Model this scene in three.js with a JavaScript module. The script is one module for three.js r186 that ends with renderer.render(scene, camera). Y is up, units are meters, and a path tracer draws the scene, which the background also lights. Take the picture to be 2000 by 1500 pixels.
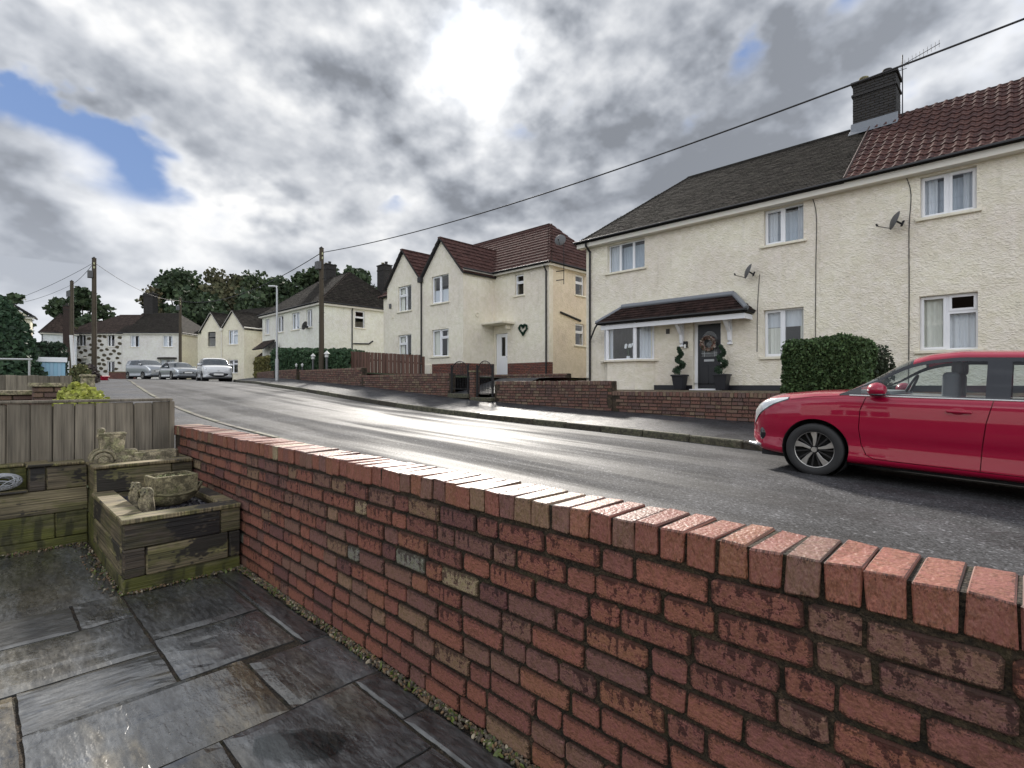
import * as THREE from 'three';
import { mergeGeometries, mergeVertices } from 'three/addons/utils/BufferGeometryUtils.js';
import { RoundedBoxGeometry } from 'three/addons/geometries/RoundedBoxGeometry.js';
import { ImprovedNoise } from 'three/addons/math/ImprovedNoise.js';
import { Brush, Evaluator, SUBTRACTION } from 'three-bvh-csg';

// ---------- camera, sky, sun, exposure ----------
// s runs along the road, t runs across it towards the houses opposite; world x = -s, z = -t
const W = (s, y, t) => new THREE.Vector3(-s, y, -t);
const scene = new THREE.Scene();
const EYE = 1.28;
const camera = new THREE.PerspectiveCamera(72.65, 4 / 3, 0.05, 3000);
camera.position.copy(W(0, EYE, 0));
camera.lookAt(W(0.6987, EYE, 0.7158));
const renderer = new THREE.WebGLRenderer({ antialias: true });
renderer.toneMapping = THREE.LinearToneMapping;
renderer.toneMappingExposure = 1.95;
renderer.shadowMap.enabled = true;
const SUN = W(0.7548, 0.637, 0.661).normalize();
const sun = new THREE.DirectionalLight(new THREE.Color(1.0, 0.94, 0.86), 3.6);
sun.position.copy(SUN).multiplyScalar(120);
sun.castShadow = true;
sun.shadow.radius = 13;
sun.shadow.mapSize.set(4096, 4096);
Object.assign(sun.shadow.camera, { left: -70, right: 70, top: 60, bottom: -60, near: 1, far: 300 });
scene.add(sun, sun.target);
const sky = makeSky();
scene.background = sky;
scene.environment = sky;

// ---------- random numbers and noise ----------
function rng(seed) { let a = seed >>> 0; return () => { a = (a + 0x6D2B79F5) | 0; let t = Math.imul(a ^ (a >>> 15), 1 | a); t = (t + Math.imul(t ^ (t >>> 7), 61 | t)) ^ t; return ((t ^ (t >>> 14)) >>> 0) / 4294967296; }; }
function hash(x, y, z) { let h = Math.imul(x, 374761393) + Math.imul(y, 668265263) + Math.imul(z, 2147483647 ^ 0x5bd1e995); h = Math.imul(h ^ (h >>> 13), 1274126177); return ((h ^ (h >>> 16)) >>> 0) / 4294967296; }
function vnoise(x, y, px, py, seed) {           // value noise that repeats every px, py cells
  const xi = Math.floor(x), yi = Math.floor(y); let fx = x - xi, fy = y - yi;
  fx = fx * fx * fx * (fx * (fx * 6 - 15) + 10); fy = fy * fy * fy * (fy * (fy * 6 - 15) + 10);
  const x0 = ((xi % px) + px) % px, x1 = (x0 + 1) % px, y0 = ((yi % py) + py) % py, y1 = (y0 + 1) % py;
  const a = hash(x0, y0, seed), b = hash(x1, y0, seed), c = hash(x0, y1, seed), d = hash(x1, y1, seed);
  return a + (b - a) * fx + (c - a) * fy + (a - b - c + d) * fx * fy;
}
function fbm(u, v, f, oct, seed, ax = 1, ay = 1) {   // u, v in 0..1, tileable, about 0..1
  let s = 0, w = 0.5, n = 0, px = Math.max(1, Math.round(f * ax)), py = Math.max(1, Math.round(f * ay));
  for (let i = 0; i < oct; i++) { s += w * vnoise(u * px, v * py, px, py, seed + i * 17); n += w; w *= 0.5; px *= 2; py *= 2; }
  return s / n;
}
function n3(x, y, z, seed) {
  const xi = Math.floor(x), yi = Math.floor(y), zi = Math.floor(z); let fx = x - xi, fy = y - yi, fz = z - zi;
  fx = fx * fx * (3 - 2 * fx); fy = fy * fy * (3 - 2 * fy); fz = fz * fz * (3 - 2 * fz);
  const h = (i, j, k) => hash(xi + i, yi + j, (zi + k) * 131 + seed), m = (a, b, f) => a + (b - a) * f;
  return m(m(m(h(0, 0, 0), h(1, 0, 0), fx), m(h(0, 1, 0), h(1, 1, 0), fx), fy), m(m(h(0, 0, 1), h(1, 0, 1), fx), m(h(0, 1, 1), h(1, 1, 1), fx), fy), fz);
}
function fbm3(x, y, z, oct, seed) { let s = 0, w = 0.5, n = 0; for (let i = 0; i < oct; i++) { s += w * n3(x, y, z, seed + i * 29); n += w; w *= 0.5; x *= 2.03; y *= 2.03; z *= 2.03; } return s / n; }
function clamp(x, a = 0, b = 1) { return Math.min(b, Math.max(a, x)); }
function sstep(a, b, x) { const t = clamp((x - a) / (b - a)); return t * t * (3 - 2 * t); }
function mix(a, b, t) { return a + (b - a) * t; }
function lerp3(a, b, t) { return [mix(a[0], b[0], t), mix(a[1], b[1], t), mix(a[2], b[2], t)]; }

// ---------- the sky: broken cloud lit from behind, the sun veiled ----------
function makeSky() {
  const w = 4096, h = 2048, data = new Float32Array(w * h * 4), fs = 0.6987, ft = 0.7158;
  // gaps of blue and heavier banks of cloud: azimuth from the first heading (right is positive), elevation, width, height (degrees), tilt, weight
  const gaps = [[-40, 20.6, 6.5, 1.9, -0.1, 1.0], [-36.5, 17.3, 2.8, 3.4, -0.5, 0.85], [-48, 22.3, 5, 1.6, -0.2, 0.6], [25.5, 29.5, 4, 2.2, 0.5, 0.5], [33, 31, 5, 2, 0.3, 0.36], [20, 25, 2.5, 2, 0.6, 0.4], [1.5, 26, 3.2, 1.2, 0.1, 0.45], [-14, 17.5, 2, 1, 0, 0.4], [70, 40, 12, 6, 0.2, 0.6], [-100, 42, 14, 6, 0.3, 0.6], [150, 38, 15, 7, 0, 0.6], [-170, 60, 14, 8, 0, 0.5]];
  const banks = [[-27, 18.5, 9, 3.6, -0.2, 0.75], [-44, 9, 15, 6, -0.15, 0.55], [-22, 9.5, 9, 5, 0, 0.3], [4, 38, 5, 4, 0.4, 0.7], [13, 33, 8, 4, 0.3, 0.4], [20, 22, 9, 3, 0.4, 0.25], [-42, 33, 9, 3, -0.4, 0.25], [-20, 30, 5, 3.5, -0.4, 0.3], [-10, 14, 6, 3, 0.2, 0.3], [12, 17, 6, 3, 0.3, 0.35]];
  const plane = (dx, dy, dz) => { const q = Math.max(dy, 0) + 0.2, s = -dx, t = -dz; return [(s * 0.94 + t * 0.34) / q, (t * 0.94 - s * 0.34) / q]; };
  const out = [0, 0, 0];
  const dens = (X, Z, oct) => { const wx = fbm3(X * 1.5, Z * 1.5, 3.1, 3, 5) - 0.5, wz = fbm3(X * 1.5 + 9, Z * 1.5, 7.7, 3, 6) - 0.5; return fbm3(X * 2.0 + wx * 1.3, Z * 2.7 + wz * 1.3, 0.5, oct, 11); };
  const at = (az, eld, dx, dy, dz, fine) => {
    const el = eld * Math.PI / 180, ca = clamp(dx * SUN.x + dy * SUN.y + dz * SUN.z, -1, 1), ang = Math.acos(ca) * 180 / Math.PI;
    const [X, Z] = plane(dx, dy, dz);
    const oc = fine ? 6 : 3, puff = (x, y, z) => fbm3(x * 4.2 + 20, y * 7.5 + 20, z * 4.2 + 20, oc + 1, 91), sh = 0.02, p1 = puff(dx, dy, dz), p2 = puff(dx + (SUN.x - dx) * sh, dy + (SUN.y - dy) * sh, dz + (SUN.z - dz) * sh);
    const a = mix(dens(X, Z, fine ? 6 : 3), p1, 0.42), b = fbm3(dx * 24 + 40, dy * 34 + 40, dz * 24 + 40, fine ? 5 : 2, 23), c = fbm3(X * 0.9, Z * 1.2, 8.2, 3, 37);
    let gap = 0, bank = 0; const jit = (b - 0.5) * 8 + (c - 0.5) * 8, jit2 = (a - 0.5) * 26;
    for (const [ga, ge, gw, gh, gt, gv] of gaps) { let da = az - ga; if (da > 180) da -= 360; if (da < -180) da += 360; if (Math.abs(da) > 45) continue; da = da * Math.cos(el) + jit2 * 0.55; const de = eld - ge + jit * 0.45, u = da + de * gt, v = de - da * gt; gap += gv * Math.exp(-((u / gw) ** 2 + (v / gh) ** 2)); }
    for (const [ga, ge, gw, gh, gt, gv] of banks) { const da = (az - ga) * Math.cos(el) + jit2 * 0.6, de = eld - ge + jit * 0.6, u = da + de * gt, v = de - da * gt; bank += gv * Math.exp(-((u / gw) ** 2 + (v / gh) ** 2)); }
    let cover = sstep(0.2, 0.52, a * 0.62 + b * 0.45 + 0.07 - gap * 0.5 + bank * 0.3); cover = Math.max(cover, 1 - sstep(5, 13, eld));
    const low = 1 - sstep(2, 17, eld + jit * 0.25), relief = clamp((p1 - p2) * 8, -1, 1) * (1 - 0.8 * low);
    let thick = clamp((c - 0.45) * 0.9 + (a - 0.48) * 3.2 + (b - 0.5) * 0.95 + bank * 0.55 - gap * 0.3 + 0.44 - relief * 0.3);
    thick = mix(thick, clamp(0.52 + (c - 0.5) * 0.7 + (a - 0.5) * 0.6 + (b - 0.5) * 0.2, 0.2, 0.66), 0.95 * low);
    const thin = 1 - thick, g1 = Math.exp(-((ang / 2.8) ** 2)), g2 = Math.exp(-ang / 5), g3 = Math.exp(-ang / 18);
    const frontLit = 0.5 - 0.5 * ca;                         // away from the sun clouds show their lit side, raised to brighten house fronts
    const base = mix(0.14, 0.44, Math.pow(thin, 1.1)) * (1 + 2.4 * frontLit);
    const L = base + g3 * 0.1 * Math.pow(thin, 1.1) + g2 * 0.32 * (0.15 + thin) + g1 * 0.9 * (0.4 + 0.6 * thin);
    const tint = lerp3([1.0, 1.002, 1.0], [0.9, 0.97, 1.1], clamp(thick * 1.15)), blue = lerp3([0.06, 0.11, 0.25], [0.14, 0.205, 0.34], clamp(1 - (eld - 4) / 45)), warm = g2 * 0.6;
    const col = [L * tint[0] * (1 + warm * 0.05), L * tint[1], L * tint[2] * (1 - warm * 0.1)];
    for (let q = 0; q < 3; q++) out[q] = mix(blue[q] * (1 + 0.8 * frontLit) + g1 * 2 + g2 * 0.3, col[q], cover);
  };
  const one = (i, j, fine) => {
    const eld = (j + 0.5) / h * 180 - 90, el = eld * Math.PI / 180, ph = ((i + 0.5) / w - 0.5) * 2 * Math.PI, dx = Math.cos(el) * Math.cos(ph), dy = Math.sin(el), dz = Math.cos(el) * Math.sin(ph), az = Math.atan2(dx * ft - dz * fs, -dx * fs - dz * ft) * 180 / Math.PI;
    if (fine === null) return Math.abs(az) < 64 && eld < 50; at(az, eld, dx, dy, dz, fine);
  };
  for (let j = 0; j < h; j += 4) for (let i = 0; i < w; i += 4) {
    const eld = (j + 2) / h * 180 - 90;
    if (eld < -3) { for (let y = j; y < j + 4; y++) for (let x = i; x < i + 4; x++) { const k = (y * w + x) * 4; data[k] = 0.12; data[k + 1] = 0.12; data[k + 2] = 0.11; data[k + 3] = 1; } continue; }
    const fine = one(i + 2, j + 2, null); if (!fine) one(i + 2, j + 2, false);
    for (let y = j; y < j + 4; y++) for (let x = i; x < i + 4; x++) { if (fine) one(x, y, true); const k = (y * w + x) * 4; data[k] = out[0]; data[k + 1] = out[1]; data[k + 2] = out[2]; data[k + 3] = 1; }
  }
  const tex = new THREE.DataTexture(data, w, h, THREE.RGBAFormat, THREE.FloatType);
  tex.mapping = THREE.EquirectangularReflectionMapping; tex.magFilter = tex.minFilter = THREE.LinearFilter; tex.wrapS = THREE.RepeatWrapping; tex.colorSpace = THREE.LinearSRGBColorSpace; tex.needsUpdate = true;
  return tex;
}

// ---------- textures: what surfaces are made of ----------
function tex(n, metres, fn, srgb = false, m = n) {
  const d = new Uint8Array(n * m * 4);
  for (let j = 0; j < m; j++) for (let i = 0; i < n; i++) {
    const r = fn((i + 0.5) / n, (j + 0.5) / m), k = (j * n + i) * 4;
    if (typeof r === 'number') { d[k] = d[k + 1] = d[k + 2] = clamp(r) * 255; } else { d[k] = clamp(r[0]) * 255; d[k + 1] = clamp(r[1]) * 255; d[k + 2] = clamp(r[2]) * 255; }
    d[k + 3] = 255;
  }
  const t = new THREE.DataTexture(d, n, m, THREE.RGBAFormat);
  t.wrapS = t.wrapT = THREE.RepeatWrapping; t.magFilter = THREE.LinearFilter; t.minFilter = THREE.LinearMipmapLinearFilter; t.generateMipmaps = true;
  if (srgb) t.colorSpace = THREE.SRGBColorSpace;
  if (metres) Array.isArray(metres) ? t.repeat.set(1 / metres[0], 1 / metres[1]) : t.repeat.set(1 / metres, 1 / metres);
  t.needsUpdate = true;
  return t;
}
const lin = (r, g, b) => new THREE.Color().setRGB(r, g, b);
const std = (o) => new THREE.MeshStandardMaterial({ roughness: 0.8, ...o });
const phys = (o) => new THREE.MeshPhysicalMaterial({ roughness: 0.5, ...o });

// ---------- objects ----------
const taken = new Map();
function numbered(name) { const k = taken.get(name) || 0; taken.set(name, k + 1); return k ? `${name}_${String(k).padStart(3, '0')}` : name; }
function tag(o, label, category, group) { o.userData.label = label; o.userData.category = category; if (group) o.userData.group = group; return o; }
function thing(name, label, category, pos, turn = 0, group) {
  const o = new THREE.Group(); o.name = numbered(name); scene.add(o);
  if (pos) o.position.copy(pos); o.rotation.y = turn;
  return tag(o, label, category, group);
}
function part(name, g, m, parent) {
  const o = new THREE.Mesh(Array.isArray(g) ? join(g) : g, m);
  o.castShadow = o.receiveShadow = true;
  o.name = parent ? name : numbered(name);
  (parent || scene).add(o);
  return o;
}
function struct(name, g, m) { const o = part(name, g, m); o.userData.kind = 'structure'; return o; }
function structGroup(name) { const o = new THREE.Group(); o.name = numbered(name); scene.add(o); o.userData.kind = 'structure'; return o; }
function copyOf(o, label, group) { const c = o.clone(); c.userData = { ...o.userData }; c.name = numbered(o.name.replace(/_\d{3}$/, '')); if (label) c.userData.label = label; if (group) c.userData.group = group; scene.add(c); return c; }

// ---------- geometry helpers ----------
function flat(g) { const r = g.index ? g.toNonIndexed() : g; for (const k of Object.keys(r.attributes)) if (!['position', 'normal', 'uv', 'color'].includes(k)) r.deleteAttribute(k); r.morphAttributes = {}; return r; }
function join(gs) { gs = gs.flat().map(flat); const col = gs.every(g => g.attributes.color); if (!col) gs.forEach(g => g.deleteAttribute('color')); gs.forEach(g => { if (!g.attributes.uv) metres(g); }); return gs.length === 1 ? gs[0] : mergeGeometries(gs); }
function metres(g) {                                // texture coordinates in metres, across the face's main direction
  g = flat(g); const p = g.attributes.position, n = g.attributes.normal, uv = new Float32Array(p.count * 2);
  for (let i = 0; i < p.count; i += 3) {
    let nx = 0, ny = 0, nz = 0; for (let k = 0; k < 3; k++) { nx += n.getX(i + k); ny += n.getY(i + k); nz += n.getZ(i + k); }
    nx = Math.abs(nx); ny = Math.abs(ny); nz = Math.abs(nz);
    for (let k = 0; k < 3; k++) { const x = p.getX(i + k), y = p.getY(i + k), z = p.getZ(i + k), q = (i + k) * 2; if (nz >= nx && nz >= ny) { uv[q] = x; uv[q + 1] = y; } else if (nx >= ny) { uv[q] = z; uv[q + 1] = y; } else { uv[q] = x; uv[q + 1] = z; } }
  }
  g.setAttribute('uv', new THREE.BufferAttribute(uv, 2)); return g;
}
function shiftUV(g, a, b) { const u = g.attributes.uv; for (let i = 0; i < u.count; i++) u.setXY(i, u.getX(i) + a, u.getY(i) + b); return g; }
function box(x0, x1, y0, y1, z0, z1) { const g = new THREE.BoxGeometry(x1 - x0, y1 - y0, z1 - z0); g.translate((x0 + x1) / 2, (y0 + y1) / 2, (z0 + z1) / 2); return metres(g); }
function cham(w, h, d, b, r = null, j = 0) {       // box about the origin with chamfered edges, corners a little uneven
  const hx = w / 2, hy = h / 2, hz = d / 2, J = () => r ? (r() - 0.5) * j : 0, off = [];
  for (let i = 0; i < 8; i++) off.push([J(), J(), J()]);
  const V = (sx, sy, sz, ax) => { const i = (sx > 0 ? 1 : 0) + (sy > 0 ? 2 : 0) + (sz > 0 ? 4 : 0), o = off[i]; return [sx * (hx - (ax === 0 ? 0 : b)) + o[0], sy * (hy - (ax === 1 ? 0 : b)) + o[1], sz * (hz - (ax === 2 ? 0 : b)) + o[2]]; };
  const m = new MB();
  const S = [-1, 1];
  for (const s of S) { m.face([V(s, -1, -1, 0), V(s, 1, -1, 0), V(s, 1, 1, 0), V(s, -1, 1, 0)], [s, 0, 0]); m.face([V(-1, s, -1, 1), V(1, s, -1, 1), V(1, s, 1, 1), V(-1, s, 1, 1)], [0, s, 0]); m.face([V(-1, -1, s, 2), V(1, -1, s, 2), V(1, 1, s, 2), V(-1, 1, s, 2)], [0, 0, s]); }
  for (const s of S) for (const q of S) {
    m.face([V(s, q, -1, 0), V(s, q, 1, 0), V(s, q, 1, 1), V(s, q, -1, 1)], [s, q, 0]); m.face([V(s, -1, q, 0), V(s, 1, q, 0), V(s, 1, q, 2), V(s, -1, q, 2)], [s, 0, q]); m.face([V(-1, s, q, 1), V(1, s, q, 1), V(1, s, q, 2), V(-1, s, q, 2)], [0, s, q]);
    for (const z of S) m.face([V(s, q, z, 0), V(s, q, z, 1), V(s, q, z, 2)], [s, q, z]);
  }
  return metres(m.geometry());
}
function chamBox(x0, x1, y0, y1, z0, z1, b = 0.006, r = null, j = 0) { const g = cham(x1 - x0, y1 - y0, z1 - z0, b, r, j); g.translate((x0 + x1) / 2, (y0 + y1) / 2, (z0 + z1) / 2); return metres(g); }
class MB {                                          // collects faces, with a colour and texture coordinates if given
  constructor() { this.p = []; this.n = []; this.c = []; this.u = []; this.hasC = false; this.hasU = false; }
  tri(a, b, c, col, uv) {
    const ux = b[0] - a[0], uy = b[1] - a[1], uz = b[2] - a[2], vx = c[0] - a[0], vy = c[1] - a[1], vz = c[2] - a[2];
    let nx = uy * vz - uz * vy, ny = uz * vx - ux * vz, nz = ux * vy - uy * vx; const l = Math.hypot(nx, ny, nz) || 1; nx /= l; ny /= l; nz /= l;
    this.p.push(...a, ...b, ...c); for (let i = 0; i < 3; i++) this.n.push(nx, ny, nz);
    if (col) { this.hasC = true; for (let i = 0; i < 3; i++) this.c.push(...col); }
    if (uv) { this.hasU = true; this.u.push(...uv[0], ...uv[1], ...uv[2]); }
  }
  quad(a, b, c, d, col, uv) { this.tri(a, b, c, col, uv && [uv[0], uv[1], uv[2]]); this.tri(a, c, d, col, uv && [uv[0], uv[2], uv[3]]); }
  face(v, out, col) {                               // convex face, wound so that it looks towards out
    const [a, b, c] = v, ux = b[0] - a[0], uy = b[1] - a[1], uz = b[2] - a[2], vx = c[0] - a[0], vy = c[1] - a[1], vz = c[2] - a[2];
    const dot = (uy * vz - uz * vy) * out[0] + (uz * vx - ux * vz) * out[1] + (ux * vy - uy * vx) * out[2];
    const w = dot < 0 ? v.slice().reverse() : v; for (let i = 1; i + 1 < w.length; i++) this.tri(w[0], w[i], w[i + 1], col);
  }
  geometry() {
    const g = new THREE.BufferGeometry(); g.setAttribute('position', new THREE.Float32BufferAttribute(this.p, 3)); g.setAttribute('normal', new THREE.Float32BufferAttribute(this.n, 3));
    if (this.hasC) g.setAttribute('color', new THREE.Float32BufferAttribute(this.c, 3));
    if (this.hasU) g.setAttribute('uv', new THREE.Float32BufferAttribute(this.u, 2)); else metres(g);
    return g;
  }
}
function tube(pts, r, seg = 24, rad = 6, closed = false) { return flat(new THREE.TubeGeometry(new THREE.CatmullRomCurve3(pts.map(p => p.isVector3 ? p : new THREE.Vector3(...p)), closed), seg, r, rad, closed)); }
function rod(a, b, r0, r1 = r0, n = 10) { const A = a.isVector3 ? a : new THREE.Vector3(...a), B = b.isVector3 ? b : new THREE.Vector3(...b), d = B.clone().sub(A), g = new THREE.CylinderGeometry(r1, r0, d.length(), n); g.translate(0, d.length() / 2, 0); g.applyQuaternion(new THREE.Quaternion().setFromUnitVectors(new THREE.Vector3(0, 1, 0), d.normalize())); g.translate(A.x, A.y, A.z); return flat(g); }
function shapeOf(pts, holes = []) { const s = new THREE.Shape(pts.map(p => new THREE.Vector2(...p))); for (const h of holes) s.holes.push(new THREE.Path(h.map(p => new THREE.Vector2(...p)))); return s; }
function slab(pts, depth, holes = [], bevel = 0) { const g = new THREE.ExtrudeGeometry(shapeOf(pts, holes), { depth: depth - 2 * bevel, bevelEnabled: bevel > 0, bevelSize: bevel, bevelThickness: bevel, bevelSegments: 1, bevelOffset: -bevel, curveSegments: 12 }); g.translate(0, 0, -depth + bevel); return metres(g); }  // front face at z = 0, goes back to -depth
const rect = (x0, x1, y0, y1) => [[x0, y0], [x1, y0], [x1, y1], [x0, y1]];
function sphere(r, x, y, z, sx = 1, sy = 1, sz = 1, a = 16, b = 12) { const g = new THREE.SphereGeometry(r, a, b); g.scale(sx, sy, sz); g.translate(x, y, z); return flat(g); }
function rough(g, amp, freq, seed) {                // push a shape's surface in and out a little
  g = mergeVertices(g.deleteAttribute('uv') && g, 1e-4); g.computeVertexNormals(); const p = g.attributes.position, n = g.attributes.normal;
  for (let i = 0; i < p.count; i++) { const d = (fbm3(p.getX(i) * freq + 50, p.getY(i) * freq + 50, p.getZ(i) * freq + 50, 3, seed) - 0.5) * 2 * amp; p.setXYZ(i, p.getX(i) + n.getX(i) * d, p.getY(i) + n.getY(i) * d, p.getZ(i) + n.getZ(i) * d); }
  g.computeVertexNormals(); return metres(g);
}
// ---------- materials ----------
const grainBump = (n, m, f, oct, seed, ax, ay) => tex(n, m, (u, v) => fbm(u, v, f, oct, seed, ax, ay));
const T = {};
T.castBump = tex(1024, 1.6, (u, v) => { const a = fbm(u, v, 26, 3, 3, 0.8, 1.25), b = fbm(u, v, 60, 2, 8), c = fbm(u, v, 7, 2, 12); return clamp(0.5 + (Math.abs(a - 0.5) * 2.6 - 0.35) + (b - 0.5) * 0.55 + (c - 0.5) * 0.3); });
T.castCol = tex(512, 4.7, (u, v) => { const a = fbm(u, v, 5, 5, 21), b = fbm(u, v, 40, 3, 22), st = fbm(u, v, 14, 3, 25, 2.2, 0.35); const q = 0.955 + (a - 0.5) * 0.07 + (b - 0.5) * 0.08 - Math.max(0, st - 0.66) * 0.14; return [q, q * (0.995 + (a - 0.5) * 0.02), q * (0.985 + (b - 0.5) * 0.05)]; }, true);
T.tarBump = tex(1024, 0.55, (u, v) => { const a = fbm(u, v, 90, 2, 31), b = fbm(u, v, 45, 2, 33); return clamp(0.2 + a * 0.6 + b * 0.3); });
T.tarCol = tex(1024, 3.1, (u, v) => { const a = fbm(u, v, 6, 5, 41), b = fbm(u, v, 256, 2, 42), c = fbm(u, v, 130, 1, 43); const k = 0.5 + (a - 0.5) * 0.35 + (b - 0.5) * 0.55 + (c > 0.86 ? 0.25 : 0); return [k, k * 1.0, k * 1.01]; }, true);
T.wood = tex(512, [0.35, 1.4], (u, v) => { const g = fbm(u, v, 30, 4, 51, 1.6, 0.08), h = fbm(u, v, 6, 4, 52, 1, 0.3), f = fbm(u, v, 90, 2, 53, 1.2, 0.12); const k = 0.68 + (g - 0.5) * 0.16 + (h - 0.5) * 0.42 + (f - 0.5) * 0.12; return [k, k * 0.985, k * 0.95]; }, true, 1024);
T.woodBump = tex(512, [0.35, 1.4], (u, v) => fbm(u, v, 30, 4, 51, 1.6, 0.08) * 0.7 + fbm(u, v, 90, 2, 53, 1.2, 0.12) * 0.3, false, 1024);
T.sleeper = tex(1024, [1.3, 0.65], (u, v) => {
  const g = fbm(u, v, 24, 4, 61, 0.12, 3), h = fbm(u, v, 5, 5, 62, 0.8, 1.6), al = sstep(0.44, 0.66, fbm(u, v, 6, 5, 63) * 0.75 + fbm(u, v, 40, 2, 64) * 0.25), bl = sstep(0.57, 0.63, fbm(u, v, 3, 5, 65) * 0.85 + fbm(u, v, 50, 2, 66) * 0.15), f = fbm(u, v, 70, 2, 67, 0.15, 3);
  const k = 0.56 + (g - 0.5) * 0.42 + (h - 0.5) * 0.3 + (f - 0.5) * 0.22;
  let c = [k, k * 0.95, k * 0.84]; c = lerp3(c, [k * 0.80, k * 0.82, k * 0.56], al * 0.7); return lerp3(c, [0.16, 0.15, 0.17], bl * 0.8);
}, true, 512);
T.algae = tex(1024, [1.1, 0.65], (u, v) => {
  const g = fbm(u, v, 24, 4, 71, 0.12, 3), h = fbm(u, v, 5, 5, 72), al = sstep(0.34, 0.62, fbm(u, v, 5, 5, 73, 1.4, 0.8) * 0.7 + fbm(u, v, 45, 2, 74) * 0.3), st = sstep(0.55, 0.72, fbm(u, v, 12, 4, 75, 1.6, 0.25));
  const k = 0.55 + (g - 0.5) * 0.3 + (h - 0.5) * 0.35;
  let c = [k * 0.92, k * 0.9, k * 0.72]; c = lerp3(c, [k * 0.76, k * 0.78, k * 0.44], al); return lerp3(c, [0.2, 0.2, 0.15], st * 0.6);
}, true, 512);
T.sleeperBump = tex(512, [1.3, 0.65], (u, v) => fbm(u, v, 24, 4, 61, 0.12, 3) * 0.6 + fbm(u, v, 70, 2, 67, 0.15, 3) * 0.4, false, 256);
T.stone = tex(512, 0.5, (u, v) => { const a = fbm(u, v, 8, 5, 81), b = fbm(u, v, 60, 2, 82), l = sstep(0.55, 0.68, fbm(u, v, 9, 4, 83)), d = sstep(0.56, 0.7, fbm(u, v, 12, 4, 84)); const k = 0.62 + (a - 0.5) * 0.6 + (b - 0.5) * 0.35; return lerp3(lerp3([k, k * 0.95, k * 0.84], [k * 0.8, k * 0.82, k * 0.62], l * 0.55), [0.3, 0.28, 0.24], d * 0.4); }, true);
T.stoneBump = grainBump(512, 0.5, 24, 4, 85);
T.mortar = tex(512, 0.6, (u, v) => { const a = fbm(u, v, 10, 5, 91), b = fbm(u, v, 90, 2, 92), g = sstep(0.58, 0.72, fbm(u, v, 7, 4, 93)); const k = 0.55 + (a - 0.5) * 0.6 + (b - 0.5) * 0.5; return lerp3([k, k * 0.93, k * 0.84], [k * 0.75, k * 0.8, k * 0.55], g * 0.6); }, true);
T.mortarBump = grainBump(512, 0.3, 60, 3, 94);
T.tile = tex(512, 0.9, (u, v) => { const a = fbm(u, v, 9, 5, 101), b = fbm(u, v, 90, 2, 102); const k = 0.72 + (a - 0.5) * 0.5 + (b - 0.5) * 0.4; return [k, k, k]; }, true);
T.tileBump = grainBump(256, 0.3, 30, 3, 103);
T.gravelBump = grainBump(512, 0.8, 60, 2, 104);
T.grass = tex(512, 2.2, (u, v) => { const a = fbm(u, v, 9, 5, 105), b = fbm(u, v, 120, 2, 106); const k = 0.55 + (a - 0.5) * 0.5 + (b - 0.5) * 0.7; return [k * 0.85, k, k * 0.5]; }, true);
// wet road: long patches where water stands, drier streaks between
T.roadWet = tex(1024, [5.2, 34], (u, v) => { const a = fbm(u, v, 5, 4, 111, 1.5, 0.7), b = fbm(u, v, 22, 4, 112, 1, 0.6), c = fbm(u, v, 8, 4, 113, 2, 0.5); const w = sstep(0.4, 0.64, a * 0.55 + b * 0.25 + c * 0.25); return mix(0.92, 0.56, w) + (b - 0.5) * 0.16; }, false, 1024);
T.paveWet = tex(512, 2.9, (u, v) => { const a = fbm(u, v, 4, 5, 114), b = fbm(u, v, 40, 3, 115); return 0.62 - sstep(0.45, 0.7, a) * 0.2 + (b - 0.5) * 0.2; });

const M = {};
const render = (r, g, b, bs = 0.022) => std({ color: lin(r, g, b), map: T.castCol, bumpMap: T.castBump, bumpScale: bs, roughness: 0.92 });
M.cream = render(0.88, 0.825, 0.71, 0.013); M.cream2 = render(0.86, 0.81, 0.70, 0.012); M.pale = render(0.82, 0.82, 0.75, 0.012); M.yellow = render(0.82, 0.775, 0.63, 0.012); M.white = render(0.80, 0.79, 0.76, 0.012); M.bluish = render(0.74, 0.78, 0.82, 0.012); M.sandy = render(0.80, 0.70, 0.56, 0.014);
M.smoothCream = std({ color: lin(0.82, 0.77, 0.66), roughness: 0.75, map: T.castCol });
M.upvc = std({ color: lin(0.80, 0.81, 0.84), roughness: 0.32 });
M.fascia = std({ color: lin(0.72, 0.69, 0.62), roughness: 0.5 });
M.black = std({ color: lin(0.014, 0.014, 0.016), roughness: 0.62 });
M.blackPaint = std({ color: lin(0.012, 0.013, 0.018), roughness: 0.45 });
M.blackIron = std({ color: lin(0.012, 0.011, 0.012), roughness: 0.5, metalness: 0.3 });
M.dark = std({ color: lin(0.02, 0.02, 0.022), roughness: 0.9 });
M.glass = phys({ color: lin(0.94, 0.97, 0.98), transmission: 1, thickness: 0, roughness: 0.02, ior: 1.52 });
M.room = std({ color: lin(0.22, 0.21, 0.2), roughness: 0.95, side: THREE.DoubleSide });
M.net = std({ color: lin(0.50, 0.55, 0.62), roughness: 0.95, side: THREE.DoubleSide });  // pale blue net cloth, the sky mirrored in the panes put into its colour
M.curtain = std({ color: lin(0.62, 0.64, 0.68), roughness: 0.95, side: THREE.DoubleSide });
M.blind = std({ color: lin(0.70, 0.69, 0.62), roughness: 0.95, side: THREE.DoubleSide });
M.tar = phys({ specularIntensity: 0.42, color: lin(0.19, 0.19, 0.197), map: T.tarCol, bumpMap: T.tarBump, bumpScale: 0.0035, roughness: 1, roughnessMap: T.roadWet });
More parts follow.
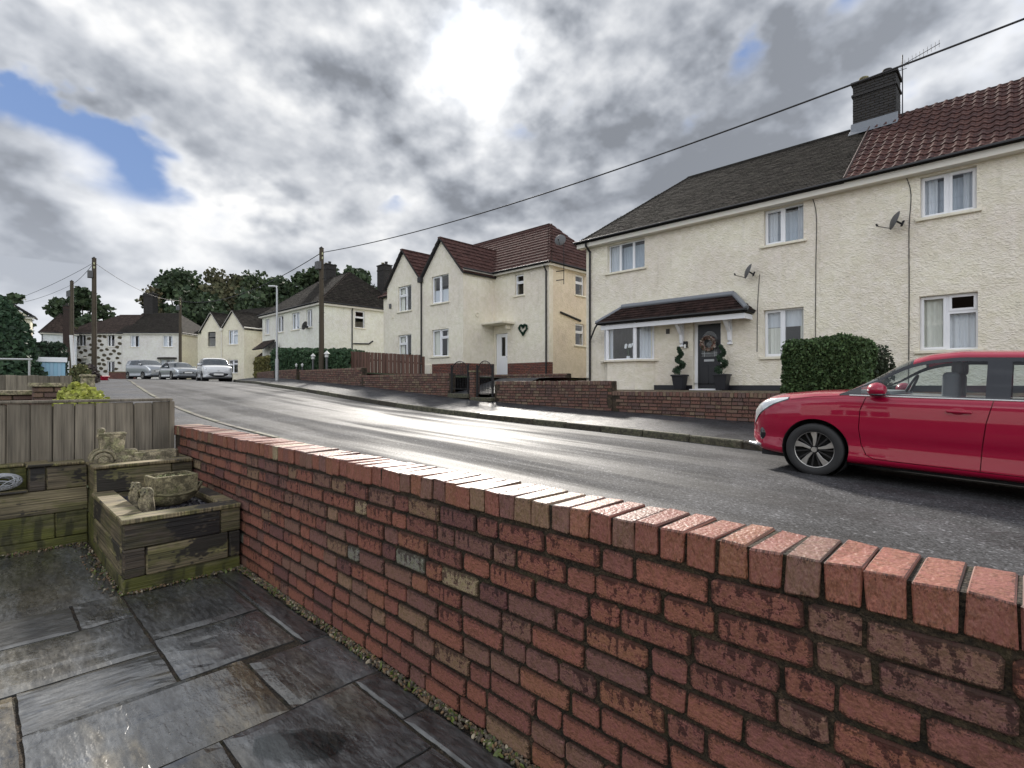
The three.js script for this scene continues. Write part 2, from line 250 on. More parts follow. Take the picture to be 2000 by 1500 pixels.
M.pave = phys({ specularIntensity: 0.42, color: lin(0.165, 0.165, 0.175), map: T.tarCol, bumpMap: T.tarBump, bumpScale: 0.004, roughness: 1, roughnessMap: T.paveWet });
M.kerb = std({ color: lin(0.24, 0.25, 0.21), map: T.stone, bumpMap: T.stoneBump, bumpScale: 0.006, roughness: 0.7 });
M.kerb2 = std({ color: lin(0.14, 0.13, 0.112), map: T.stone, bumpMap: T.stoneBump, bumpScale: 0.006, roughness: 0.65 });
M.gravel = std({ color: lin(0.46, 0.40, 0.31), map: T.mortar, bumpMap: T.gravelBump, bumpScale: 0.02, roughness: 0.95 });
M.lawn = std({ color: lin(0.09, 0.14, 0.045), map: T.grass, bumpMap: T.gravelBump, bumpScale: 0.03, roughness: 0.95 });
M.earth = std({ color: lin(0.09, 0.08, 0.06), map: T.mortar, roughness: 0.95 });
M.woodGrey = [0, 1, 2, 3].map(i => { const k = [0.50, 0.36, 0.60, 0.43][i]; return std({ color: lin(k, k * 0.90, k * 0.76), map: T.wood, bumpMap: T.woodBump, bumpScale: 0.004, roughness: 0.85 }); });
M.woodRed = [0, 1, 2].map(i => { const k = [0.24, 0.20, 0.28][i]; return std({ color: lin(k, k * 0.52, k * 0.40), map: T.wood, bumpMap: T.woodBump, bumpScale: 0.003, roughness: 0.85 }); });
M.pole = std({ color: lin(0.16, 0.13, 0.095), map: T.wood, bumpMap: T.woodBump, bumpScale: 0.008, roughness: 0.9 });
M.sleeper = [0, 1].map(i => std({ color: lin([0.54, 0.44][i], [0.50, 0.395][i], [0.39, 0.33][i]), map: T.sleeper, bumpMap: T.sleeperBump, bumpScale: 0.006, roughness: 0.72 }));
M.sleeperGreen = std({ color: lin(0.52, 0.51, 0.36), map: T.algae, bumpMap: T.sleeperBump, bumpScale: 0.006, roughness: 0.75 });
M.sleeperDark = std({ color: lin(0.23, 0.2, 0.19), map: T.sleeper, bumpMap: T.sleeperBump, bumpScale: 0.006, roughness: 0.6 });
M.capBoard = std({ color: lin(0.62, 0.56, 0.42), map: T.sleeper, bumpMap: T.sleeperBump, bumpScale: 0.005, roughness: 0.7 });
M.stone = std({ color: lin(0.78, 0.76, 0.68), map: T.stone, bumpMap: T.stoneBump, bumpScale: 0.003, roughness: 0.9 });
M.stoneMoss = std({ color: lin(0.60, 0.59, 0.47), map: T.stone, bumpMap: T.stoneBump, bumpScale: 0.004, roughness: 0.92 });
M.lead = std({ color: lin(0.20, 0.215, 0.24), roughness: 0.45, metalness: 0.2, bumpMap: T.stoneBump, bumpScale: 0.003 });
M.mortar = std({ color: lin(0.105, 0.088, 0.068), map: T.mortar, bumpMap: T.mortarBump, bumpScale: 0.006, roughness: 0.95 });
M.mortarFar = std({ color: lin(0.15, 0.125, 0.10), map: T.mortar, roughness: 0.95 });
M.metalPole = std({ color: lin(0.42, 0.43, 0.44), roughness: 0.45, metalness: 0.5 });
M.wire = std({ color: lin(0.02, 0.02, 0.022), roughness: 0.6 });
M.dish = std({ color: lin(0.09, 0.09, 0.092), roughness: 0.6 });
M.slateRoof = phys({ color: lin(1, 1, 1), map: T.tile, bumpMap: T.tileBump, bumpScale: 0.004, roughness: 0.95, specularIntensity: 0.4, vertexColors: true });
M.redTile = [0, 1, 2].map(i => { const c = [[0.15, 0.07, 0.06], [0.125, 0.06, 0.054], [0.17, 0.08, 0.066]][i]; return phys({ color: lin(...c), map: T.tile, bumpMap: T.tileBump, bumpScale: 0.003, roughness: 0.85, specularIntensity: 0.5 }); });
M.brownTile = phys({ color: lin(1, 1, 1), map: T.tile, roughness: 0.92, specularIntensity: 0.4, vertexColors: true });
M.vcol = std({ color: lin(1, 1, 1), roughness: 0.85, vertexColors: true, side: THREE.DoubleSide });
M.leaf = phys({ color: lin(1, 1, 1), roughness: 0.75, vertexColors: true, side: THREE.DoubleSide });
M.rubber = std({ color: lin(0.022, 0.022, 0.023), roughness: 0.75 });
// ---------- ground, road, pavements ----------
function interp(tab, x) { if (x <= tab[0][0]) return tab[0][1]; for (let i = 1; i < tab.length; i++) if (x <= tab[i][0]) { const [a, p] = tab[i - 1], [b, q] = tab[i]; return mix(p, q, (x - a) / (b - a)); } return tab[tab.length - 1][1]; }
const roadTab = [[-60, -1.6], [-10, -0.2], [0, 0.12], [3, 0.25], [6, 0.35], [9.5, 0.44], [13.5, 0.62], [17.4, 0.87], [21, 1.06], [27, 1.32], [34, 1.42], [45, 1.56], [60, 1.75], [160, 2.2]];
const roadY = (s) => (interp(roadTab, s - 1.5) + interp(roadTab, s) * 2 + interp(roadTab, s + 1.5)) / 4;
const nearTab = [[-60, 3.2], [12, 3.2], [17.4, 3.5], [22, 4.0], [26, 4.5], [34, 5.6], [42, 6.4], [60, 7.5]];
const farTab = [[-60, 8.65], [14, 8.65], [18, 8.75], [24, 9.15], [30, 10.0], [36, 11.4], [42, 13.4], [60, 20]];
const nearT = (s) => (interp(nearTab, s - 1.5) + 2 * interp(nearTab, s) + interp(nearTab, s + 1.5)) / 4, farT = (s) => (interp(farTab, s - 1.5) + 2 * interp(farTab, s) + interp(farTab, s + 1.5)) / 4;
function ribbon(s0, s1, ds, ta, tb, yf, nt = 6) {     // a strip along the road between two lines, texture coordinates in metres
  const m = new MB(), n = Math.round((s1 - s0) / ds);
  const P = (i, j) => { const s = s0 + (s1 - s0) * i / n, f = j / nt, t = mix(ta(s), tb(s), f); return [-s, yf(s, f, t), -t]; };
  const U = (i, j) => { const s = s0 + (s1 - s0) * i / n; return [mix(ta(s), tb(s), j / nt), s]; };
  for (let i = 0; i < n; i++) for (let j = 0; j < nt; j++) m.quad(P(i, j), P(i, j + 1), P(i + 1, j + 1), P(i + 1, j), null, [U(i, j), U(i, j + 1), U(i + 1, j + 1), U(i + 1, j)]);
  const g = m.geometry(); const nr = g.attributes.normal; if (nr.getY(0) < 0) { const p = g.attributes.position.array, u = g.attributes.uv.array; for (let i = 0; i < p.length; i += 9) { for (let k = 0; k < 3; k++) { const q = p[i + 3 + k]; p[i + 3 + k] = p[i + 6 + k]; p[i + 6 + k] = q; } } for (let i = 0; i < u.length; i += 6) for (let k = 0; k < 2; k++) { const q = u[i + 2 + k]; u[i + 2 + k] = u[i + 4 + k]; u[i + 4 + k] = q; } }
  const h = mergeVertices(g.deleteAttribute('normal') && g, 1e-4); h.computeVertexNormals(); return flat(h);
}
const roadSurf = (s, f) => roadY(s) + 0.05 * (1 - (2 * f - 1) ** 2) - 0.02 + 0.012 * (fbm3(s * 0.35, f * 5, 1.5, 2, 77) - 0.5);
struct('road', ribbon(-40, 62, 0.5, nearT, farT, roadSurf, 12), M.tar);
const wallBackT = 1.525;
const footFarY = (s, f) => roadY(s) + 0.09 + 0.17 * f;
const farBackT = (s) => Math.max(10.63, farT(s) + 1.45);
struct('pavement', ribbon(-40, 60, 0.5, (s) => farT(s) + 0.13, farBackT, footFarY, 4), M.pave);
struct('footpath', ribbon(-40, 60, 0.5, (s) => s < 5.9 ? wallBackT : mix(wallBackT, 1.25, sstep(5.9, 8, s)) + Math.max(0, nearT(s) - 3.2), (s) => nearT(s) - 0.12, (s) => roadY(s) + 0.07, 4), M.pave);
// kerb stones, one by one
function kerbLine(name, tf, side, s0, s1, lip) {
  const g = structGroup(name), r = rng(901 + side), geos = [0, 1, 2, 3].map(() => cham(0.905, 0.26, 0.125, 0.018, r, 0.008));
  geos.forEach((q, i) => shiftUV(q, i * 0.31, i * 0.17));
  for (let s = s0; s < s1; s += 0.915) {
    const a = s, b = s + 0.915, ta = tf(a) + side * 0.063, tb = tf(b) + side * 0.063, ya = roadY(a), yb = roadY(b);
    const k = part('kerb_stone', geos[Math.floor(r() * 4)], r() < 0.5 ? M.kerb : M.kerb2, g);
    k.position.copy(W((a + b) / 2, (ya + yb) / 2 + lip - 0.13 + (r() - 0.5) * 0.008, (ta + tb) / 2 + (r() - 0.5) * 0.008));
    k.rotation.set(0, Math.atan2(tb - ta, 0.915) * -1 + Math.PI, 0); k.rotation.order = 'YZX'; k.rotation.z = Math.atan2(yb - ya, 0.915);
  }
}
kerbLine('kerb', farT, 1, -5, 40, 0.105);
kerbLine('kerb', nearT, -1, -3, 30, 0.085);
// the land below everything
{
  const ss = [], ts = []; for (let s = -400; s < -40; s += 60) ss.push(s); for (let s = -40; s < 70; s += 1) ss.push(s); for (let s = 70; s <= 700; s += 30) ss.push(s);
  for (let t = -300; t < -30; t += 45) ts.push(t); for (let t = -30; t < 40; t += 1) ts.push(t); for (let t = 40; t <= 700; t += 30) ts.push(t);
  const H = (s, t) => { const r = roadY(clamp(s, -40, 70)), nt = nearT(clamp(s, -40, 60)), ft = farT(clamp(s, -40, 60)); let y = r - 0.25; y = mix(y, Math.min(y, -0.3), (1 - sstep(6, 7, s)) * (1 - sstep(1, 2, t))); y += sstep(ft + 2, ft + 4, t) * 0.3; y += sstep(60, 300, Math.hypot(s, t)) * 10 * (0.4 + fbm3(s * 0.01 + 9, t * 0.01 + 9, 1, 2, 5)); return y; };
  const m = new MB(); for (let i = 0; i + 1 < ss.length; i++) for (let j = 0; j + 1 < ts.length; j++) { const P = (a, b) => [-ss[a], H(ss[a], ts[b]), -ts[b]]; m.face([P(i, j), P(i, j + 1), P(i + 1, j + 1), P(i + 1, j)], [0, 1, 0]); }
  struct('ground', m.geometry(), M.lawn);
}
// front gardens opposite: gravel by the semi, paths and grass further on
struct('gravel_garden', ribbon(-8, 11.3, 0.5, () => 10.78, () => 15.65, () => 1.09, 4), M.gravel);
struct('garden_path', ribbon(11.3, 13.2, 0.4, (s) => 10.6, () => 18.2, (s, f) => mix(0.98, 1.5, sstep(0, 0.35, f)), 10), M.pave);
struct('grass', ribbon(13.2, 60, 0.8, (s) => farBackT(s) + 0.2, () => 30, (s) => mix(1.5, 1.8, sstep(13, 22, s)), 6), M.lawn);
struct('grass', ribbon(-8, 13.2, 0.8, () => 15.65, () => 45, () => 1.3, 6), M.lawn);
struct('grass', ribbon(6, 60, 0.8, () => -25, (s) => (s < 8 ? 1.0 : 1.2) + Math.max(0, nearT(s) - 3.2), (s) => roadY(s) + mix(-0.15, 0.03, sstep(6, 9, s)), 10), M.lawn);
// ---------- the brick garden wall in front ----------
T.brick = tex(2048, null, (U, V) => {
  const cx = Math.floor(U * 4), cy = Math.floor(V * 8), a = U * 4 - cx, b = V * 8 - cy, id = cx + cy * 4, sd = 300 + id * 7;
  const w = 0.215, h = 0.066, n1 = fbm(a, b, 6, 4, sd, 3, 1), n2 = fbm(a, b, 24, 3, sd + 1, 3, 1), n3_ = fbm(a, b, 60, 2, sd + 2, 3, 1), dr = fbm(a, b, 9, 4, sd + 3, 1.7, 0.2);
  const e = Math.min(a * w, (1 - a) * w, b * h, (1 - b) * h);
  let k = 0.78 + (n1 - 0.5) * 0.3 + (n2 - 0.5) * 0.22 + (n3_ - 0.5) * 0.2, c = [k, k * (0.985 + (n2 - 0.5) * 0.12), k * (0.97 + (n1 - 0.5) * 0.2)];
  const soot = cy < 3 ? 0.18 : cy < 6 ? 1 : 0.35;
  const drip = sstep(0.0, 0.012, (dr - 0.5) * 0.13 * soot + (n1 - 0.5) * 0.07 * soot + (n2 - 0.5) * 0.05 + 0.004 * soot - (1 - b) * h * 0.6);
  c = lerp3(c, [0.24, 0.17, 0.17], drip * (0.45 + 0.4 * n2));
  const blot = sstep(0.56, 0.66, n1 * 0.6 + n2 * 0.4) * (cy >= 3 && cy < 6 ? 0.6 : 0.22); c = lerp3(c, [0.36, 0.25, 0.27], blot);
  if (cy >= 6) { const ef = sstep(0.5, 0.66, dr * 0.6 + n2 * 0.4) * sstep(0.35, 0.6, n1); c = lerp3(c, [0.95, 0.93, 0.92], ef * 0.6); }
  const sm = sstep(0.0085, 0.002, e + (n2 - 0.5) * 0.024 + (n1 - 0.5) * 0.012 + (n3_ - 0.5) * 0.006); c = lerp3(c, [0.36, 0.33, 0.29], sm * 0.85);
  const pit = n3_ > 0.7 ? 0.75 : 1; return [c[0] * pit, c[1] * pit, c[2] * pit];
}, true, 1024);
T.brickBump = tex(512, null, (u, v) => fbm(u, v, 40, 4, 399, 2, 2) * 0.7 + fbm(u, v, 120, 2, 398, 2, 1) * 0.3);
const brickTones = [[0.44, 0.175, 0.125], [0.40, 0.16, 0.122], [0.35, 0.145, 0.12], [0.45, 0.20, 0.13], [0.31, 0.155, 0.135], [0.34, 0.185, 0.145], [0.40, 0.255, 0.17], [0.54, 0.44, 0.29], [0.36, 0.37, 0.32], [0.26, 0.115, 0.11]];
const brickMats = brickTones.map(c => std({ color: lin(...c), map: T.brick, bumpMap: T.brickBump, bumpScale: 0.004, roughness: 0.82 }));
function faceBrick(w, h, cell, r, frac = 1, off = 0) {      // front at z = 0, rounded corners, edges fall back
  const m = new MB(), cx = cell % 4, cy = Math.floor(cell / 4), c = 0.006 + r() * 0.006, j = () => (r() - 0.5) * 0.005;
  const hx = w / 2, hy = h / 2, ring = [[-hx + c, -hy], [hx - c, -hy], [hx, -hy + c], [hx, hy - c], [hx - c, hy], [-hx + c, hy], [-hx, hy - c], [-hx, -hy + c]].map(p => [p[0] + j(), p[1] + j()]);
  const uv = (p) => [(cx + clamp((p[0] / w + 0.5) * frac + off, 0.004, 0.996)) / 4, (cy + clamp(p[1] / h + 0.5, 0.01, 0.99)) / 8];
  const k = 0.93, kx = (hx - 0.005) / hx, fr = ring.map(p => [p[0] * kx, p[1] * (hy - 0.005) / hy, 0]), mid = ring.map(p => [p[0], p[1], -0.005]), back = ring.map(p => [p[0], p[1], -0.05]);
  for (let i = 1; i < 7; i++) m.tri(fr[0], fr[i], fr[i + 1], null, [uv(fr[0]), uv(fr[i]), uv(fr[i + 1])]);
  for (let i = 0; i < 8; i++) { const q = (i + 1) % 8; m.quad(mid[i], mid[q], fr[q], fr[i], null, [uv(mid[i]), uv(mid[q]), uv(fr[q]), uv(fr[i])]); m.quad(back[i], back[q], mid[q], mid[i], null, [uv(mid[i]), uv(mid[q]), uv(mid[q]), uv(mid[i])]); }
  return m.geometry();
}
function capBrick(w, h, d, r, cell) {                        // a whole brick on edge: header at the front, top worn
  const g = cham(w, h, d, 0.0025 + r() * 0.003, r, 0.007), p = g.attributes.position, n = g.attributes.normal, u = g.attributes.uv, cx = cell % 4, cy = Math.floor(cell / 4);
  for (let i = 0; i < p.count; i++) { const top = n.getY(i) > 0.8, a = top ? p.getZ(i) / d + 0.5 : (p.getX(i) / w + 0.5) * 0.5 + 0.2, b = top ? p.getX(i) / w + 0.5 : p.getY(i) / h + 0.5; u.setXY(i, (cx + clamp(a, 0.03, 0.97)) / 4, (cy + clamp(b, 0.12, 0.88)) / 8); }
  return g;
}
const geosS = [], geosH = [];
const capMats = brickTones.map(c => std({ color: lin(...c), map: T.brick, bumpMap: T.brickBump, bumpScale: 0.004, roughness: 0.5 }));
const projector = camera.clone(); projector.aspect = 4 / 3; projector.updateMatrixWorld(); projector.updateProjectionMatrix();
function shows(v) { const p = v.clone().project(projector); return p.z < 1 && Math.abs(p.x) < 1.08 && Math.abs(p.y) < 1.08; }
{
  const r = rng(11), wall = thing('brick_garden_wall', 'low weathered red brick wall with a row of upright bricks on top, beside the wet patio', 'brick wall', W(5.73, 0, 1.30));
  const Lw = 7.5, H = 0.89, cap = 0.09, ch = 0.0795;
  for (let c = 0; c < 32; c++) { geosS.push(faceBrick(0.210, 0.0675, c, r)); geosH.push(faceBrick(0.100, 0.0675, c, r, 0.46, r() * 0.5)); geosH.push(faceBrick(0.137, 0.0675, c, r, 0.62, r() * 0.35)); }
  part('mortar', [box(0, Lw, -0.1, H - cap - 0.002, -0.2, -0.0105)], M.mortar, wall);
  part('mortar', box(0, Lw, H - cap - 0.002, H - 0.006, -0.205, -0.010), M.mortar, wall);
  const list = [];
  for (let i = 0; i < 10; i++) {
    let x = -r() * 0.2, k = Math.floor(r() * 3); const y = H - cap - 0.006 - (i + 0.5) * ch;
    while (x < Lw) {
      k++; const u = r(), type = (i % 2 ? k % 2 === 0 : k % 3 === 0) ? (u < 0.75 ? 1 : 2) : (u < 0.9 ? 0 : 2), w = [0.208, 0.098, 0.135][type], s = 5.73 - x - w / 2;
      if (x >= 0 && x + w < Lw) {
        const sooty = i < 4 ? (s < 3.4 ? 0.85 : 0.45) : i < 6 ? 0.4 : 0.1, eff = s > 2.2 && s < 4.9 && i > 2 && i < 9 ? 0.5 : 0.12, q = r();
        const row = q < sooty ? 3 + Math.floor(r() * 3) : q < sooty + eff ? 6 + Math.floor(r() * 2) : Math.floor(r() * 3), cell = row * 4 + Math.floor(r() * 4);
        const tq = r(); let tone = tq < 0.24 ? 0 : tq < 0.44 ? 1 : tq < 0.60 ? 2 : tq < 0.67 ? 3 : tq < 0.78 ? 4 : tq < 0.88 ? 5 : tq < 0.935 ? 6 : tq < 0.943 ? 7 : tq < 0.952 ? 8 : 9;
        if (s < 1.2 && tone > 5) tone = Math.floor(r() * 3);
        const out = (r() - 0.5) * 0.005, pos = new THREE.Vector3(x + w / 2, y + (r() - 0.5) * 0.006, out), wp = pos.clone().add(wall.position);
        list.push({ g: type === 0 ? geosS[cell] : geosH[cell * 2 + (type === 2 ? 1 : 0)], tone, pos, rot: (r() - 0.5) * 0.03, size: shows(wp) ? w / wp.distanceTo(camera.position) ** 2 : 0 });
      }
      x += w + 0.010 + r() * 0.006;
    }
  }
  list.sort((a, b) => b.size - a.size);
  const rest = [];
  list.forEach((b, i) => {
    if (i < 300) { const o = part('brick', b.g, brickMats[b.tone], wall); o.position.copy(b.pos); o.rotation.z = b.rot; }
    else { const g = b.g.clone(); g.rotateZ(b.rot); g.translate(b.pos.x, b.pos.y, b.pos.z); (rest[b.tone % 3] ||= []).push(g); }
  });
  rest.forEach((gs, i) => { if (gs) part('brick_courses', gs, brickMats[i], wall).userData.kind = 'stuff'; });
  const caps = []; for (let c = 0; c < 24; c++) caps.push(capBrick(0.0705, 0.086, 0.213, r, c < 14 ? c % 12 : 24 + (c % 8)));
  for (let x = 0.036; x < Lw; x += 0.0785) { const tq = r(), o = part('cap_brick', caps[Math.floor(r() * 24)], capMats[tq < 0.3 ? 0 : tq < 0.5 ? 1 : tq < 0.62 ? 3 : tq < 0.74 ? 5 : tq < 0.82 ? 6 : tq < 0.845 ? 7 : tq < 0.92 ? 2 : 4], wall); o.position.set(x + (r() - 0.5) * 0.004, H - 0.043 + (r() - 0.5) * 0.006, -0.107 + (r() - 0.5) * 0.008); o.rotation.set((r() - 0.5) * 0.014, (r() - 0.5) * 0.03, (r() - 0.5) * 0.02); }
}

// ---------- the wet riven-stone patio ----------
{
  const g = structGroup('patio'), r = rng(77);
  const terr = (u, v, sd) => { const a = fbm(u, v, 3, 5, sd, 0.5, 1.3), q = a * 9, f = q - Math.floor(q); return (Math.floor(q) + sstep(0.75, 1, f)) / 9; };
  const mats = [0, 1, 2].map(i => {
    const sd = 500 + i * 40;
    const bump = tex(1024, [1.25, 0.8], (u, v) => terr(u, v, sd) * 0.72 + fbm(u, v, 26, 4, sd + 5, 0.5, 1.5) * 0.2 + fbm(u, v, 120, 2, sd + 6) * 0.08, false, 640);
    const rgh = tex(1024, [1.25, 0.8], (u, v) => { const wet = sstep(0.36, 0.62, fbm(u, v, 3, 4, sd + 8, 0.7, 1.2) * 0.8 + fbm(u, v, 30, 3, sd + 9) * 0.2); return mix(0.46, 0.2, wet) + (fbm(u, v, 90, 2, sd + 7) - 0.5) * 0.12; }, false, 640);
    const col = tex(1024, [1.25, 0.8], (u, v) => { const a = fbm(u, v, 4, 5, sd + 10, 0.5, 1.4), b = fbm(u, v, 50, 3, sd + 11, 0.6, 1.4), t = terr(u, v, sd), br = sstep(0.48, 0.64, fbm(u, v, 4, 4, sd + 12, 0.6, 1.3)), k = 0.5 + (a - 0.5) * 0.5 + (b - 0.5) * 0.4 + (t - 0.5) * 0.25; return lerp3([k * 0.95, k * 0.97, k * 0.98], [k * 1.2, k * 1.02, k * 0.68], br * [0.2, 0.5, 0.1][i]); }, true, 640);
    return phys({ clearcoat: 0.9, clearcoatRoughness: 0.14, color: lin(0.34, 0.34, 0.345), map: col, bumpMap: bump, bumpScale: 0.016, roughness: 1, roughnessMap: rgh });
  });
  const slabs = [[3.94, 5.42, -0.62, 0.605], [3.52, 3.93, -0.45, 0.37], [3.52, 3.93, 0.385, 0.605], [2.98, 3.51, -0.35, 0.605], [2.61, 2.97, 0.115, 0.605], [2.35, 2.97, -0.55, 0.1], [3.12, 3.9, 0.62, 1.115], [2.61, 3.11, 0.62, 1.115], [2.55, 3.9, 1.13, 1.258], [2.07, 2.6, 0.115, 0.86], [2.07, 2.54, 0.875, 1.258], [1.86, 2.34, -0.55, 0.1], [1.5, 2.06, 0.62, 1.125], [1.7, 2.06, 1.14, 1.258], [1.5, 2.06, 0.115, 0.605], [1.0, 1.69, 1.14, 1.258], [0.95, 1.49, 0.62, 1.125], [0.8, 1.49, -0.1, 0.605], [0.3, 0.94, 0.62, 1.258], [1.2, 1.85, -0.7, 0.1], [2.98, 3.93, -1.6, -0.46], [3.94, 5.42, -1.8, -0.635], [-0.7, 0.29, 0.4, 1.258], [1.2, 2.97, -1.9, -0.72], [-0.7, 1.19, -1.9, -0.12], [-0.7, 0.79, -0.11, 0.39]];
  slabs.forEach(([s0, s1, t0, t1], q) => {
    const m = new MB(), nx = 14, nz = 10, tilt = [(r() - 0.5) * 0.006, (r() - 0.5) * 0.006], cs = r() * 9;
    const Y = (i, j) => { const e = Math.min(i, nx - i, j, nz - j); return (e === 0 ? -0.005 : 0) + tilt[0] * (i / nx - 0.5) + tilt[1] * (j / nz - 0.5) + (fbm3(i * 0.45 + cs, j * 0.45, q, 2, 9) - 0.5) * 0.007; };
    const P = (i, j) => { const ei = i === 0 ? 0 : i === nx ? nx : i, wob = (k, f) => (fbm3(k * 0.6, q * 3.3 + f, 2, 2, 7) - 0.5) * 0.008; return [-(mix(s0, s1, ei / nx) + (i === 0 || i === nx ? wob(j, i) : 0)), Y(i, j), -(mix(t0, t1, j / nz) + (j === 0 || j === nz ? wob(i, j + 50) : 0))]; };
    for (let i = 0; i < nx; i++) for (let j = 0; j < nz; j++) m.face([P(i, j), P(i + 1, j), P(i + 1, j + 1), P(i, j + 1)], [0, 1, 0]);
    const D = (p) => [p[0], -0.03, p[2]];
    for (let i = 0; i < nx; i++) { m.face([P(i, 0), P(i + 1, 0), D(P(i + 1, 0)), D(P(i, 0))], [0, 0, 1]); m.face([P(i, nz), P(i + 1, nz), D(P(i + 1, nz)), D(P(i, nz))], [0, 0, -1]); }
    for (let j = 0; j < nz; j++) { m.face([P(0, j), P(0, j + 1), D(P(0, j + 1)), D(P(0, j))], [1, 0, 0]); m.face([P(nx, j), P(nx, j + 1), D(P(nx, j + 1)), D(P(nx, j))], [-1, 0, 0]); }
    const geo = m.geometry(); { const h = mergeVertices(geo.clone().deleteAttribute('uv') && geo, 1e-5); } shiftUV(geo, r() * 3, r() * 2);
    if (q % 3 === 1 && s1 - s0 < t1 - t0) { const u = geo.attributes.uv; for (let i = 0; i < u.count; i++) { const a = u.getX(i), b = u.getY(i); u.setXY(i, b, a); } }
    part('slab', geo, mats[[0, 2, 0, 0, 1, 1, 2, 0, 2, 1, 0, 1, 0, 2, 1, 0, 2][q % 17]], g);
  });
  part('joint_bed', box(-5.45, 0.8, -0.08, -0.0115, -1.3, 1.95), M.mortar, g);
  // standing water on the slab by the wall
  const pts = []; const n = 40; for (let i = 0; i < n; i++) { const a = i / n * Math.PI * 2, q = 0.05 + 0.055 * fbm3(Math.cos(a) * 1.6 + 5, Math.sin(a) * 1.6 + 5, 1, 3, 66); pts.push([Math.cos(a) * q * 2.2, Math.sin(a) * q]); }
  const pg = new THREE.ShapeGeometry(shapeOf(pts)); pg.rotateX(-Math.PI / 2); const pud = struct('puddle', metres(pg), phys({ color: lin(0.6, 0.62, 0.62), roughness: 0.02, transmission: 1, thickness: 0, ior: 1.33 })); pud.position.copy(W(1.82, 0.0062, 0.80)); pud.rotation.y = 0.7;
}
function scatter(name, geo, mat, n, seed, place, parent) {
  const im = new THREE.InstancedMesh(geo, mat, n), r = rng(seed), m = new THREE.Matrix4(), q = new THREE.Quaternion(), e = new THREE.Euler(), c = new THREE.Color();
  for (let i = 0; i < n; i++) { const o = place(r, i); e.set(...(o.rot || [r() * 6, r() * 6, r() * 6])); q.setFromEuler(e); m.compose(o.pos, q, new THREE.Vector3(...o.scale)); im.setMatrixAt(i, m); im.setColorAt(i, c.setRGB(...o.col)); }
  im.castShadow = im.receiveShadow = true; im.userData.kind = 'stuff'; im.name = parent ? name : numbered(name); (parent || scene).add(im); return im;
}
const pebble = new THREE.IcosahedronGeometry(1, 1); { const p = pebble.attributes.position; for (let i = 0; i < p.count; i++) { const k = 0.8 + 0.4 * n3(p.getX(i) * 1.7 + 9, p.getY(i) * 1.7 + 9, p.getZ(i) * 1.7 + 9, 3); p.setXYZ(i, p.getX(i) * k, p.getY(i) * k, p.getZ(i) * k); } pebble.computeVertexNormals(); }
M.chip = std({ color: lin(1, 1, 1), roughness: 0.6 });
M.wetChip = std({ color: lin(1, 1, 1), roughness: 0.28 });
const litter = scatter('gravel', pebble, M.chip, 2600, 5, (r) => {
  const alongWall = r() < 0.8, k = r(), leaf = r() < 0.22, z = 0.003 + r() * 0.004;
  let s, t; if (alongWall) { s = 0.2 + r() * 3.8; t = 1.297 - Math.pow(r(), 1.6) * 0.042; } else if (k < 0.5) { s = 3.9 + r() * 1.5; t = 0.615 - Math.pow(r(), 2) * 0.09; } else if (k < 0.75) { s = 5.42 - Math.pow(r(), 2) * 0.08; t = r() * 0.75 - 0.15; } else { s = 3.9 - Math.pow(r(), 2) * 0.03; t = 0.62 + r() * 0.67; }
  const c = r(), b = 0.5 + r() * 0.8, col = leaf ? [0.10 * b, 0.13 * b, 0.03] : c < 0.35 ? [0.17 * b, 0.11 * b, 0.06 * b] : c < 0.88 ? [0.09 * b, 0.075 * b, 0.055 * b] : [0.30 * b, 0.26 * b, 0.19 * b], q = 0.003 + r() * 0.0055;
  return { pos: W(s, z, t), scale: leaf ? [q * 2.2, q * 0.3, q * 1.2] : [q * (1 + r()), q * 0.8, q], col };
});
tag(litter, 'gravel and leaf litter in the gap between the patio and the brick wall', 'gravel');

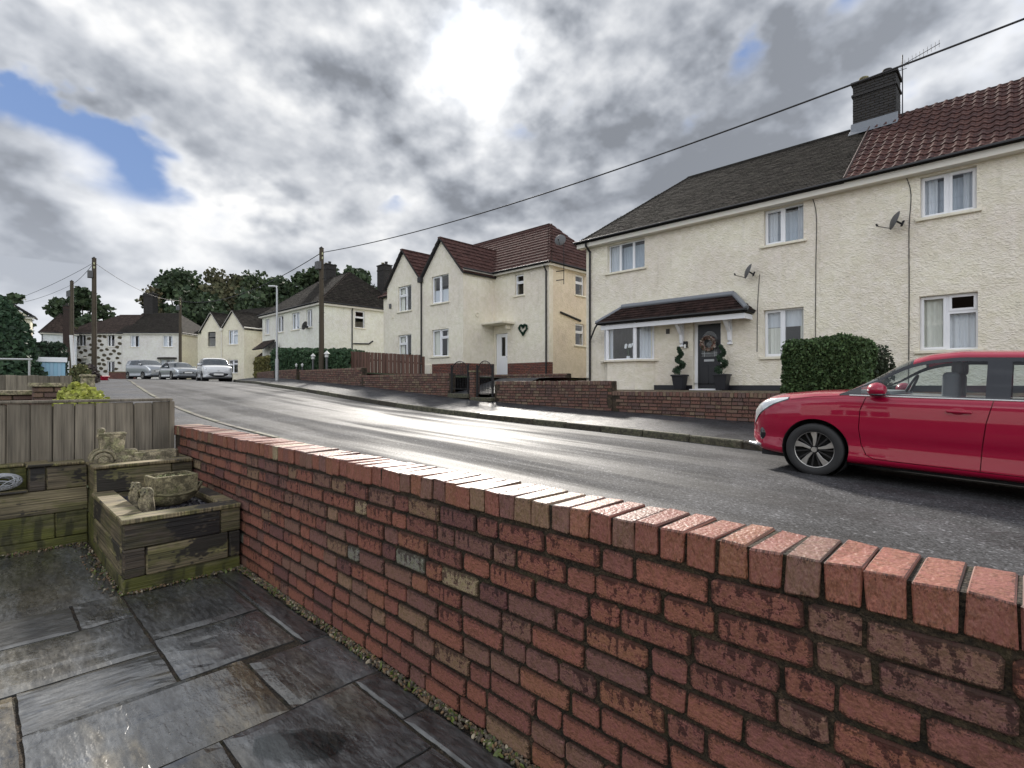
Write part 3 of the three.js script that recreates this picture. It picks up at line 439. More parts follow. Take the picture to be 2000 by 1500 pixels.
// ---------- raised beds of sleepers ----------
const stBox = (o, s0, s1, y0, y1, t0, t1, b = 0.008, r = null) => chamBox(-s1 - o.x, -s0 - o.x, y0 - o.y, y1 - o.y, -t1 - o.z, -t0 - o.z, b, r, r ? 0.006 : 0);
{
  const r = rng(31), su = (g) => shiftUV(g, r() * 3, r() * 2), turn = (g) => { const u = g.attributes.uv; for (let i = 0; i < u.count; i++) { const a = u.getX(i), b = u.getY(i); u.setXY(i, b, a); } return g; };
  const [A, B] = M.sleeper, G = M.sleeperGreen, D = M.sleeperDark, C = M.capBoard;
  // lower box beside the brick wall
  const p1 = thing('raised_planter', 'lower timber sleeper planter with slate chippings, holding the stone ark', 'planter', W(3.9, 0, 1.285)), o1 = p1.position;
  const S = (m, ...a) => part('sleeper', su(stBox(o1, ...a, 0.008, r)), m, p1);
  S(G, 3.905, 3.985, -0.02, 0.085, 0.62, 1.285); S(D, 3.9, 3.98, 0.088, 0.262, 0.622, 0.735); S(A, 3.902, 3.982, 0.088, 0.262, 0.738, 1.21); S(B, 3.903, 3.983, 0.088, 0.262, 1.213, 1.285); S(D, 3.9, 3.98, 0.265, 0.425, 0.62, 1.16); S(B, 3.904, 3.984, 0.265, 0.425, 1.163, 1.285);
  for (const [m, y0, y1] of [[G, -0.02, 0.085], [A, 0.088, 0.262], [B, 0.265, 0.425]]) S(m, 3.986, 5.04, y0, y1, 0.622, 0.70);
  for (const [m, y0, y1] of [[A, 0.1, 0.262], [B, 0.265, 0.425]]) S(m, 3.986, 5.04, y0, y1, 1.215, 1.283);
  const K = (m, ...a) => part('capping_board', turn(su(stBox(o1, ...a, 0.006, r))), m, p1);
  K(C, 3.885, 4.03, 0.427, 0.455, 0.605, 1.285); K(C, 4.033, 5.045, 0.427, 0.456, 0.605, 0.745); K(C, 4.033, 5.045, 0.427, 0.455, 1.185, 1.285);
  part('soil', stBox(o1, 3.985, 5.04, 0.2, 0.385, 0.70, 1.213, 0.004), M.earth, p1);
  scatter('slate_chippings', pebble, M.wetChip, 1100, 8, (q) => { const b = 0.5 + q(), k = 0.010 + q() * 0.014; return { pos: W(4.04 + q() * 0.99, 0.388 + q() * 0.012, 0.75 + q() * 0.43).sub(o1), scale: [k, k * 0.35, k * (0.5 + q() * 0.5)], rot: [(q() - 0.5) * 0.9, q() * 6, (q() - 0.5) * 0.9], col: [0.045 * b, 0.045 * b, 0.055 * b] }; }, p1);
  // upper box against the fence
  const p2 = thing('raised_planter', 'upper timber sleeper planter against the fence, holding the stone tractor', 'planter', W(5.06, 0, 1.285)), o2 = p2.position;
  const S2 = (m, ...a) => part('sleeper', su(stBox(o2, ...a, 0.008, r)), m, p2), K2 = (m, ...a) => part('capping_board', turn(su(stBox(o2, ...a, 0.006, r))), m, p2);
  S2(A, 5.06, 5.14, 0.05, 0.24, 0.63, 1.285); S2(A, 5.06, 5.14, 0.243, 0.43, 0.63, 1.285); S2(A, 5.058, 5.138, 0.433, 0.622, 0.63, 1.13); S2(D, 5.06, 5.14, 0.433, 0.622, 1.133, 1.285);
  for (const [m, y0, y1] of [[G, -0.02, 0.24], [G, 0.243, 0.43], [A, 0.433, 0.622]]) { S2(m, 5.143, 5.515, y0, y1, 0.6325, 0.71); S2(m, 5.143, 5.70, y0 + 0.002, y1, 1.205, 1.283); }
  K2(C, 5.045, 5.17, 0.625, 0.652, 0.615, 1.285); K2(C, 5.173, 5.44, 0.625, 0.653, 0.615, 0.755); K2(C, 5.173, 5.70, 0.625, 0.652, 1.175, 1.285);
  part('soil', stBox(o2, 5.14, 5.70, 0.4, 0.596, 0.71, 1.203, 0.004), M.earth, p2);
  scatter('slate_chippings', pebble, M.wetChip, 700, 9, (q) => { const b = 0.5 + q(), k = 0.010 + q() * 0.014; return { pos: W(5.18 + q() * 0.5, 0.598 + q() * 0.012, 0.765 + q() * 0.41).sub(o2), scale: [k, k * 0.35, k * (0.5 + q() * 0.5)], rot: [(q() - 0.5) * 0.9, q() * 6, (q() - 0.5) * 0.9], col: [0.045 * b, 0.045 * b, 0.055 * b] }; }, p2);
  // long bed along the fence
  const p3 = thing('raised_planter', 'long mossy sleeper bed along the foot of the fence, with the woven ball', 'planter', W(5.43, 0, 0.62)), o3 = p3.position;
  const S3 = (m, ...a) => part('sleeper', su(stBox(o3, ...a, 0.008, r)), m, p3), K3 = (m, ...a) => part('capping_board', turn(su(stBox(o3, ...a, 0.006, r))), m, p3);
  for (const [y0, y1, cuts] of [[-0.02, 0.068, [-2.2, -0.7, 0.631]], [0.071, 0.262, [-2.2, -0.35, 0.43, 0.631]], [0.265, 0.45, [-2.2, 0.631]]]) for (let i = 0; i + 1 < cuts.length; i++) S3(y0 > 0.2 ? A : G, 5.43, 5.51, y0, y1, cuts[i] + 0.002, cuts[i + 1] - 0.001);
  S3(D, 5.43, 5.51, 0.453, 0.632, 0.275, 0.375); S3(B, 5.432, 5.512, 0.453, 0.632, 0.378, 0.63); K3(C, 5.415, 5.53, 0.635, 0.66, 0.262, 0.612);
  K3(C, 5.405, 5.52, 0.453, 0.47, -2.2, 0.272); S3(B, 5.514, 5.66, 0.453, 0.632, 0.28, 0.33); S3(G, 5.61, 5.69, 0.3, 0.632, -2.2, 0.278); K3(C, 5.59, 5.70, 0.635, 0.655, -2.2, 0.258); K3(C, 5.56, 5.70, 0.635, 0.658, 0.264, 0.40);
  part('soil', stBox(o3, 5.51, 5.61, 0.2, 0.44, -2.2, 0.278, 0.004), M.earth, p3); part('soil', stBox(o3, 5.512, 5.70, 0.2, 0.56, 0.332, 0.62, 0.004), M.earth, p3);
}
// ---------- close-board fence behind the beds ----------
function boardFence(label, s, t0, t1, y0, y1, pitch, mats, seed, opt = {}) {
  const r = rng(seed), f = thing('wooden_fence', label, 'fence', W(s, y0, t1)), L = t1 - t0, geos = [0, 1, 2, 3, 4, 5].map((k) => { const g = cham(pitch * 0.965, y1 - y0, 0.018, 0.004, r, 0.005); return shiftUV(g, k * 0.37, k * 0.71); });
  let i = 0; for (let z = pitch / 2; z < L; z += pitch, i++) {
    const o = part('board', geos[Math.floor(r() * 6)], mats[Math.floor(r() * mats.length)], f);
    o.position.set(0.004 + (i % 2) * 0.012, (y1 - y0) / 2 + (r() - 0.5) * 0.012, z); o.rotation.set((r() - 0.5) * 0.012, Math.PI / 2 + 0.07 + (r() - 0.5) * 0.05, 0);
  }
  part('backing', box(-0.014, -0.008, 0.02, y1 - y0 - 0.02, 0.01, L), mats[1 % mats.length], f);  // added sheet that closes off the gaps so they look dark
  for (const y of opt.rails || [0.12, (y1 - y0) - 0.12]) part('rail', shiftUV(chamBox(-0.06, -0.02, y - 0.035, y + 0.035, 0, L), 0.2, 0.4), mats[0], f);
  if (opt.cap) part('cap_rail', shiftUV(chamBox(-0.035, 0.035, y1 - y0 + 0.008, y1 - y0 + 0.032, -0.02, L), 0.3, 0.1), mats[1 % mats.length], f);
  for (const z of opt.posts || [0]) part('post', chamBox(-0.045, 0.03, -0.3, y1 - y0 + (opt.postUp || 0.005), z - 0.035, z + 0.005), mats[0], f);
  return f;
}
boardFence('low weathered grey board fence with a capping rail behind the sleeper beds', 5.735, -2.4, 1.265, 0.58, 1.115, 0.138, M.woodGrey, 41, { cap: true, rails: [0.1, 0.45], posts: [-0.0, 1.8] });

// ---------- stone ornaments ----------
{
  // ark: open cabin on a curved hull
  const a = thing('stone_ark_planter', 'mossy stone boat-shaped planter with an open square cabin, on slate chippings', 'planter', W(4.44, 0.395, 0.99), 0.12);
  const hull = new THREE.SphereGeometry(1, 28, 14, 0, Math.PI * 2, Math.PI / 2, Math.PI / 2); { const p = hull.attributes.position; for (let i = 0; i < p.count; i++) { const z = p.getZ(i), x = p.getX(i), y = p.getY(i), e = Math.abs(z) ** 2.4; p.setXYZ(i, x * 0.125 * (1 - 0.25 * e), y * 0.10 + 0.095 + e * 0.045, z * 0.20); } hull.computeVertexNormals(); }
  const rim = []; for (let i = 0; i <= 32; i++) { const q = i / 32 * Math.PI * 2, z = Math.sin(q), e = Math.abs(z) ** 2.4; rim.push([Math.cos(q) * 0.125 * (1 - 0.25 * e), 0.095 + e * 0.045, z * 0.20]); }
  part('hull', [rough(flat(hull), 0.004, 16, 3), tube(rim, 0.011, 48, 6, true), rough(flat(new THREE.SphereGeometry(0.118, 20, 8).scale(1, 0.2, 1.45).translate(0, 0.09, 0)), 0.003, 20, 5)], M.stoneMoss, a);
  const cab = slab([[-0.10, -0.135], [0.10, -0.135], [0.10, 0.135], [-0.10, 0.135]], 0.13, [[[-0.085, -0.118], [0.085, -0.118], [0.085, 0.118], [-0.085, 0.118]]], 0.004); cab.rotateX(-Math.PI / 2); cab.translate(0, 0.225, 0);
  { const p = cab.attributes.position; for (let i = 0; i < p.count; i++) { const k = 1 + (p.getY(i) - 0.1) * 0.25, arch = 0.02 * (1 - (p.getZ(i) / 0.14) ** 2) * sstep(0.15, 0.23, p.getY(i)); p.setXYZ(i, p.getX(i) * k, p.getY(i) + arch, p.getZ(i) * k); } cab.computeVertexNormals(); }
  part('cabin', [cab], M.stoneMoss, a);
  part('soil', box(-0.09, 0.09, 0.1, 0.19, -0.12, 0.12), M.earth, a);
  const r = rng(3), mb = new MB(); for (let i = 0; i < 260; i++) { const x = (r() - 0.5) * 0.16, z = (r() - 0.5) * 0.22, y = 0.192 + r() * 0.018, q = 0.007 + r() * 0.008, b = 0.6 + r() * 0.7, an = r() * 6, dx = Math.cos(an) * q, dz = Math.sin(an) * q; mb.tri([x - dx, y, z - dz], [x + dx, y + r() * 0.01, z + dz], [x - dz, y + 0.01, z + dx], [0.10 * b, 0.12 * b, 0.04 * b]); }
  part('moss', mb.geometry(), M.vcol, a).userData.kind = 'stuff';
  // tractor and trailer
  const t = thing('stone_tractor_planter', 'pale stone tractor ornament pulling a long trough planter, against the fence', 'ornament', W(5.33, 0.598, 0.74), Math.PI / 2 - 0.05);
  // local x runs along the wall of the bed, towards the brick wall
  const cabT = slab([[-0.085, -0.06], [0.085, -0.06], [0.085, 0.06], [-0.085, 0.06]], 0.20, [[[-0.066, -0.044], [0.066, -0.044], [0.066, 0.044], [-0.066, 0.044]]], 0.004); cabT.rotateX(-Math.PI / 2); cabT.translate(0.03, 0.275, 0); { const p = cabT.attributes.position; for (let i = 0; i < p.count; i++) { const k = 0.82 + (p.getY(i) - 0.07) * 1.1; p.setXYZ(i, 0.03 + (p.getX(i) - 0.03) * k, p.getY(i), p.getZ(i) * k); } }
  part('cab', [rough(cabT, 0.002, 20, 5), ...[-1, 1].flatMap(z => [[-0.035, 0.02], [0.03, 0.085]].flatMap(([a, b]) => [chamBox(a, b, 0.245, 0.255, z * 0.056 - 0.008, z * 0.056 + 0.008, 0.002), chamBox(a, b, 0.165, 0.175, z * 0.05 - 0.008, z * 0.05 + 0.008, 0.002), chamBox(a, a + 0.009, 0.165, 0.255, z * 0.053 - 0.008, z * 0.053 + 0.008, 0.002)])), chamBox(-0.06, 0.125, 0.272, 0.284, -0.068, -0.05, 0.003), chamBox(-0.06, 0.125, 0.272, 0.284, 0.05, 0.068, 0.003)], M.stone, t);
  for (const z of [-1, 1]) part('mudguard', flat(new THREE.TorusGeometry(0.078, 0.013, 6, 16, Math.PI).translate(-0.03, 0.07, z * 0.075)), M.stone, t);
  part('bonnet', [rough(flat(new RoundedBoxGeometry(0.14, 0.09, 0.10, 3, 0.02).translate(0.13, 0.10, 0)), 0.004, 20, 6), rough(flat(new RoundedBoxGeometry(0.2, 0.07, 0.13, 3, 0.02).translate(0.03, 0.055, 0)), 0.004, 20, 6)], M.stone, t);
  for (const [x, z, R] of [[-0.03, 0.075, 0.066], [-0.03, -0.075, 0.066], [0.135, 0.07, 0.046], [0.135, -0.07, 0.046]]) { const w = new THREE.TorusGeometry(R * 0.74, R * 0.28, 8, 22), h = new THREE.SphereGeometry(R * 0.55, 14, 8).scale(1, 1, 0.4); w.translate(x, R + 0.002, z); h.translate(x, R + 0.002, z + Math.sign(z) * 0.008); part('wheel', [rough(flat(w), 0.002, 30, 8), flat(h)], M.stone, t); }
  const tr = slab([[0.17, -0.075], [0.47, -0.06], [0.50, 0], [0.47, 0.06], [0.17, 0.075]], 0.085, [[[0.195, -0.052], [0.455, -0.042], [0.475, 0], [0.455, 0.042], [0.195, 0.052]]], 0.006); tr.rotateX(-Math.PI / 2); tr.translate(0, 0.115, 0);
  part('trough', [rough(tr, 0.004, 18, 9), box(0.185, 0.47, 0.025, 0.09, -0.05, 0.05)], M.stone, t);
  const dr = part('driver', [rough(flat(new THREE.SphereGeometry(0.027, 12, 10).translate(-0.04, 0.305, 0.035)), 0.002, 40, 3), rough(flat(new THREE.SphereGeometry(0.03, 12, 10).scale(1, 1.2, 1).translate(-0.04, 0.268, 0.035)), 0.003, 40, 3)], M.stone, t);
  // two small upright animals
  const fig = (label, pos, turn, k) => {
    const o = thing('stone_animal_figure', label, 'ornament', pos, turn);
    const prof = [[0.001, 0], [0.042, 0], [0.046, 0.02], [0.044, 0.06], [0.041, 0.10], [0.036, 0.125], [0.037, 0.145], [0.036, 0.165], [0.026, 0.184], [0.001, 0.192]].map(p => new THREE.Vector2(p[0], p[1]));
    const body = flat(new THREE.LatheGeometry(prof, 20)); body.scale(k, k, k * 0.92);
    part('body', [rough(body, 0.004, 22, 12), sphere(0.012 * k, 0.02 * k, 0.18 * k, 0.012, 1, 1, 0.8, 8, 6), sphere(0.012 * k, -0.02 * k, 0.18 * k, 0.012, 1, 1, 0.8, 8, 6), sphere(0.013 * k, 0, 0.148 * k, 0.036 * k, 0.9, 0.8, 1, 8, 6), sphere(0.018 * k, 0.034 * k, 0.09 * k, 0.018 * k, 0.6, 2, 0.7, 8, 8), sphere(0.018 * k, -0.034 * k, 0.09 * k, 0.018 * k, 0.6, 2, 0.7, 8, 8)], M.stone, o);
    for (const e of [-1, 1]) part('eye', sphere(0.005 * k, e * 0.015 * k, 0.163 * k, 0.032 * k, 1, 1, 0.6, 8, 6), M.dark, o);
  };
  fig('small pale stone animal figure standing on slate chippings behind its twin', W(4.5, 0.395, 0.79), 0.5, 1.0);
  fig('small stone animal figure at the front corner of the slate chippings', W(4.16, 0.395, 0.79), 0.6, 1.05);
  const pb = (s, tt, k, c) => tag(part('pebble', pebble.clone().scale(k, k * 0.8, k * 1.1).translate(0, k * 0.6, 0), std({ color: lin(...c), roughness: 0.6 })), 'pale pebble on the slate chippings by the stone animals', 'pebble', 'pebbles by the stone animals').position.copy(W(s, 0.39, tt));
  pb(4.1, 0.765, 0.024, [0.20, 0.21, 0.2]); pb(4.13, 0.755, 0.013, [0.6, 0.58, 0.52]); pb(4.06, 0.82, 0.017, [0.5, 0.48, 0.44]); pb(4.05, 0.85, 0.012, [0.55, 0.52, 0.47]);
  // woven ball
  const b = thing('woven_wicker_ball', 'grey woven wicker oval ball lying in the sleeper bed', 'ornament', W(5.51, 0.475, 0.12)), rr = rng(21);
  for (let i = 0; i < 22; i++) { const e = new THREE.Euler(rr() * 6, rr() * 6, rr() * 6), pts = []; for (let k = 0; k < 20; k++) { const q = k / 20 * Math.PI * 2, v = new THREE.Vector3(Math.cos(q), Math.sin(q), 0.35 * Math.sin(3 * q + i) * 0.4).normalize().applyEuler(e); pts.push(new THREE.Vector3(v.x * 0.085, v.y * 0.062 + 0.065, v.z * 0.125)); } part('withy', tube(pts, 0.0042, 40, 5, true), std({ color: lin(0.34, 0.35, 0.37), roughness: 0.8 }), b); }
}
// ---------- parts of houses ----------
function windowPart(parent, X0, X1, Y0, Y1, cells, o = {}) {   // in the wall's own plane; x0.. from lower left, set back in its reveal
  const w = X1 - X0, h = Y1 - Y0, fr = o.frame || 0.05, back = o.back ?? 0.09, mat = o.mat || M.upvc, holes = [], panes = [], sash = [];
  for (const [a, b, c, d, open] of cells) {
    const q = open ? 0.075 : 0.04, x0 = a * w, x1 = b * w, y0 = c * h, y1 = d * h;
    holes.push(rect(x0 + q, x1 - q, y0 + q, y1 - q).reverse()); panes.push([x0 + q - 0.006, x1 - q + 0.006, y0 + q - 0.006, y1 - q + 0.006]);
    if (open) { const g = slab(rect(x0 + 0.022, x1 - 0.022, y0 + 0.022, y1 - 0.022), 0.018, [rect(x0 + q + 0.002, x1 - q - 0.002, y0 + q + 0.002, y1 - q - 0.002).reverse()], 0.003); g.translate(0, 0, 0.016); sash.push(g); }
  }
  const win = part('window', [slab(rect(0, w, 0, h), 0.06, holes, 0.003), ...sash], mat, parent);
  win.userData.at = [X0, Y0, back];
  panes.forEach(([x0, x1, y0, y1]) => { const g = new THREE.PlaneGeometry(x1 - x0, y1 - y0); g.translate((x0 + x1) / 2, (y0 + y1) / 2, -0.028); part('pane', g, M.glass, win); });
  if (o.sill !== false) part('sill', chamBox(-(o.sillOut ?? 0.09), w + (o.sillOut ?? 0.09), -0.075, -0.004, -0.02, back + 0.07, 0.008), o.sillMat || M.smoothCream, win);
  const drape = (x0, x1, y0, y1, m, amp = 0.025, folds = 12, back = 0.13) => { const mb = new MB(), n = folds * 6; for (let i = 0; i < n; i++) { const a = mix(x0, x1, i / n), b = mix(x0, x1, (i + 1) / n), f = (x) => -back + amp * Math.sin(x * folds * 6.28 / (x1 - x0) + Math.sin(x * 9)); mb.quad([a, y0, f(a)], [b, y0, f(b)], [b, y1, f(b)], [a, y1, f(a)]); } part('curtain', mb.geometry(), m, win); };
  for (const c of o.curtains || []) drape(c[0] * w, c[1] * w, (c[2] ?? 0.02) * h, (c[3] ?? 0.98) * h, c[4] || M.curtain, c[5] ?? 0.025, Math.max(2, Math.round((c[1] - c[0]) * w / 0.11)), c[6]);
  return win;
}
const two = [[0, 0.48, 0, 1, 1], [0.48, 1, 0, 1, 0]], three = [[0, 0.31, 0, 1, 0], [0.31, 0.67, 0, 1, 0], [0.67, 1, 0, 1, 0]], topRight = [[0, 0.49, 0, 1, 1], [0.49, 1, 0.68, 1, 1], [0.49, 1, 0, 0.68, 0]], topOne = [[0, 1, 0.6, 1, 1], [0, 1, 0, 0.6, 0]], topLeft = [[0, 0.55, 0.62, 1, 1], [0, 0.55, 0, 0.62, 0], [0.55, 1, 0, 1, 0]], twoOpen = [[0, 0.5, 0, 1, 1], [0.5, 1, 0, 1, 1]];
// one wall of a house: outline and openings in metres; windows in it become parts of the house
function wallFace(house, outline, openings, mat, pos, turn, depth = 0.28, name = 'wall') {
  const holes = openings.map(q => rect(q.x[0], q.x[1], q.y[0], q.y[1]).reverse());
  const w = part(name, slab(outline, depth, holes), mat, house); w.position.set(...pos); w.rotation.y = turn;
  const c = Math.cos(turn), s = Math.sin(turn);
  for (const q of openings) if (q.cells) { const win = windowPart(house, q.x[0], q.x[1], q.y[0], q.y[1], q.cells, q); const lx = q.x[0], lz = -(q.back ?? 0.09); win.position.set(pos[0] + lx * c + lz * s, pos[1] + q.y[0], pos[2] - lx * s + lz * c); win.rotation.y = turn; delete win.userData.at; }
  return w;
}
const V3 = (x, y, z) => new THREE.Vector3(x, y, z);
// a pitched roof face covered in tiles, each tile its own faces; poly is in (along, up-slope) metres
function slope(parent, O, U, V, poly, spec, seed, name = 'roof_tiles') {
  U = U.clone().normalize(); V = V.clone().normalize(); const N = U.clone().cross(V).normalize(), r = rng(seed), m = new MB();
  const P = (u, v, n) => [O.x + U.x * u + V.x * v + N.x * n, O.y + U.y * u + V.y * v + N.y * n, O.z + U.z * u + V.z * v + N.z * n];
  const span = (v) => { let lo = Infinity, hi = -Infinity; for (let i = 0; i < poly.length; i++) { const a = poly[i], b = poly[(i + 1) % poly.length]; if ((a[1] <= v && b[1] >= v) || (b[1] <= v && a[1] >= v)) { if (Math.abs(a[1] - b[1]) < 1e-6) { lo = Math.min(lo, a[0], b[0]); hi = Math.max(hi, a[0], b[0]); } else { const u = a[0] + (b[0] - a[0]) * (v - a[1]) / (b[1] - a[1]); lo = Math.min(lo, u); hi = Math.max(hi, u); } } } return [lo, hi]; };
  const vmin = Math.min(...poly.map(p => p[1])), vmax = Math.max(...poly.map(p => p[1])), g = spec.gauge, w = spec.width, th = spec.thick;
  let row = 0; if (!spec.none) for (let v = vmin; v < vmax - 0.02; v += g, row++) {
    const v1 = Math.min(v + g, vmax), [l0, h0] = span(v + 0.003), [l1, h1] = span(v1 - 0.003); if (!(h0 > l0)) continue;
    const lo = Math.min(l0, l1), hi = Math.max(h0, h1);
    for (let u = Math.floor(lo / w) * w - (row % 2) * w * (spec.stag ?? 0.5); u < hi; u += w) {
      const a0 = Math.max(u, l0), b0 = Math.min(u + w - 0.004, h0), a1 = Math.max(u, l1), b1 = Math.min(u + w - 0.004, h1); if (b0 - a0 < 0.01 && b1 - a1 < 0.01) continue;
      const A0 = a0, B0 = Math.max(b0, a0 + 0.001), A1 = a1, B1 = Math.max(b1, a1 + 0.001), col = spec.tone(r), lift = th * (1 + (r() - 0.5) * (spec.uneven ?? 0.5));
      if (spec.roll) { const k = spec.roll, q = (f) => lift + spec.rollH * Math.max(0, Math.sin(f * Math.PI * 2 * k)) ; const n = 6 * k; for (let i = 0; i < n; i++) { const f0 = i / n, f1 = (i + 1) / n, p0 = mix(A0, B0, f0), p1 = mix(A0, B0, f1), t0 = mix(A1, B1, f0), t1 = mix(A1, B1, f1), z0 = q(f0), z1 = q(f1); m.quad(P(p0, v, z0), P(p1, v, z1), P(t1, v1, z1 - lift + 0.004), P(t0, v1, z0 - lift + 0.004), col); m.quad(P(p0, v, 0), P(p1, v, 0), P(p1, v, z1), P(p0, v, z0), col); } }
      else { m.quad(P(A0, v, lift), P(B0, v, lift), P(B1, v1, 0.002), P(A1, v1, 0.002), col); m.quad(P(A0, v, 0), P(B0, v, 0), P(B0, v, lift), P(A0, v, lift), col); m.quad(P(B0, v, 0), P(B1, v1, 0), P(B1, v1, 0.002), P(B0, v, lift), col); m.quad(P(A0, v, lift), P(A1, v1, 0.002), P(A1, v1, 0), P(A0, v, 0), col); }
    }
  }
  const deck = new MB(), top = poly.map(p => P(p[0], p[1], -0.004)), bot = poly.map(p => P(p[0], p[1], -0.09)); deck.face(top, N.toArray()); deck.face(bot, N.clone().negate().toArray());
  const cx = poly.reduce((s, p) => s + p[0], 0) / poly.length, cv = poly.reduce((s, p) => s + p[1], 0) / poly.length;
  for (let i = 0; i < poly.length; i++) { const j = (i + 1) % poly.length, mu = (poly[i][0] + poly[j][0]) / 2 - cx, mv = (poly[i][1] + poly[j][1]) / 2 - cv; deck.face([top[i], top[j], bot[j], bot[i]], [U.x * mu + V.x * mv, U.y * mu + V.y * mv, U.z * mu + V.z * mv]); }
  const d = part('roof', deck.geometry(), M.dark, parent);
  if (m.p.length) { const t = part(name, m.geometry(), spec.mat, d); t.userData.kind = 'stuff'; }
  return d;
}
const ridgeGeo = new Map();
function ridgeRow(parent, a, b, rad, mat, len = 0.42, name = 'ridge_tile') {
  const L = a.distanceTo(b), n = Math.max(1, Math.round(L / len)), step = L / n, key = rad + '_' + step.toFixed(3), dir = b.clone().sub(a).normalize();
  if (!ridgeGeo.has(key)) { const g = new THREE.CylinderGeometry(rad, rad, step * 0.985, 10, 1, false, 0, Math.PI); g.rotateX(Math.PI / 2); g.rotateZ(-Math.PI / 2); ridgeGeo.set(key, metres(g)); }
  const up = V3(0, 1, 0), zz = dir, xx = up.clone().cross(zz).normalize(), yy = zz.clone().cross(xx), mt = new THREE.Matrix4().makeBasis(xx, yy, zz), q = new THREE.Quaternion().setFromRotationMatrix(mt);
  for (let i = 0; i < n; i++) { const o = part(name, ridgeGeo.get(key), Array.isArray(mat) ? mat[i % mat.length] : mat, parent); o.position.copy(a).addScaledVector(dir, step * (i + 0.5)); o.quaternion.copy(q); }
}
M.ridgeDark = std({ color: lin(0.05, 0.045, 0.04), map: T.tile, roughness: 0.8 });
M.ridgeRed = std({ color: lin(0.13, 0.07, 0.06), map: T.tile, roughness: 0.7 });
M.ridgePale = std({ color: lin(0.22, 0.17, 0.14), map: T.tile, roughness: 0.75 });
const darkTone = (r) => { const k = 0.032 + r() * 0.018 + (r() < 0.06 ? 0.02 : 0), g = r(); return [k * 1.15, k * (0.93 + g * 0.1), k * 0.8]; };
const brownTone = (r) => { const k = 0.06 + r() * 0.03; return [k * 1.25, k * 0.9, k * 0.75]; };
const clayTone = (r) => { const k = 0.9 + r() * 0.25; return [0.135 * k, 0.066 * k, 0.056 * k]; };
const plain = { gauge: 0.105, width: 0.168, thick: 0.016, mat: M.slateRoof, tone: darkTone, uneven: 0.5 };
const plainBrown = { gauge: 0.2, width: 0.25, thick: 0.022, mat: M.slateRoof, tone: brownTone };
const interlock = { gauge: 0.31, width: 0.33, thick: 0.034, mat: M.brownTile, tone: clayTone, stag: 0, uneven: 0.1 };
function gutter(parent, pts, mat = M.black, r = 0.058) { return part('gutter', pts.slice(1).map((p, i) => { const a = pts[i], d = p.clone().sub(a), g = new THREE.CylinderGeometry(r, r, d.length(), 10, 1, false, 0, Math.PI); g.rotateX(Math.PI / 2); const q = Math.atan2(d.x, d.z); g.rotateZ(-Math.PI / 2 + Math.PI); g.rotateY(q); g.translate((a.x + p.x) / 2, a.y, (a.z + p.z) / 2); return flat(g); }), mat, parent); }
function pipe(parent, pts, mat = M.black, r = 0.038, name = 'downpipe') { const gs = []; for (let i = 1; i < pts.length; i++) { gs.push(rod(pts[i - 1], pts[i], r)); gs.push(sphere(r * 1.15, ...(pts[i].toArray ? pts[i].toArray() : pts[i]), 1, 1, 1, 8, 6)); } return part(name, gs, mat, parent); }
function brickSkin(parent, w, h, seed, o = {}) {              // a skin of bricks on a mortar bed, front at z = 0
  const r = rng(seed), gs = {}, ch = o.ch || 0.077, dark = o.dark || false; let row = 0;
  for (let y = h; y > 0.01; y -= ch, row++) { const hh = Math.min(ch, y); let x = -(row % 2) * 0.11; while (x < w) { const L = o.mixed && r() < 0.35 ? 0.108 : 0.222, a = Math.max(0, x), b = Math.min(w, x + L - 0.012); if (b - a > 0.03 && hh > 0.03) { const q = dark ? [4, 9, 2, 5][Math.floor(r() * 4)] : [1, 2, 1, 2, 5, 4, 9, 0][Math.floor(r() * 8)], cell = Math.floor(r() * 12), g = (b - a > 0.15 ? geosS[cell] : geosH[cell * 2]).clone(); g.scale((b - a) / (b - a > 0.15 ? 0.208 : 0.098), (hh - 0.012) / 0.065, 1); g.translate((a + b) / 2, y - hh / 2, (r() - 0.5) * 0.004); (gs[q] ||= []).push(g); } x += L; } }
  return Object.entries(gs).map(([q, g]) => { const o2 = part('brick_courses', g, (o.mats || brickMats)[q], parent); o2.userData.kind = 'stuff'; return o2; });
}
const sootMats = brickTones.map(c => { const k = (c[0] + c[1] + c[2]) / 3 * 0.33; return std({ color: lin(k, k * 0.98, k), map: T.brick, roughness: 0.85 }); });
function chimney(parent, x, z, y0, y1, w, d, seed, o = {}) {
  const c = part('chimney', box(-w / 2 + 0.012, w / 2 - 0.012, 0, y1 - y0, -d / 2 + 0.012, d / 2 - 0.012), M.mortarFar, parent); c.position.set(x, y0, z);
  const skin = (W_, tx, ty, tz, rot) => brickSkin(c, W_, y1 - y0, seed++, { dark: true, mats: o.mats || sootMats }).forEach(q => { q.position.set(tx, ty, tz); q.rotation.y = rot; });
  skin(w, -w / 2, 0, d / 2, 0); skin(w, w / 2, 0, -d / 2, Math.PI); skin(d, w / 2, 0, d / 2, Math.PI / 2); skin(d, -w / 2, 0, -d / 2, -Math.PI / 2);
  for (const [yy, q] of [[y1 - y0 - 0.42, 0.035], [y1 - y0 - 0.05, 0.05]]) part('corbel', chamBox(-w / 2 - q, w / 2 + q, yy, yy + 0.075, -d / 2 - q, d / 2 + q, 0.01), sootMats[2], c);
  (o.pots || [-0.25, 0.25]).forEach((f, i) => part('chimney_pot', flat(new THREE.LatheGeometry([[0.001, 0], [0.13, 0], [0.115, 0.05], [0.10, 0.18], [0.125, 0.2], [0.125, 0.24], [0.085, 0.24], [0.08, 0.1]].map(p => new THREE.Vector2(...p)), 14).translate(f * w, y1 - y0 + 0.02, 0)), i ? M.ridgeDark : M.stoneMoss, c));
  if (o.flash) part('flashing', [chamBox(-w / 2 - 0.035, w / 2 + 0.035, -0.05, 0.16, d / 2 - 0.02, d / 2 + 0.03, 0.006)], M.lead, c);
  return c;
}
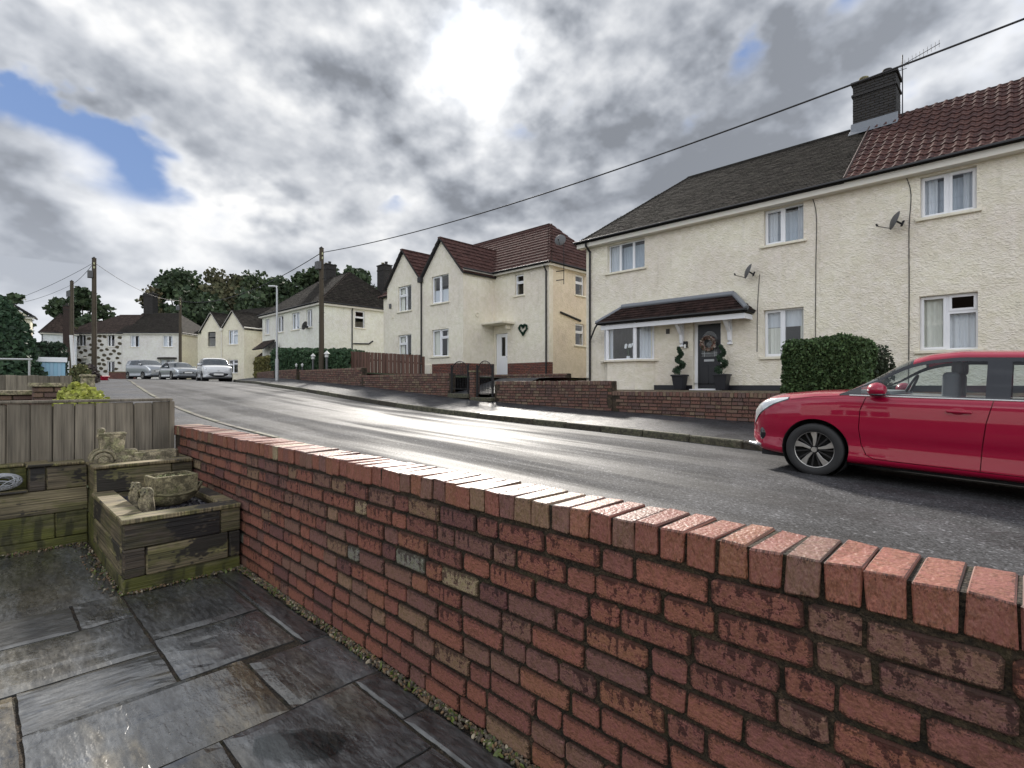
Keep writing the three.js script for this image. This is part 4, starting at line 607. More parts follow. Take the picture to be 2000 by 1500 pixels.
function dish(parent, x, y, z, turn, k = 1) {                  // satellite dish on a wall bracket
  const g = new THREE.SphereGeometry(0.42, 20, 8, 0, Math.PI * 2, 0, 0.72); g.rotateX(Math.PI / 2); g.translate(0, 0, -0.36); g.scale(1, 1.12, 1);
  const o = part('satellite_dish', [flat(g)], M.dish2 ||= std({ color: lin(0.09, 0.09, 0.092), roughness: 0.6, side: THREE.DoubleSide }), parent); o.position.set(x, y, z); o.rotation.set(-0.35, turn, 0, 'YXZ'); o.scale.setScalar(k);
  part('arm', [rod([0, -0.27, -0.03], [0, -0.30, 0.36], 0.012), rod([0, -0.30, 0.36], [0, -0.24, 0.42], 0.03), rod([0, 0, -0.06], [0, -0.05, -0.26], 0.03), box(-0.06, 0.06, -0.12, 0.05, -0.30, -0.26)], M.dark, o);
  return o;
}
// straight-sided house with a hipped roof
function hipHouse(o) {
  const h = thing(o.name || 'house', o.label, 'house', o.pos, o.turn || 0, o.group), { w, d, eave, rise, run } = o, ov = 0.28, by = -0.6;
  const f = o.faces || {};
  wallFace(h, rect(0, w, by, eave), f.front || [], o.wall, [0, 0, 0], 0); wallFace(h, rect(0.28, d - 0.28, by, eave), f.right || [], o.sideWall || o.wall, [w, 0, 0], Math.PI / 2); wallFace(h, rect(0, w, by, eave), f.back || [], o.wall, [w, 0, -d], Math.PI); wallFace(h, rect(0.28, d - 0.28, by, eave), f.left || [], o.wall, [0, 0, -d], -Math.PI / 2);
  part('floor', box(0.28, w - 0.28, eave * 0.49, eave * 0.49 + 0.2, -d + 0.28, -0.28), M.room, h); part('floor', box(0.28, w - 0.28, eave - 0.12, eave - 0.02, -d + 0.28, -0.28), M.room, h);
  const ey = eave + 0.06, rt = run, half = d / 2 + ov, sl = Math.hypot(half, rise), sh = Math.hypot(rt + ov, rise), spec = o.spec || plain, sd = o.seed || 1;
  const la = o.gableL ? -ov : rt, ra = o.gableR ? w + ov : w - rt;
  slope(h, V3(-ov, ey, ov), V3(1, 0, 0), V3(0, rise, -half), [[0, 0], [w + 2 * ov, 0], [ra + ov, sl], [la + ov, sl]], spec, sd);
  slope(h, V3(w + ov, ey, -d - ov), V3(-1, 0, 0), V3(0, rise, half), [[0, 0], [w + 2 * ov, 0], [w + ov - la, sl], [w + ov - ra, sl]], spec, sd + 1);
  if (o.sideWall) part('wall_return', box(w + 0.001, w + 0.004, by, eave, -0.28, 0), o.sideWall, h);
  if (!o.gableR) slope(h, V3(w + ov, ey, ov), V3(0, 0, -1), V3(-(rt + ov), rise, 0), [[0, 0], [d + 2 * ov, 0], [half, sh]], o.hipSpec || spec, sd + 2); else wallFace(h, [[0, eave], [d, eave], [d / 2, eave + rise - 0.1]], [], o.wall, [w, 0, 0], Math.PI / 2, 0.28, 'gable');
  if (!o.gableL) slope(h, V3(-ov, ey, -d - ov), V3(0, 0, 1), V3(rt + ov, rise, 0), [[0, 0], [d + 2 * ov, 0], [half, sh]], spec, sd + 3); else wallFace(h, [[0, eave], [d, eave], [d / 2, eave + rise - 0.1]], [], o.wall, [0, 0, -d], -Math.PI / 2, 0.28, 'gable');
  const rm = o.ridge || M.ridgeDark, A = V3(la, ey + rise, -d / 2), B = V3(ra, ey + rise, -d / 2), up = 0.01;
  ridgeRow(h, A.clone().setY(A.y - 0.02), B.clone().setY(B.y - 0.02), 0.1, rm);
  if (!o.gableR) { ridgeRow(h, V3(w + ov, ey - up, ov), B, 0.09, o.hipRidge || rm); ridgeRow(h, V3(w + ov, ey - up, -d - ov), B, 0.09, rm); }
  if (!o.gableL) { ridgeRow(h, V3(-ov, ey - up, ov), A, 0.09, rm); ridgeRow(h, V3(-ov, ey - up, -d - ov), A, 0.09, rm); }
  part('fascia', [box(-ov + 0.05, w + ov - 0.05, eave - 0.12, eave + 0.03, ov - 0.09, ov - 0.06), box(w + ov - 0.09, w + ov - 0.06, eave - 0.12, eave + 0.03, -d - ov + 0.05, ov - 0.095), box(-ov + 0.05, w + ov - 0.05, eave - 0.12, eave - 0.1, 0.0, ov - 0.095), box(w + 0.0, w + ov - 0.095, eave - 0.121, eave - 0.101, -d - ov + 0.05, -0.003)], o.fascia || M.fascia, h);
  const gy = eave + 0.03; gutter(h, [V3(-ov, gy, ov + 0.02), V3(w + ov, gy, ov + 0.02)]); gutter(h, [V3(w + ov + 0.02, gy - 0.004, ov), V3(w + ov + 0.02, gy - 0.004, -d - ov)]);
  return h;
}
// ---------- the cream semi-detached pair opposite ----------
{
  const H = thing('semi_detached_house', 'cream roughcast semi-detached house with black front door and half its roof in red pantiles', 'house', W(11.42, 1.05, 15.6)), X = (s) => 11.42 - s, w = 16.6, d = 6.5, eave = 5.27, Y = (y) => y - 1.05;
  const skyTintSheer = [0.02, 0.98, 0.02, 0.9, M.net, 0.012, 0.22], net = (a, b) => [a, b, 0.02, 0.98, M.curtain, 0.03], o = (s0, s1, y0, y1, cells, ex = {}) => ({ x: [X(s0), X(s1)], y: [Y(y0), Y(y1)], cells, back: 0.12, ...ex });  // full-width sheer added behind upper panes to give their sky reflection
  wallFace(H, rect(0, w, -0.6, eave), [
    o(10.5, 9.03, 5.2, 6.17, three, { curtains: [net(0.02, 0.28), skyTintSheer, net(0.93, 0.99)] }), o(5.24, 4.22, 5.2, 6.2, two, { curtains: [net(0.02, 0.3), skyTintSheer, net(0.8, 0.98)] }), o(1.72, 0.72, 5.2, 6.17, twoOpen, { curtains: [net(0.03, 0.3), skyTintSheer, net(0.76, 0.97)] }),
    o(5.25, 4.22, 2.05, 3.37, two, { curtains: [[0.02, 0.46, 0.02, 0.62, M.blind, 0.02], [0.02, 0.46, 0.63, 0.98, M.curtain, 0.004], [0.5, 0.98, 0.63, 0.98, M.curtain, 0.004], [0.86, 0.98, 0.02, 0.98, M.blind, 0.02]] }), o(1.74, 0.70, 2.07, 3.35, topRight, { curtains: [[0.02, 0.48, 0.02, 0.98, M.blind, 0.015], [0.52, 0.98, 0.02, 0.66, M.curtain, 0.02]] }),
    o(-2.4, -3.6, 5.2, 6.17, two, { curtains: [net(0.02, 0.4)] }), o(-3.0, -4.2, 2.07, 3.35, topRight), { x: [X(7.34), X(6.46)], y: [Y(1.1), Y(3.2)] }, { x: [X(10.45), X(8.85)], y: [Y(2.1), Y(3.33)] },
  ], M.cream, [0, 0, 0], 0);
  wallFace(H, rect(0.28, d - 0.28, -0.6, eave), [], M.cream, [w, 0, 0], Math.PI / 2); wallFace(H, rect(0, w, -0.6, eave), [], M.cream, [w, 0, -d], Math.PI); wallFace(H, rect(0.28, d - 0.28, -0.6, eave), [], M.cream, [0, 0, -d], -Math.PI / 2);
  part('floor', box(0.28, w - 0.28, 2.55, 2.75, -d + 0.28, -0.28), M.room, H); part('floor', box(0.28, w - 0.28, eave - 0.1, eave - 0.02, -d + 0.28, -0.28), M.room, H); part('floor', box(0.28, w - 0.28, -0.1, 0.03, -d + 0.28, -0.28), M.room, H);
  part('party_wall', box(8.2, 8.45, 0.05, eave - 0.11, -d + 0.29, -0.29), M.room, H);
  part('inner_wall', box(0.29, 8.19, 0.05, 2.54, -3.4, -3.3), M.room, H);
  part('plinth', [box(X(9.0), X(7.36), -0.5, Y(1.245), 0.001, 0.018), box(X(6.44), w, -0.5, Y(1.245), 0.001, 0.018)], M.blackPaint, H);
  // roof: plain dark tiles on one half, red pantiles on the other
  const ov = 0.3, ey = 5.36, rise = 2.72, half = d / 2 + ov, sl = Math.hypot(half, rise), px = 8.2, sh = Math.hypot(2.68, rise), Vf = V3(0, rise, -half), Vb = V3(0, rise, half);
  slope(H, V3(-ov, ey, ov), V3(1, 0, 0), Vf, [[0, 0], [px + ov, 0], [px + ov, sl], [2.68, sl]], plain, 301);
  slope(H, V3(-ov, ey, -d - ov), V3(0, 0, 1), V3(2.68, rise, 0), [[0, 0], [d + 2 * ov, 0], [half, sh]], plain, 302);
  slope(H, V3(px, ey, -d - ov), V3(-1, 0, 0), Vb, [[0, 0], [px + ov, 0], [px - 2.38, sl], [0, sl]], { ...plain, gauge: 0.2, width: 0.3 }, 303);
  const red = slope(H, V3(px, ey + 0.02, ov), V3(1, 0, 0), Vf, [[0, 0], [w - px + ov, 0], [w - px - 2.38, sl], [0, sl]], { none: true }, 304);
  slope(H, V3(w + ov, ey, -d - ov), V3(-1, 0, 0), Vb, [[0, 0], [w - px + ov, 0], [w - px + ov, sl], [2.68, sl]], { ...interlock }, 305); slope(H, V3(w + ov, ey, ov), V3(0, 0, -1), V3(-2.68, rise, 0), [[0, 0], [d + 2 * ov, 0], [half, sh]], interlock, 306);
  {
    const U = V3(1, 0, 0), V = Vf.clone().normalize(), N = U.clone().cross(V), tw = 0.218, gauge = sl / 12, r = rng(55);
    const prof = (f) => f < 0.42 ? 0.004 - 0.006 * Math.sin(f / 0.42 * Math.PI) : 0.038 * Math.max(0, Math.sin((f - 0.42) / 0.58 * Math.PI)) ** 0.9, tg = new MB(), n = 11, L = gauge + 0.03;
    for (let i = 0; i < n; i++) { const f0 = i / n, f1 = (i + 1) / n, x0 = f0 * tw, x1 = f1 * tw, a = prof(f0), b = prof(f1), up = 0.036; tg.quad([x0, 0, a + up], [x1, 0, b + up], [x1, L, b + 0.004], [x0, L, a + 0.004]); tg.quad([x0, 0, a + up - 0.026], [x1, 0, b + up - 0.026], [x1, 0, b + up], [x0, 0, a + up]); }
    const geo = tg.geometry(), q = new THREE.Quaternion().setFromRotationMatrix(new THREE.Matrix4().makeBasis(U, V, N)), rest = [];
    for (let row = 0; row < 12; row++) for (let c = 0; c < 40; c++) {
      const u = c * tw + 0.03, v = row * gauge; if (u + tw > w - px + ov - v * (2.68 / sl) + 0.1) continue;
      const pos = V3(px, ey + 0.02, ov).addScaledVector(U, u).addScaledVector(V, v).addScaledVector(N, (r() - 0.5) * 0.004), m = M.redTile[Math.floor(r() * 3)];
      if (c < 25) { const t = part('tile', geo, m, red); t.position.copy(pos); t.quaternion.copy(q); } else { const g = geo.clone(); g.applyQuaternion(q); g.translate(pos.x, pos.y, pos.z); rest.push(g); }
    }
    part('roof_tiles', rest, M.redTile[0], red).userData.kind = 'stuff';
  }
  ridgeRow(H, V3(2.38, ey + rise - 0.02, -d / 2), V3(px, ey + rise - 0.02, -d / 2), 0.1, M.ridgeDark); ridgeRow(H, V3(px, ey + rise + 0.0, -d / 2), V3(w - 2.38, ey + rise + 0.0, -d / 2), 0.11, M.ridgeRed, 0.45);
  ridgeRow(H, V3(-ov, ey - 0.01, ov), V3(2.38, ey + rise, -d / 2), 0.085, M.ridgeDark); ridgeRow(H, V3(w + ov, ey - 0.01, ov), V3(w - 2.38, ey + rise, -d / 2), 0.1, M.ridgeRed);
  { const a = V3(px + 0.0, ey + 0.075, ov), b = V3(px + 0.0, ey + rise + 0.075, -d / 2); part('verge_strip', rod(a, b, 0.02), M.ridgeRed, H); }
  part('fascia', [box(-ov + 0.06, w + ov - 0.06, eave - 0.1, eave + 0.06, ov - 0.07, ov - 0.04), box(-ov + 0.06, w + ov - 0.06, eave - 0.1, eave - 0.08, 0.0, ov - 0.075)], M.fascia, H);
  gutter(H, [V3(-ov - 0.02, ey - 0.02, ov + 0.05), V3(w + ov, ey - 0.02, ov + 0.05)], M.black, 0.065);
  pipe(H, [V3(0.2, ey - 0.06, ov + 0.03), V3(0.2, ey - 0.16, ov), V3(0.2, ey - 0.34, 0.06), V3(0.2, 0.1, 0.06)]);
  const ch = chimney(H, X(3.12), -d / 2, Y(8.0), Y(10.33), 1.06, 0.78, 61, { flash: false, pots: [-0.3, 0.25] });
  part('flashing', [chamBox(-0.58, 0.58, 0.86, 1.1, 0.385, 0.43, 0.008), (() => { const g = chamBox(-0.6, 0.6, 0, 0.012, -0.02, 0.34, 0.003); g.rotateX(Math.atan2(rise, half)); g.translate(0, 0.88, 0.42); return g; })()], M.lead, ch);
  // aerial on the stack
  part('aerial', [rod([X(2.45), Y(8.9), -d / 2 + 0.3], [X(2.45), Y(10.72), -d / 2 + 0.3], 0.014), rod([X(2.5), Y(10.42), -d / 2 + 0.3], [X(1.6), Y(10.6), -d / 2 + 0.45], 0.008), ...Array.from({ length: 11 }, (_, i) => { const f = i / 10, x = X(2.48) + f * 0.86, y = Y(10.43) + f * 0.17, z = -d / 2 + 0.3 + f * 0.15; return rod([x, y - 0.1, z], [x, y + 0.1, z], 0.005); }), rod([X(2.55), Y(10.3), -d / 2 + 0.3], [X(2.35), Y(10.3), -d / 2 + 0.3], 0.008)], M.blackIron, H);
  // bay window and its long lean-to canopy
  const by0 = Y(1.05) - 0.3, by1 = Y(2.06), bay = [[X(10.62), 0.002], [X(10.17), 0.5], [X(9.1), 0.5], [X(8.66), 0.002]];
  const prism = (pts, y0, y1) => { const g = slab(pts.map(p => [p[0], p[1]]), y1 - y0); g.rotateX(Math.PI / 2); g.translate(0, y0, 0); return metres(g); };   // x, z outline -> upright block
  const up = (pts, y0, y1) => { const m = new MB(), c = [pts.reduce((s, p) => s + p[0], 0) / pts.length, pts.reduce((s, p) => s + p[1], 0) / pts.length]; for (let i = 0; i < pts.length; i++) { const a = pts[i], b = pts[(i + 1) % pts.length], mx = (a[0] + b[0]) / 2 - c[0], mz = (a[1] + b[1]) / 2 - c[1]; m.face([[a[0], y0, a[1]], [b[0], y0, b[1]], [b[0], y1, b[1]], [a[0], y1, a[1]]], [mx, 0, mz]); } m.face(pts.map(p => [p[0], y1, p[1]]), [0, 1, 0]); m.face(pts.map(p => [p[0], y0, p[1]]), [0, -1, 0]); return m.geometry(); };
  part('bay', up(bay, by0, by1 - 0.03), M.cream, H);
  part('bay_sill', up([[X(10.8), 0.003], [X(10.24), 0.6], [X(9.03), 0.6], [X(8.48), 0.003]], by1 - 0.028, by1 + 0.03), M.smoothCream, H);
  const bh = Y(3.34) - by1 - 0.03, side = (a, b, cells, cur) => { const L = Math.hypot(b[0] - a[0], b[1] - a[1]), win = windowPart(H, 0, L, 0, bh, cells, { sill: false, curtains: cur }); win.position.set(a[0], by1 + 0.031, a[1]); win.rotation.y = -Math.atan2(b[1] - a[1], b[0] - a[0]); delete win.userData.at; };
  side([X(10.62), 0.02], [X(10.19), 0.5], [[0, 1, 0, 1, 0]], []); side([X(10.17), 0.52], [X(9.1), 0.52], [[0.02, 0.98, 0, 1, 0]], [[0.03, 0.14, 0.02, 0.98, M.curtain, 0.02]]); side([X(9.08), 0.5], [X(8.66), 0.02], [[0.02, 0.98, 0, 1, 0]], [[0.3, 0.95, 0.02, 0.98, M.curtain, 0.02]]);
  part('bay_post', [rod([X(10.17), by1 + 0.03, 0.5], [X(10.17), by1 + bh, 0.5], 0.06), rod([X(9.09), by1 + 0.03, 0.5], [X(9.09), by1 + bh, 0.5], 0.06)], M.upvc, H);
  const cx0 = X(10.5), cx1 = X(5.45), cz = 0.72, cy = Y(3.37), cr = Y(3.93) - cy, cl = Math.hypot(cz, cr), hl = 0.62, canSpec = { gauge: 0.15, width: 0.2, thick: 0.02, mat: M.slateRoof, tone: (r) => { const k = 0.5 + r() * 0.7; return [0.06 * k, 0.032 * k, 0.028 * k]; } };
  slope(H, V3(cx0, cy, cz), V3(1, 0, 0), V3(0, cr, -cz), [[0, 0], [cx1 - cx0, 0], [cx1 - cx0 - hl, cl], [hl, cl]], canSpec, 310, 'canopy_tiles');
  slope(H, V3(cx1, cy, cz), V3(0, 0, -1), V3(-hl, cr, 0), [[0, 0], [cz - 0.01, 0], [cz - 0.01, Math.hypot(hl, cr)]], canSpec, 311, 'canopy_tiles'); slope(H, V3(cx0, cy, 0.01), V3(0, 0, 1), V3(hl, cr, 0), [[0, 0], [cz - 0.01, 0], [0, Math.hypot(hl, cr)]], canSpec, 312, 'canopy_tiles');
  part('canopy_flashing', [rod([cx0 + hl, cy + cr + 0.01, 0.03], [cx1 - hl, cy + cr + 0.01, 0.03], 0.09, 0.09, 8), rod([cx1 - hl, cy + cr + 0.0, 0.03], [cx1, cy + 0.02, cz], 0.075, 0.07, 8), rod([cx0 + hl, cy + cr, 0.03], [cx0, cy + 0.02, cz], 0.05, 0.05, 8)], M.lead, H);
  part('canopy_fascia', [box(cx0 + 0.12, cx1 - 0.1, cy - 0.24, cy - 0.095, cz - 0.16, cz - 0.13), box(cx0 + 0.12, cx1 - 0.1, cy - 0.13, cy - 0.1, 0.002, cz - 0.165), box(cx1 - 0.13, cx1 - 0.1, cy - 0.24, cy - 0.131, 0.002, cz - 0.165)], M.upvc, H);
  gutter(H, [V3(cx0, cy - 0.03, cz + 0.0), V3(cx1, cy - 0.03, cz + 0.0)], M.black, 0.05); pipe(H, [V3(cx0 + 0.05, cy - 0.06, cz), V3(cx0 - 0.1, cy - 0.15, cz - 0.1), V3(0.2, cy - 0.55, 0.07)], M.black, 0.03);
  for (const s of [7.72, 6.22]) part('bracket', [slab([[0, 0], [0.5, 0], [0.5, -0.09], [0.16, -0.42], [0.13, -0.66], [0, -0.72]], 0.1, [[[0.1, -0.1], [0.1, -0.42], [0.36, -0.1]].reverse()], 0.008).rotateY(-Math.PI / 2).translate(X(s), cy - 0.135, 0.003), chamBox(X(s) - 0.01, X(s) + 0.11, cy - 0.92, cy - 0.855, 0.003, 0.14, 0.01)], M.upvc, H);
  // front door
  { const dw = 0.72, dh = 1.98, dr = part('door', [slab(rect(0, dw, 0, dh), 0.045, [[...Array.from({ length: 13 }, (_, i) => { const a = Math.PI * i / 12; return [dw / 2 + Math.cos(a) * 0.25, 1.5 + Math.sin(a) * 0.27]; }), [dw / 2 - 0.25, 0.98], [dw / 2 + 0.25, 0.98]].reverse()], 0.003), chamBox(0.11, 0.335, 0.12, 0.72, -0.002, 0.012), chamBox(0.385, 0.61, 0.12, 0.72, -0.002, 0.012)], M.blackPaint, H); dr.position.set(X(7.24), Y(1.14), -0.13);
    part('glass', new THREE.PlaneGeometry(0.5, 0.8).translate(dw / 2, 1.38, -0.02), phys({ color: lin(0.8, 0.84, 0.86), transmission: 0.9, thickness: 0, roughness: 0.25 }), dr); part('letter_box', chamBox(0.2, 0.52, 0.83, 0.9, 0, 0.015), M.metalPole, dr); part('handle', [rod([0.66, 1.02, 0.04], [0.55, 1.02, 0.04], 0.012), rod([0.66, 1.02, 0], [0.66, 1.02, 0.04], 0.012)], M.metalPole, dr);
    part('leading', [...[0.2, 0.52].map(x => box(x, x + 0.012, 0.98, 1.5, -0.016, -0.008)), box(0.11, 0.61, 1.08, 1.092, -0.0155, -0.0085)], M.metalPole, dr);
    part('door_frame', [slab(rect(0, 0.88, 0, 2.1), 0.07, [rect(0.1, 0.82, 0.04, 2.03).reverse()])], M.upvc, H).position.set(X(7.34), Y(1.1), -0.12); part('doorstep', chamBox(X(7.38), X(6.42), -0.3, Y(1.125), 0.002, 0.2, 0.01), M.upvc, H); part('hall', box(X(7.4), X(6.4), 0.03, Y(3.3), -1.6, -1.55), M.room, H); }
  part('number_plate', chamBox(X(8.25), X(8.12), Y(2.9), Y(3.06), 0.002, 0.015, 0.003), std({ color: lin(0.05, 0.045, 0.04), roughness: 0.5 }), H); const wl = part('wall_lamp', [chamBox(X(7.63), X(7.5), Y(2.42), Y(2.62), 0.002, 0.09, 0.01)], M.black, H); part('lamp_glass', chamBox(X(7.6), X(7.53), Y(2.40), Y(2.52), 0.03, 0.10, 0.008), std({ color: lin(0.75, 0.75, 0.72), roughness: 0.3 }), wl);
  dish(H, X(5.6), Y(4.5), 0.28, -0.95, 0.72); dish(H, X(2.2), Y(5.2), 0.28, -1.1, 0.74);
  const cab = (pts) => part('cable', tube(pts.map(p => [X(p[0]), Y(p[1]), 0.012]), 0.009, 30, 5), M.wire, H); cab([[4.0, 6.25], [3.92, 5.9], [3.92, 4.4], [3.93, 2.9], [3.92, 1.25]]); cab([[2.0, 6.3], [1.9, 5.9], [1.93, 5.0], [1.93, 3.5], [1.94, 1.25]]); cab([[5.35, 4.4], [5.4, 3.6], [5.42, 2.2]]);
  part('vent', chamBox(X(10.9), X(10.75), Y(1.1), Y(1.2), 0.002, 0.03), M.black, H);
}
// wreath on the door and topiary beside it
{
  const wr = thing('door_wreath', 'round wreath of dried flowers hanging on the black front door', 'wreath', W(6.88, 2.52, 15.68)), r = rng(5), mb = new MB();
  for (let i = 0; i < 520; i++) { const a = r() * 6.28, q = 0.19 + (r() - 0.5) * 0.09, x = Math.cos(a) * q, y = Math.sin(a) * q, z = 0.03 + r() * 0.05, k = 0.016 + r() * 0.018, c = r() < 0.4 ? [0.45, 0.38, 0.32] : r() < 0.5 ? [0.10, 0.09, 0.05] : [0.30, 0.14, 0.12], e = new THREE.Euler(r() * 6, r() * 6, 0), v = [[-k, -k, 0], [k, -k, 0], [k, k, 0], [-k, k, 0]].map(p => { const t = V3(...p).applyEuler(e); return [t.x + x, t.y + y, t.z + z]; }); mb.quad(v[0], v[1], v[2], v[3], c); }
  part('flowers', mb.geometry(), M.vcol, wr).userData.kind = 'stuff'; part('ring', flat(new THREE.TorusGeometry(0.19, 0.03, 8, 28).translate(0, 0, 0.03)), M.earth, wr);
  const spiral = (label, s, t) => {
    const o = thing('spiral_topiary', label, 'potted plant', W(s, 1.1, t), 0, 'topiary by the front door'), pot = slab([[-0.2, 0.46], [0.2, 0.46], [0.14, 0], [-0.14, 0]].reverse(), 0.34, [], 0.01); { const p = pot.attributes.position; for (let i = 0; i < p.count; i++) p.setZ(i, (p.getZ(i) + 0.17) * (0.72 + 0.28 * p.getY(i) / 0.46)); pot.computeVertexNormals(); }
    const pm = part('pot', [pot, chamBox(-0.215, 0.215, 0.42, 0.47, -0.2, 0.2, 0.01)], M.blackPaint, o); part('soil', box(-0.18, 0.18, 0.455, 0.475, -0.16, 0.16), M.earth, o);
    const pts = []; for (let i = 0; i <= 40; i++) { const f = i / 40, a = f * 2.25 * Math.PI * 2 + 1.2, R = mix(0.15, 0.03, f); pts.push(V3(Math.cos(a) * R, 0.52 + f * 0.78, Math.sin(a) * R)); }
    const curve = new THREE.CatmullRomCurve3(pts), q = rng(Math.round(s * 77)), m = new MB(); for (let i = 0; i < 2600; i++) { const f = q(), c = curve.getPoint(f), R = mix(0.095, 0.06, f), v = V3(q() - 0.5, q() - 0.5, q() - 0.5).normalize().multiplyScalar(R * (0.6 + 0.45 * q())), k = 0.012 + q() * 0.01, e = new THREE.Euler(q() * 6, q() * 6, 0), b = 0.5 + q(); const P = [[-k, 0, 0], [k, 0, 0], [0, k * 2, 0]].map(p => { const t = V3(...p).applyEuler(e).add(c).add(v); return t.toArray(); }); m.tri(P[0], P[1], P[2], [0.028 * b, 0.06 * b, 0.03 * b]); }
    part('foliage', m.geometry(), M.leaf, o).userData.kind = 'stuff'; part('stem', [rod([0, 0.46, 0], [0, 1.28, 0], 0.012), tube(pts, 0.045, 60, 6)], std({ color: lin(0.018, 0.035, 0.018), roughness: 0.9 }), o);
  };
  spiral('spiral topiary in a black pot, on the bay window side of the black door', 7.62, 15.28); spiral('spiral topiary in a black pot, on the hedge side of the black door', 6.3, 15.28);
}
// ---------- gabled pairs: two narrow front gables, recessed wings ----------
function gabledPair(o) {
  const H = thing('gabled_house', o.label, 'house', o.pos, o.turn || 0), g = 3.18, dep = 1.95, wing = 3.5, D = 6, eave = o.eave, e2 = eave + 0.03, mat = o.wall, side = o.side || mat, spec = o.spec, by = -0.8, X0 = -wing, X1 = 2 * g + wing;
  const gr = 1.72, apex = e2 + gr;
  const gab = (x, ops) => wallFace(H, [[0, by], [g, by], [g, eave], [g / 2, eave + gr - 0.12], [0, eave]], ops, mat, [x, 0, 0], 0, 0.28, 'gable_wall');
  gab(0, o.left || []); gab(g, o.right || []);
  wallFace(H, rect(0.28, dep, by, eave), [], mat, [2 * g, 0, 0], Math.PI / 2); wallFace(H, rect(0, dep - 0.28, by, eave), [], mat, [0, 0, -dep], -Math.PI / 2);
  wallFace(H, rect(0, wing, by, eave), o.main || [], mat, [2 * g, 0, -dep], 0); wallFace(H, rect(0, wing, by, eave), o.mainL || [], mat, [-wing, 0, -dep], 0);
  wallFace(H, rect(0.28, D - 0.28, by, eave), o.end || [], side, [X1, 0, -dep], Math.PI / 2); wallFace(H, rect(0.28, D - 0.28, by, eave), [], mat, [X0, 0, -dep - D], -Math.PI / 2); wallFace(H, rect(0, X1 - X0, by, eave), [], mat, [X1, 0, -dep - D], Math.PI);
  part('floor', [box(X0 + 0.28, X1 - 0.28, eave * 0.48, eave * 0.48 + 0.2, -dep - D + 0.28, -dep - 0.28), box(0.28, 2 * g - 0.28, eave * 0.48 + 0.01, eave * 0.48 + 0.21, -dep - 0.1, -0.28), box(X0 + 0.28, X1 - 0.28, eave - 0.12, eave - 0.02, -dep - D + 0.28, -dep - 0.28), box(0.28, 2 * g - 0.28, eave - 0.12, eave - 0.02, -dep - 0.279, -0.28)], M.room, H);
  part('party_wall', box(g - 0.12, g + 0.12, by, eave - 0.13, -dep - D + 0.29, -0.29), M.room, H);
  const ov = 0.25, half = D / 2 + ov, rise = o.rise || 2.9, sl = Math.hypot(half, rise), run = 2.45, sh = Math.hypot(run + ov, rise), ey = e2, L = X1 - X0 + 2 * ov;
  slope(H, V3(X0 - ov, ey, -dep + ov), V3(1, 0, 0), V3(0, rise, -half), [[0, 0], [L, 0], [L - run - ov, sl], [run + ov, sl]], spec, o.seed);
  slope(H, V3(X1 + ov, ey, -dep - D - ov), V3(-1, 0, 0), V3(0, rise, half), [[0, 0], [L, 0], [L - run - ov, sl], [run + ov, sl]], spec, o.seed + 1);
  slope(H, V3(X1 + ov, ey, -dep + ov), V3(0, 0, -1), V3(-(run + ov), rise, 0), [[0, 0], [D + 2 * ov, 0], [half, sh]], spec, o.seed + 2); slope(H, V3(X0 - ov, ey, -dep - D - ov), V3(0, 0, 1), V3(run + ov, rise, 0), [[0, 0], [D + 2 * ov, 0], [half, sh]], spec, o.seed + 3);
  const zr = -dep + ov - gr / rise * half, fz = 0.16, gv = Math.hypot(g / 2 + 0.0, gr);
  for (const [x, k] of [[0, 0], [g, 1]]) {
    const oL = x === 0 ? 0.18 : 0, oR = x === 0 ? 0 : 0.18, f = (oo) => (g / 2 + oo) / (g / 2), pl = -zr + 0.25 + fz, pe = dep - ov + 0.45 + fz;
    slope(H, V3(x + g + oR, ey - gr * (f(oR) - 1), fz), V3(0, 0, -1), V3(-(g / 2 + oR), gr * f(oR), 0), [[0, 0], [pe, 0], [pl, gv * f(oR)], [0, gv * f(oR)]], spec, o.seed + 5 + k); slope(H, V3(x - oL, ey - gr * (f(oL) - 1), -pe + fz), V3(0, 0, 1), V3(g / 2 + oL, gr * f(oL), 0), [[0, 0], [pe, 0], [pe, gv * f(oL)], [pe - pl, gv * f(oL)]], spec, o.seed + 7 + k);
    ridgeRow(H, V3(x + g / 2, apex - 0.01, fz + 0.02), V3(x + g / 2, apex - 0.01, zr), 0.1, o.ridge);
    part('bargeboard', [rod([x - oL, ey - gr * (f(oL) - 1) - 0.05, fz - 0.02], [x + g / 2, apex - 0.06, fz - 0.02], 0.04, 0.04, 4), rod([x + g + oR, ey - gr * (f(oR) - 1) - 0.05, fz - 0.02], [x + g / 2, apex - 0.06, fz - 0.02], 0.04, 0.04, 4)], o.barge || M.ridgeDark, H);
  }
  const A = V3(X0 + run, ey + rise, -dep - D / 2), B = V3(X1 - run, ey + rise, -dep - D / 2); ridgeRow(H, A.clone(), B.clone(), 0.1, o.ridge); ridgeRow(H, V3(X1 + ov, ey, -dep + ov), B, 0.1, o.hip || o.ridge); ridgeRow(H, V3(X0 - ov, ey, -dep + ov), A, 0.1, o.ridge);
  part('fascia', [box(2 * g + 0.02, X1 + ov - 0.05, eave - 0.11, eave + 0.02, -dep + ov - 0.08, -dep + ov - 0.05), box(X1 + ov - 0.08, X1 + ov - 0.05, eave - 0.11, eave + 0.02, -dep - D, -dep + ov - 0.085), box(2 * g + 0.1, 2 * g + 0.13, eave - 0.11, eave + 0.0, -dep + ov - 0.045, 0.1)], M.fascia, H);
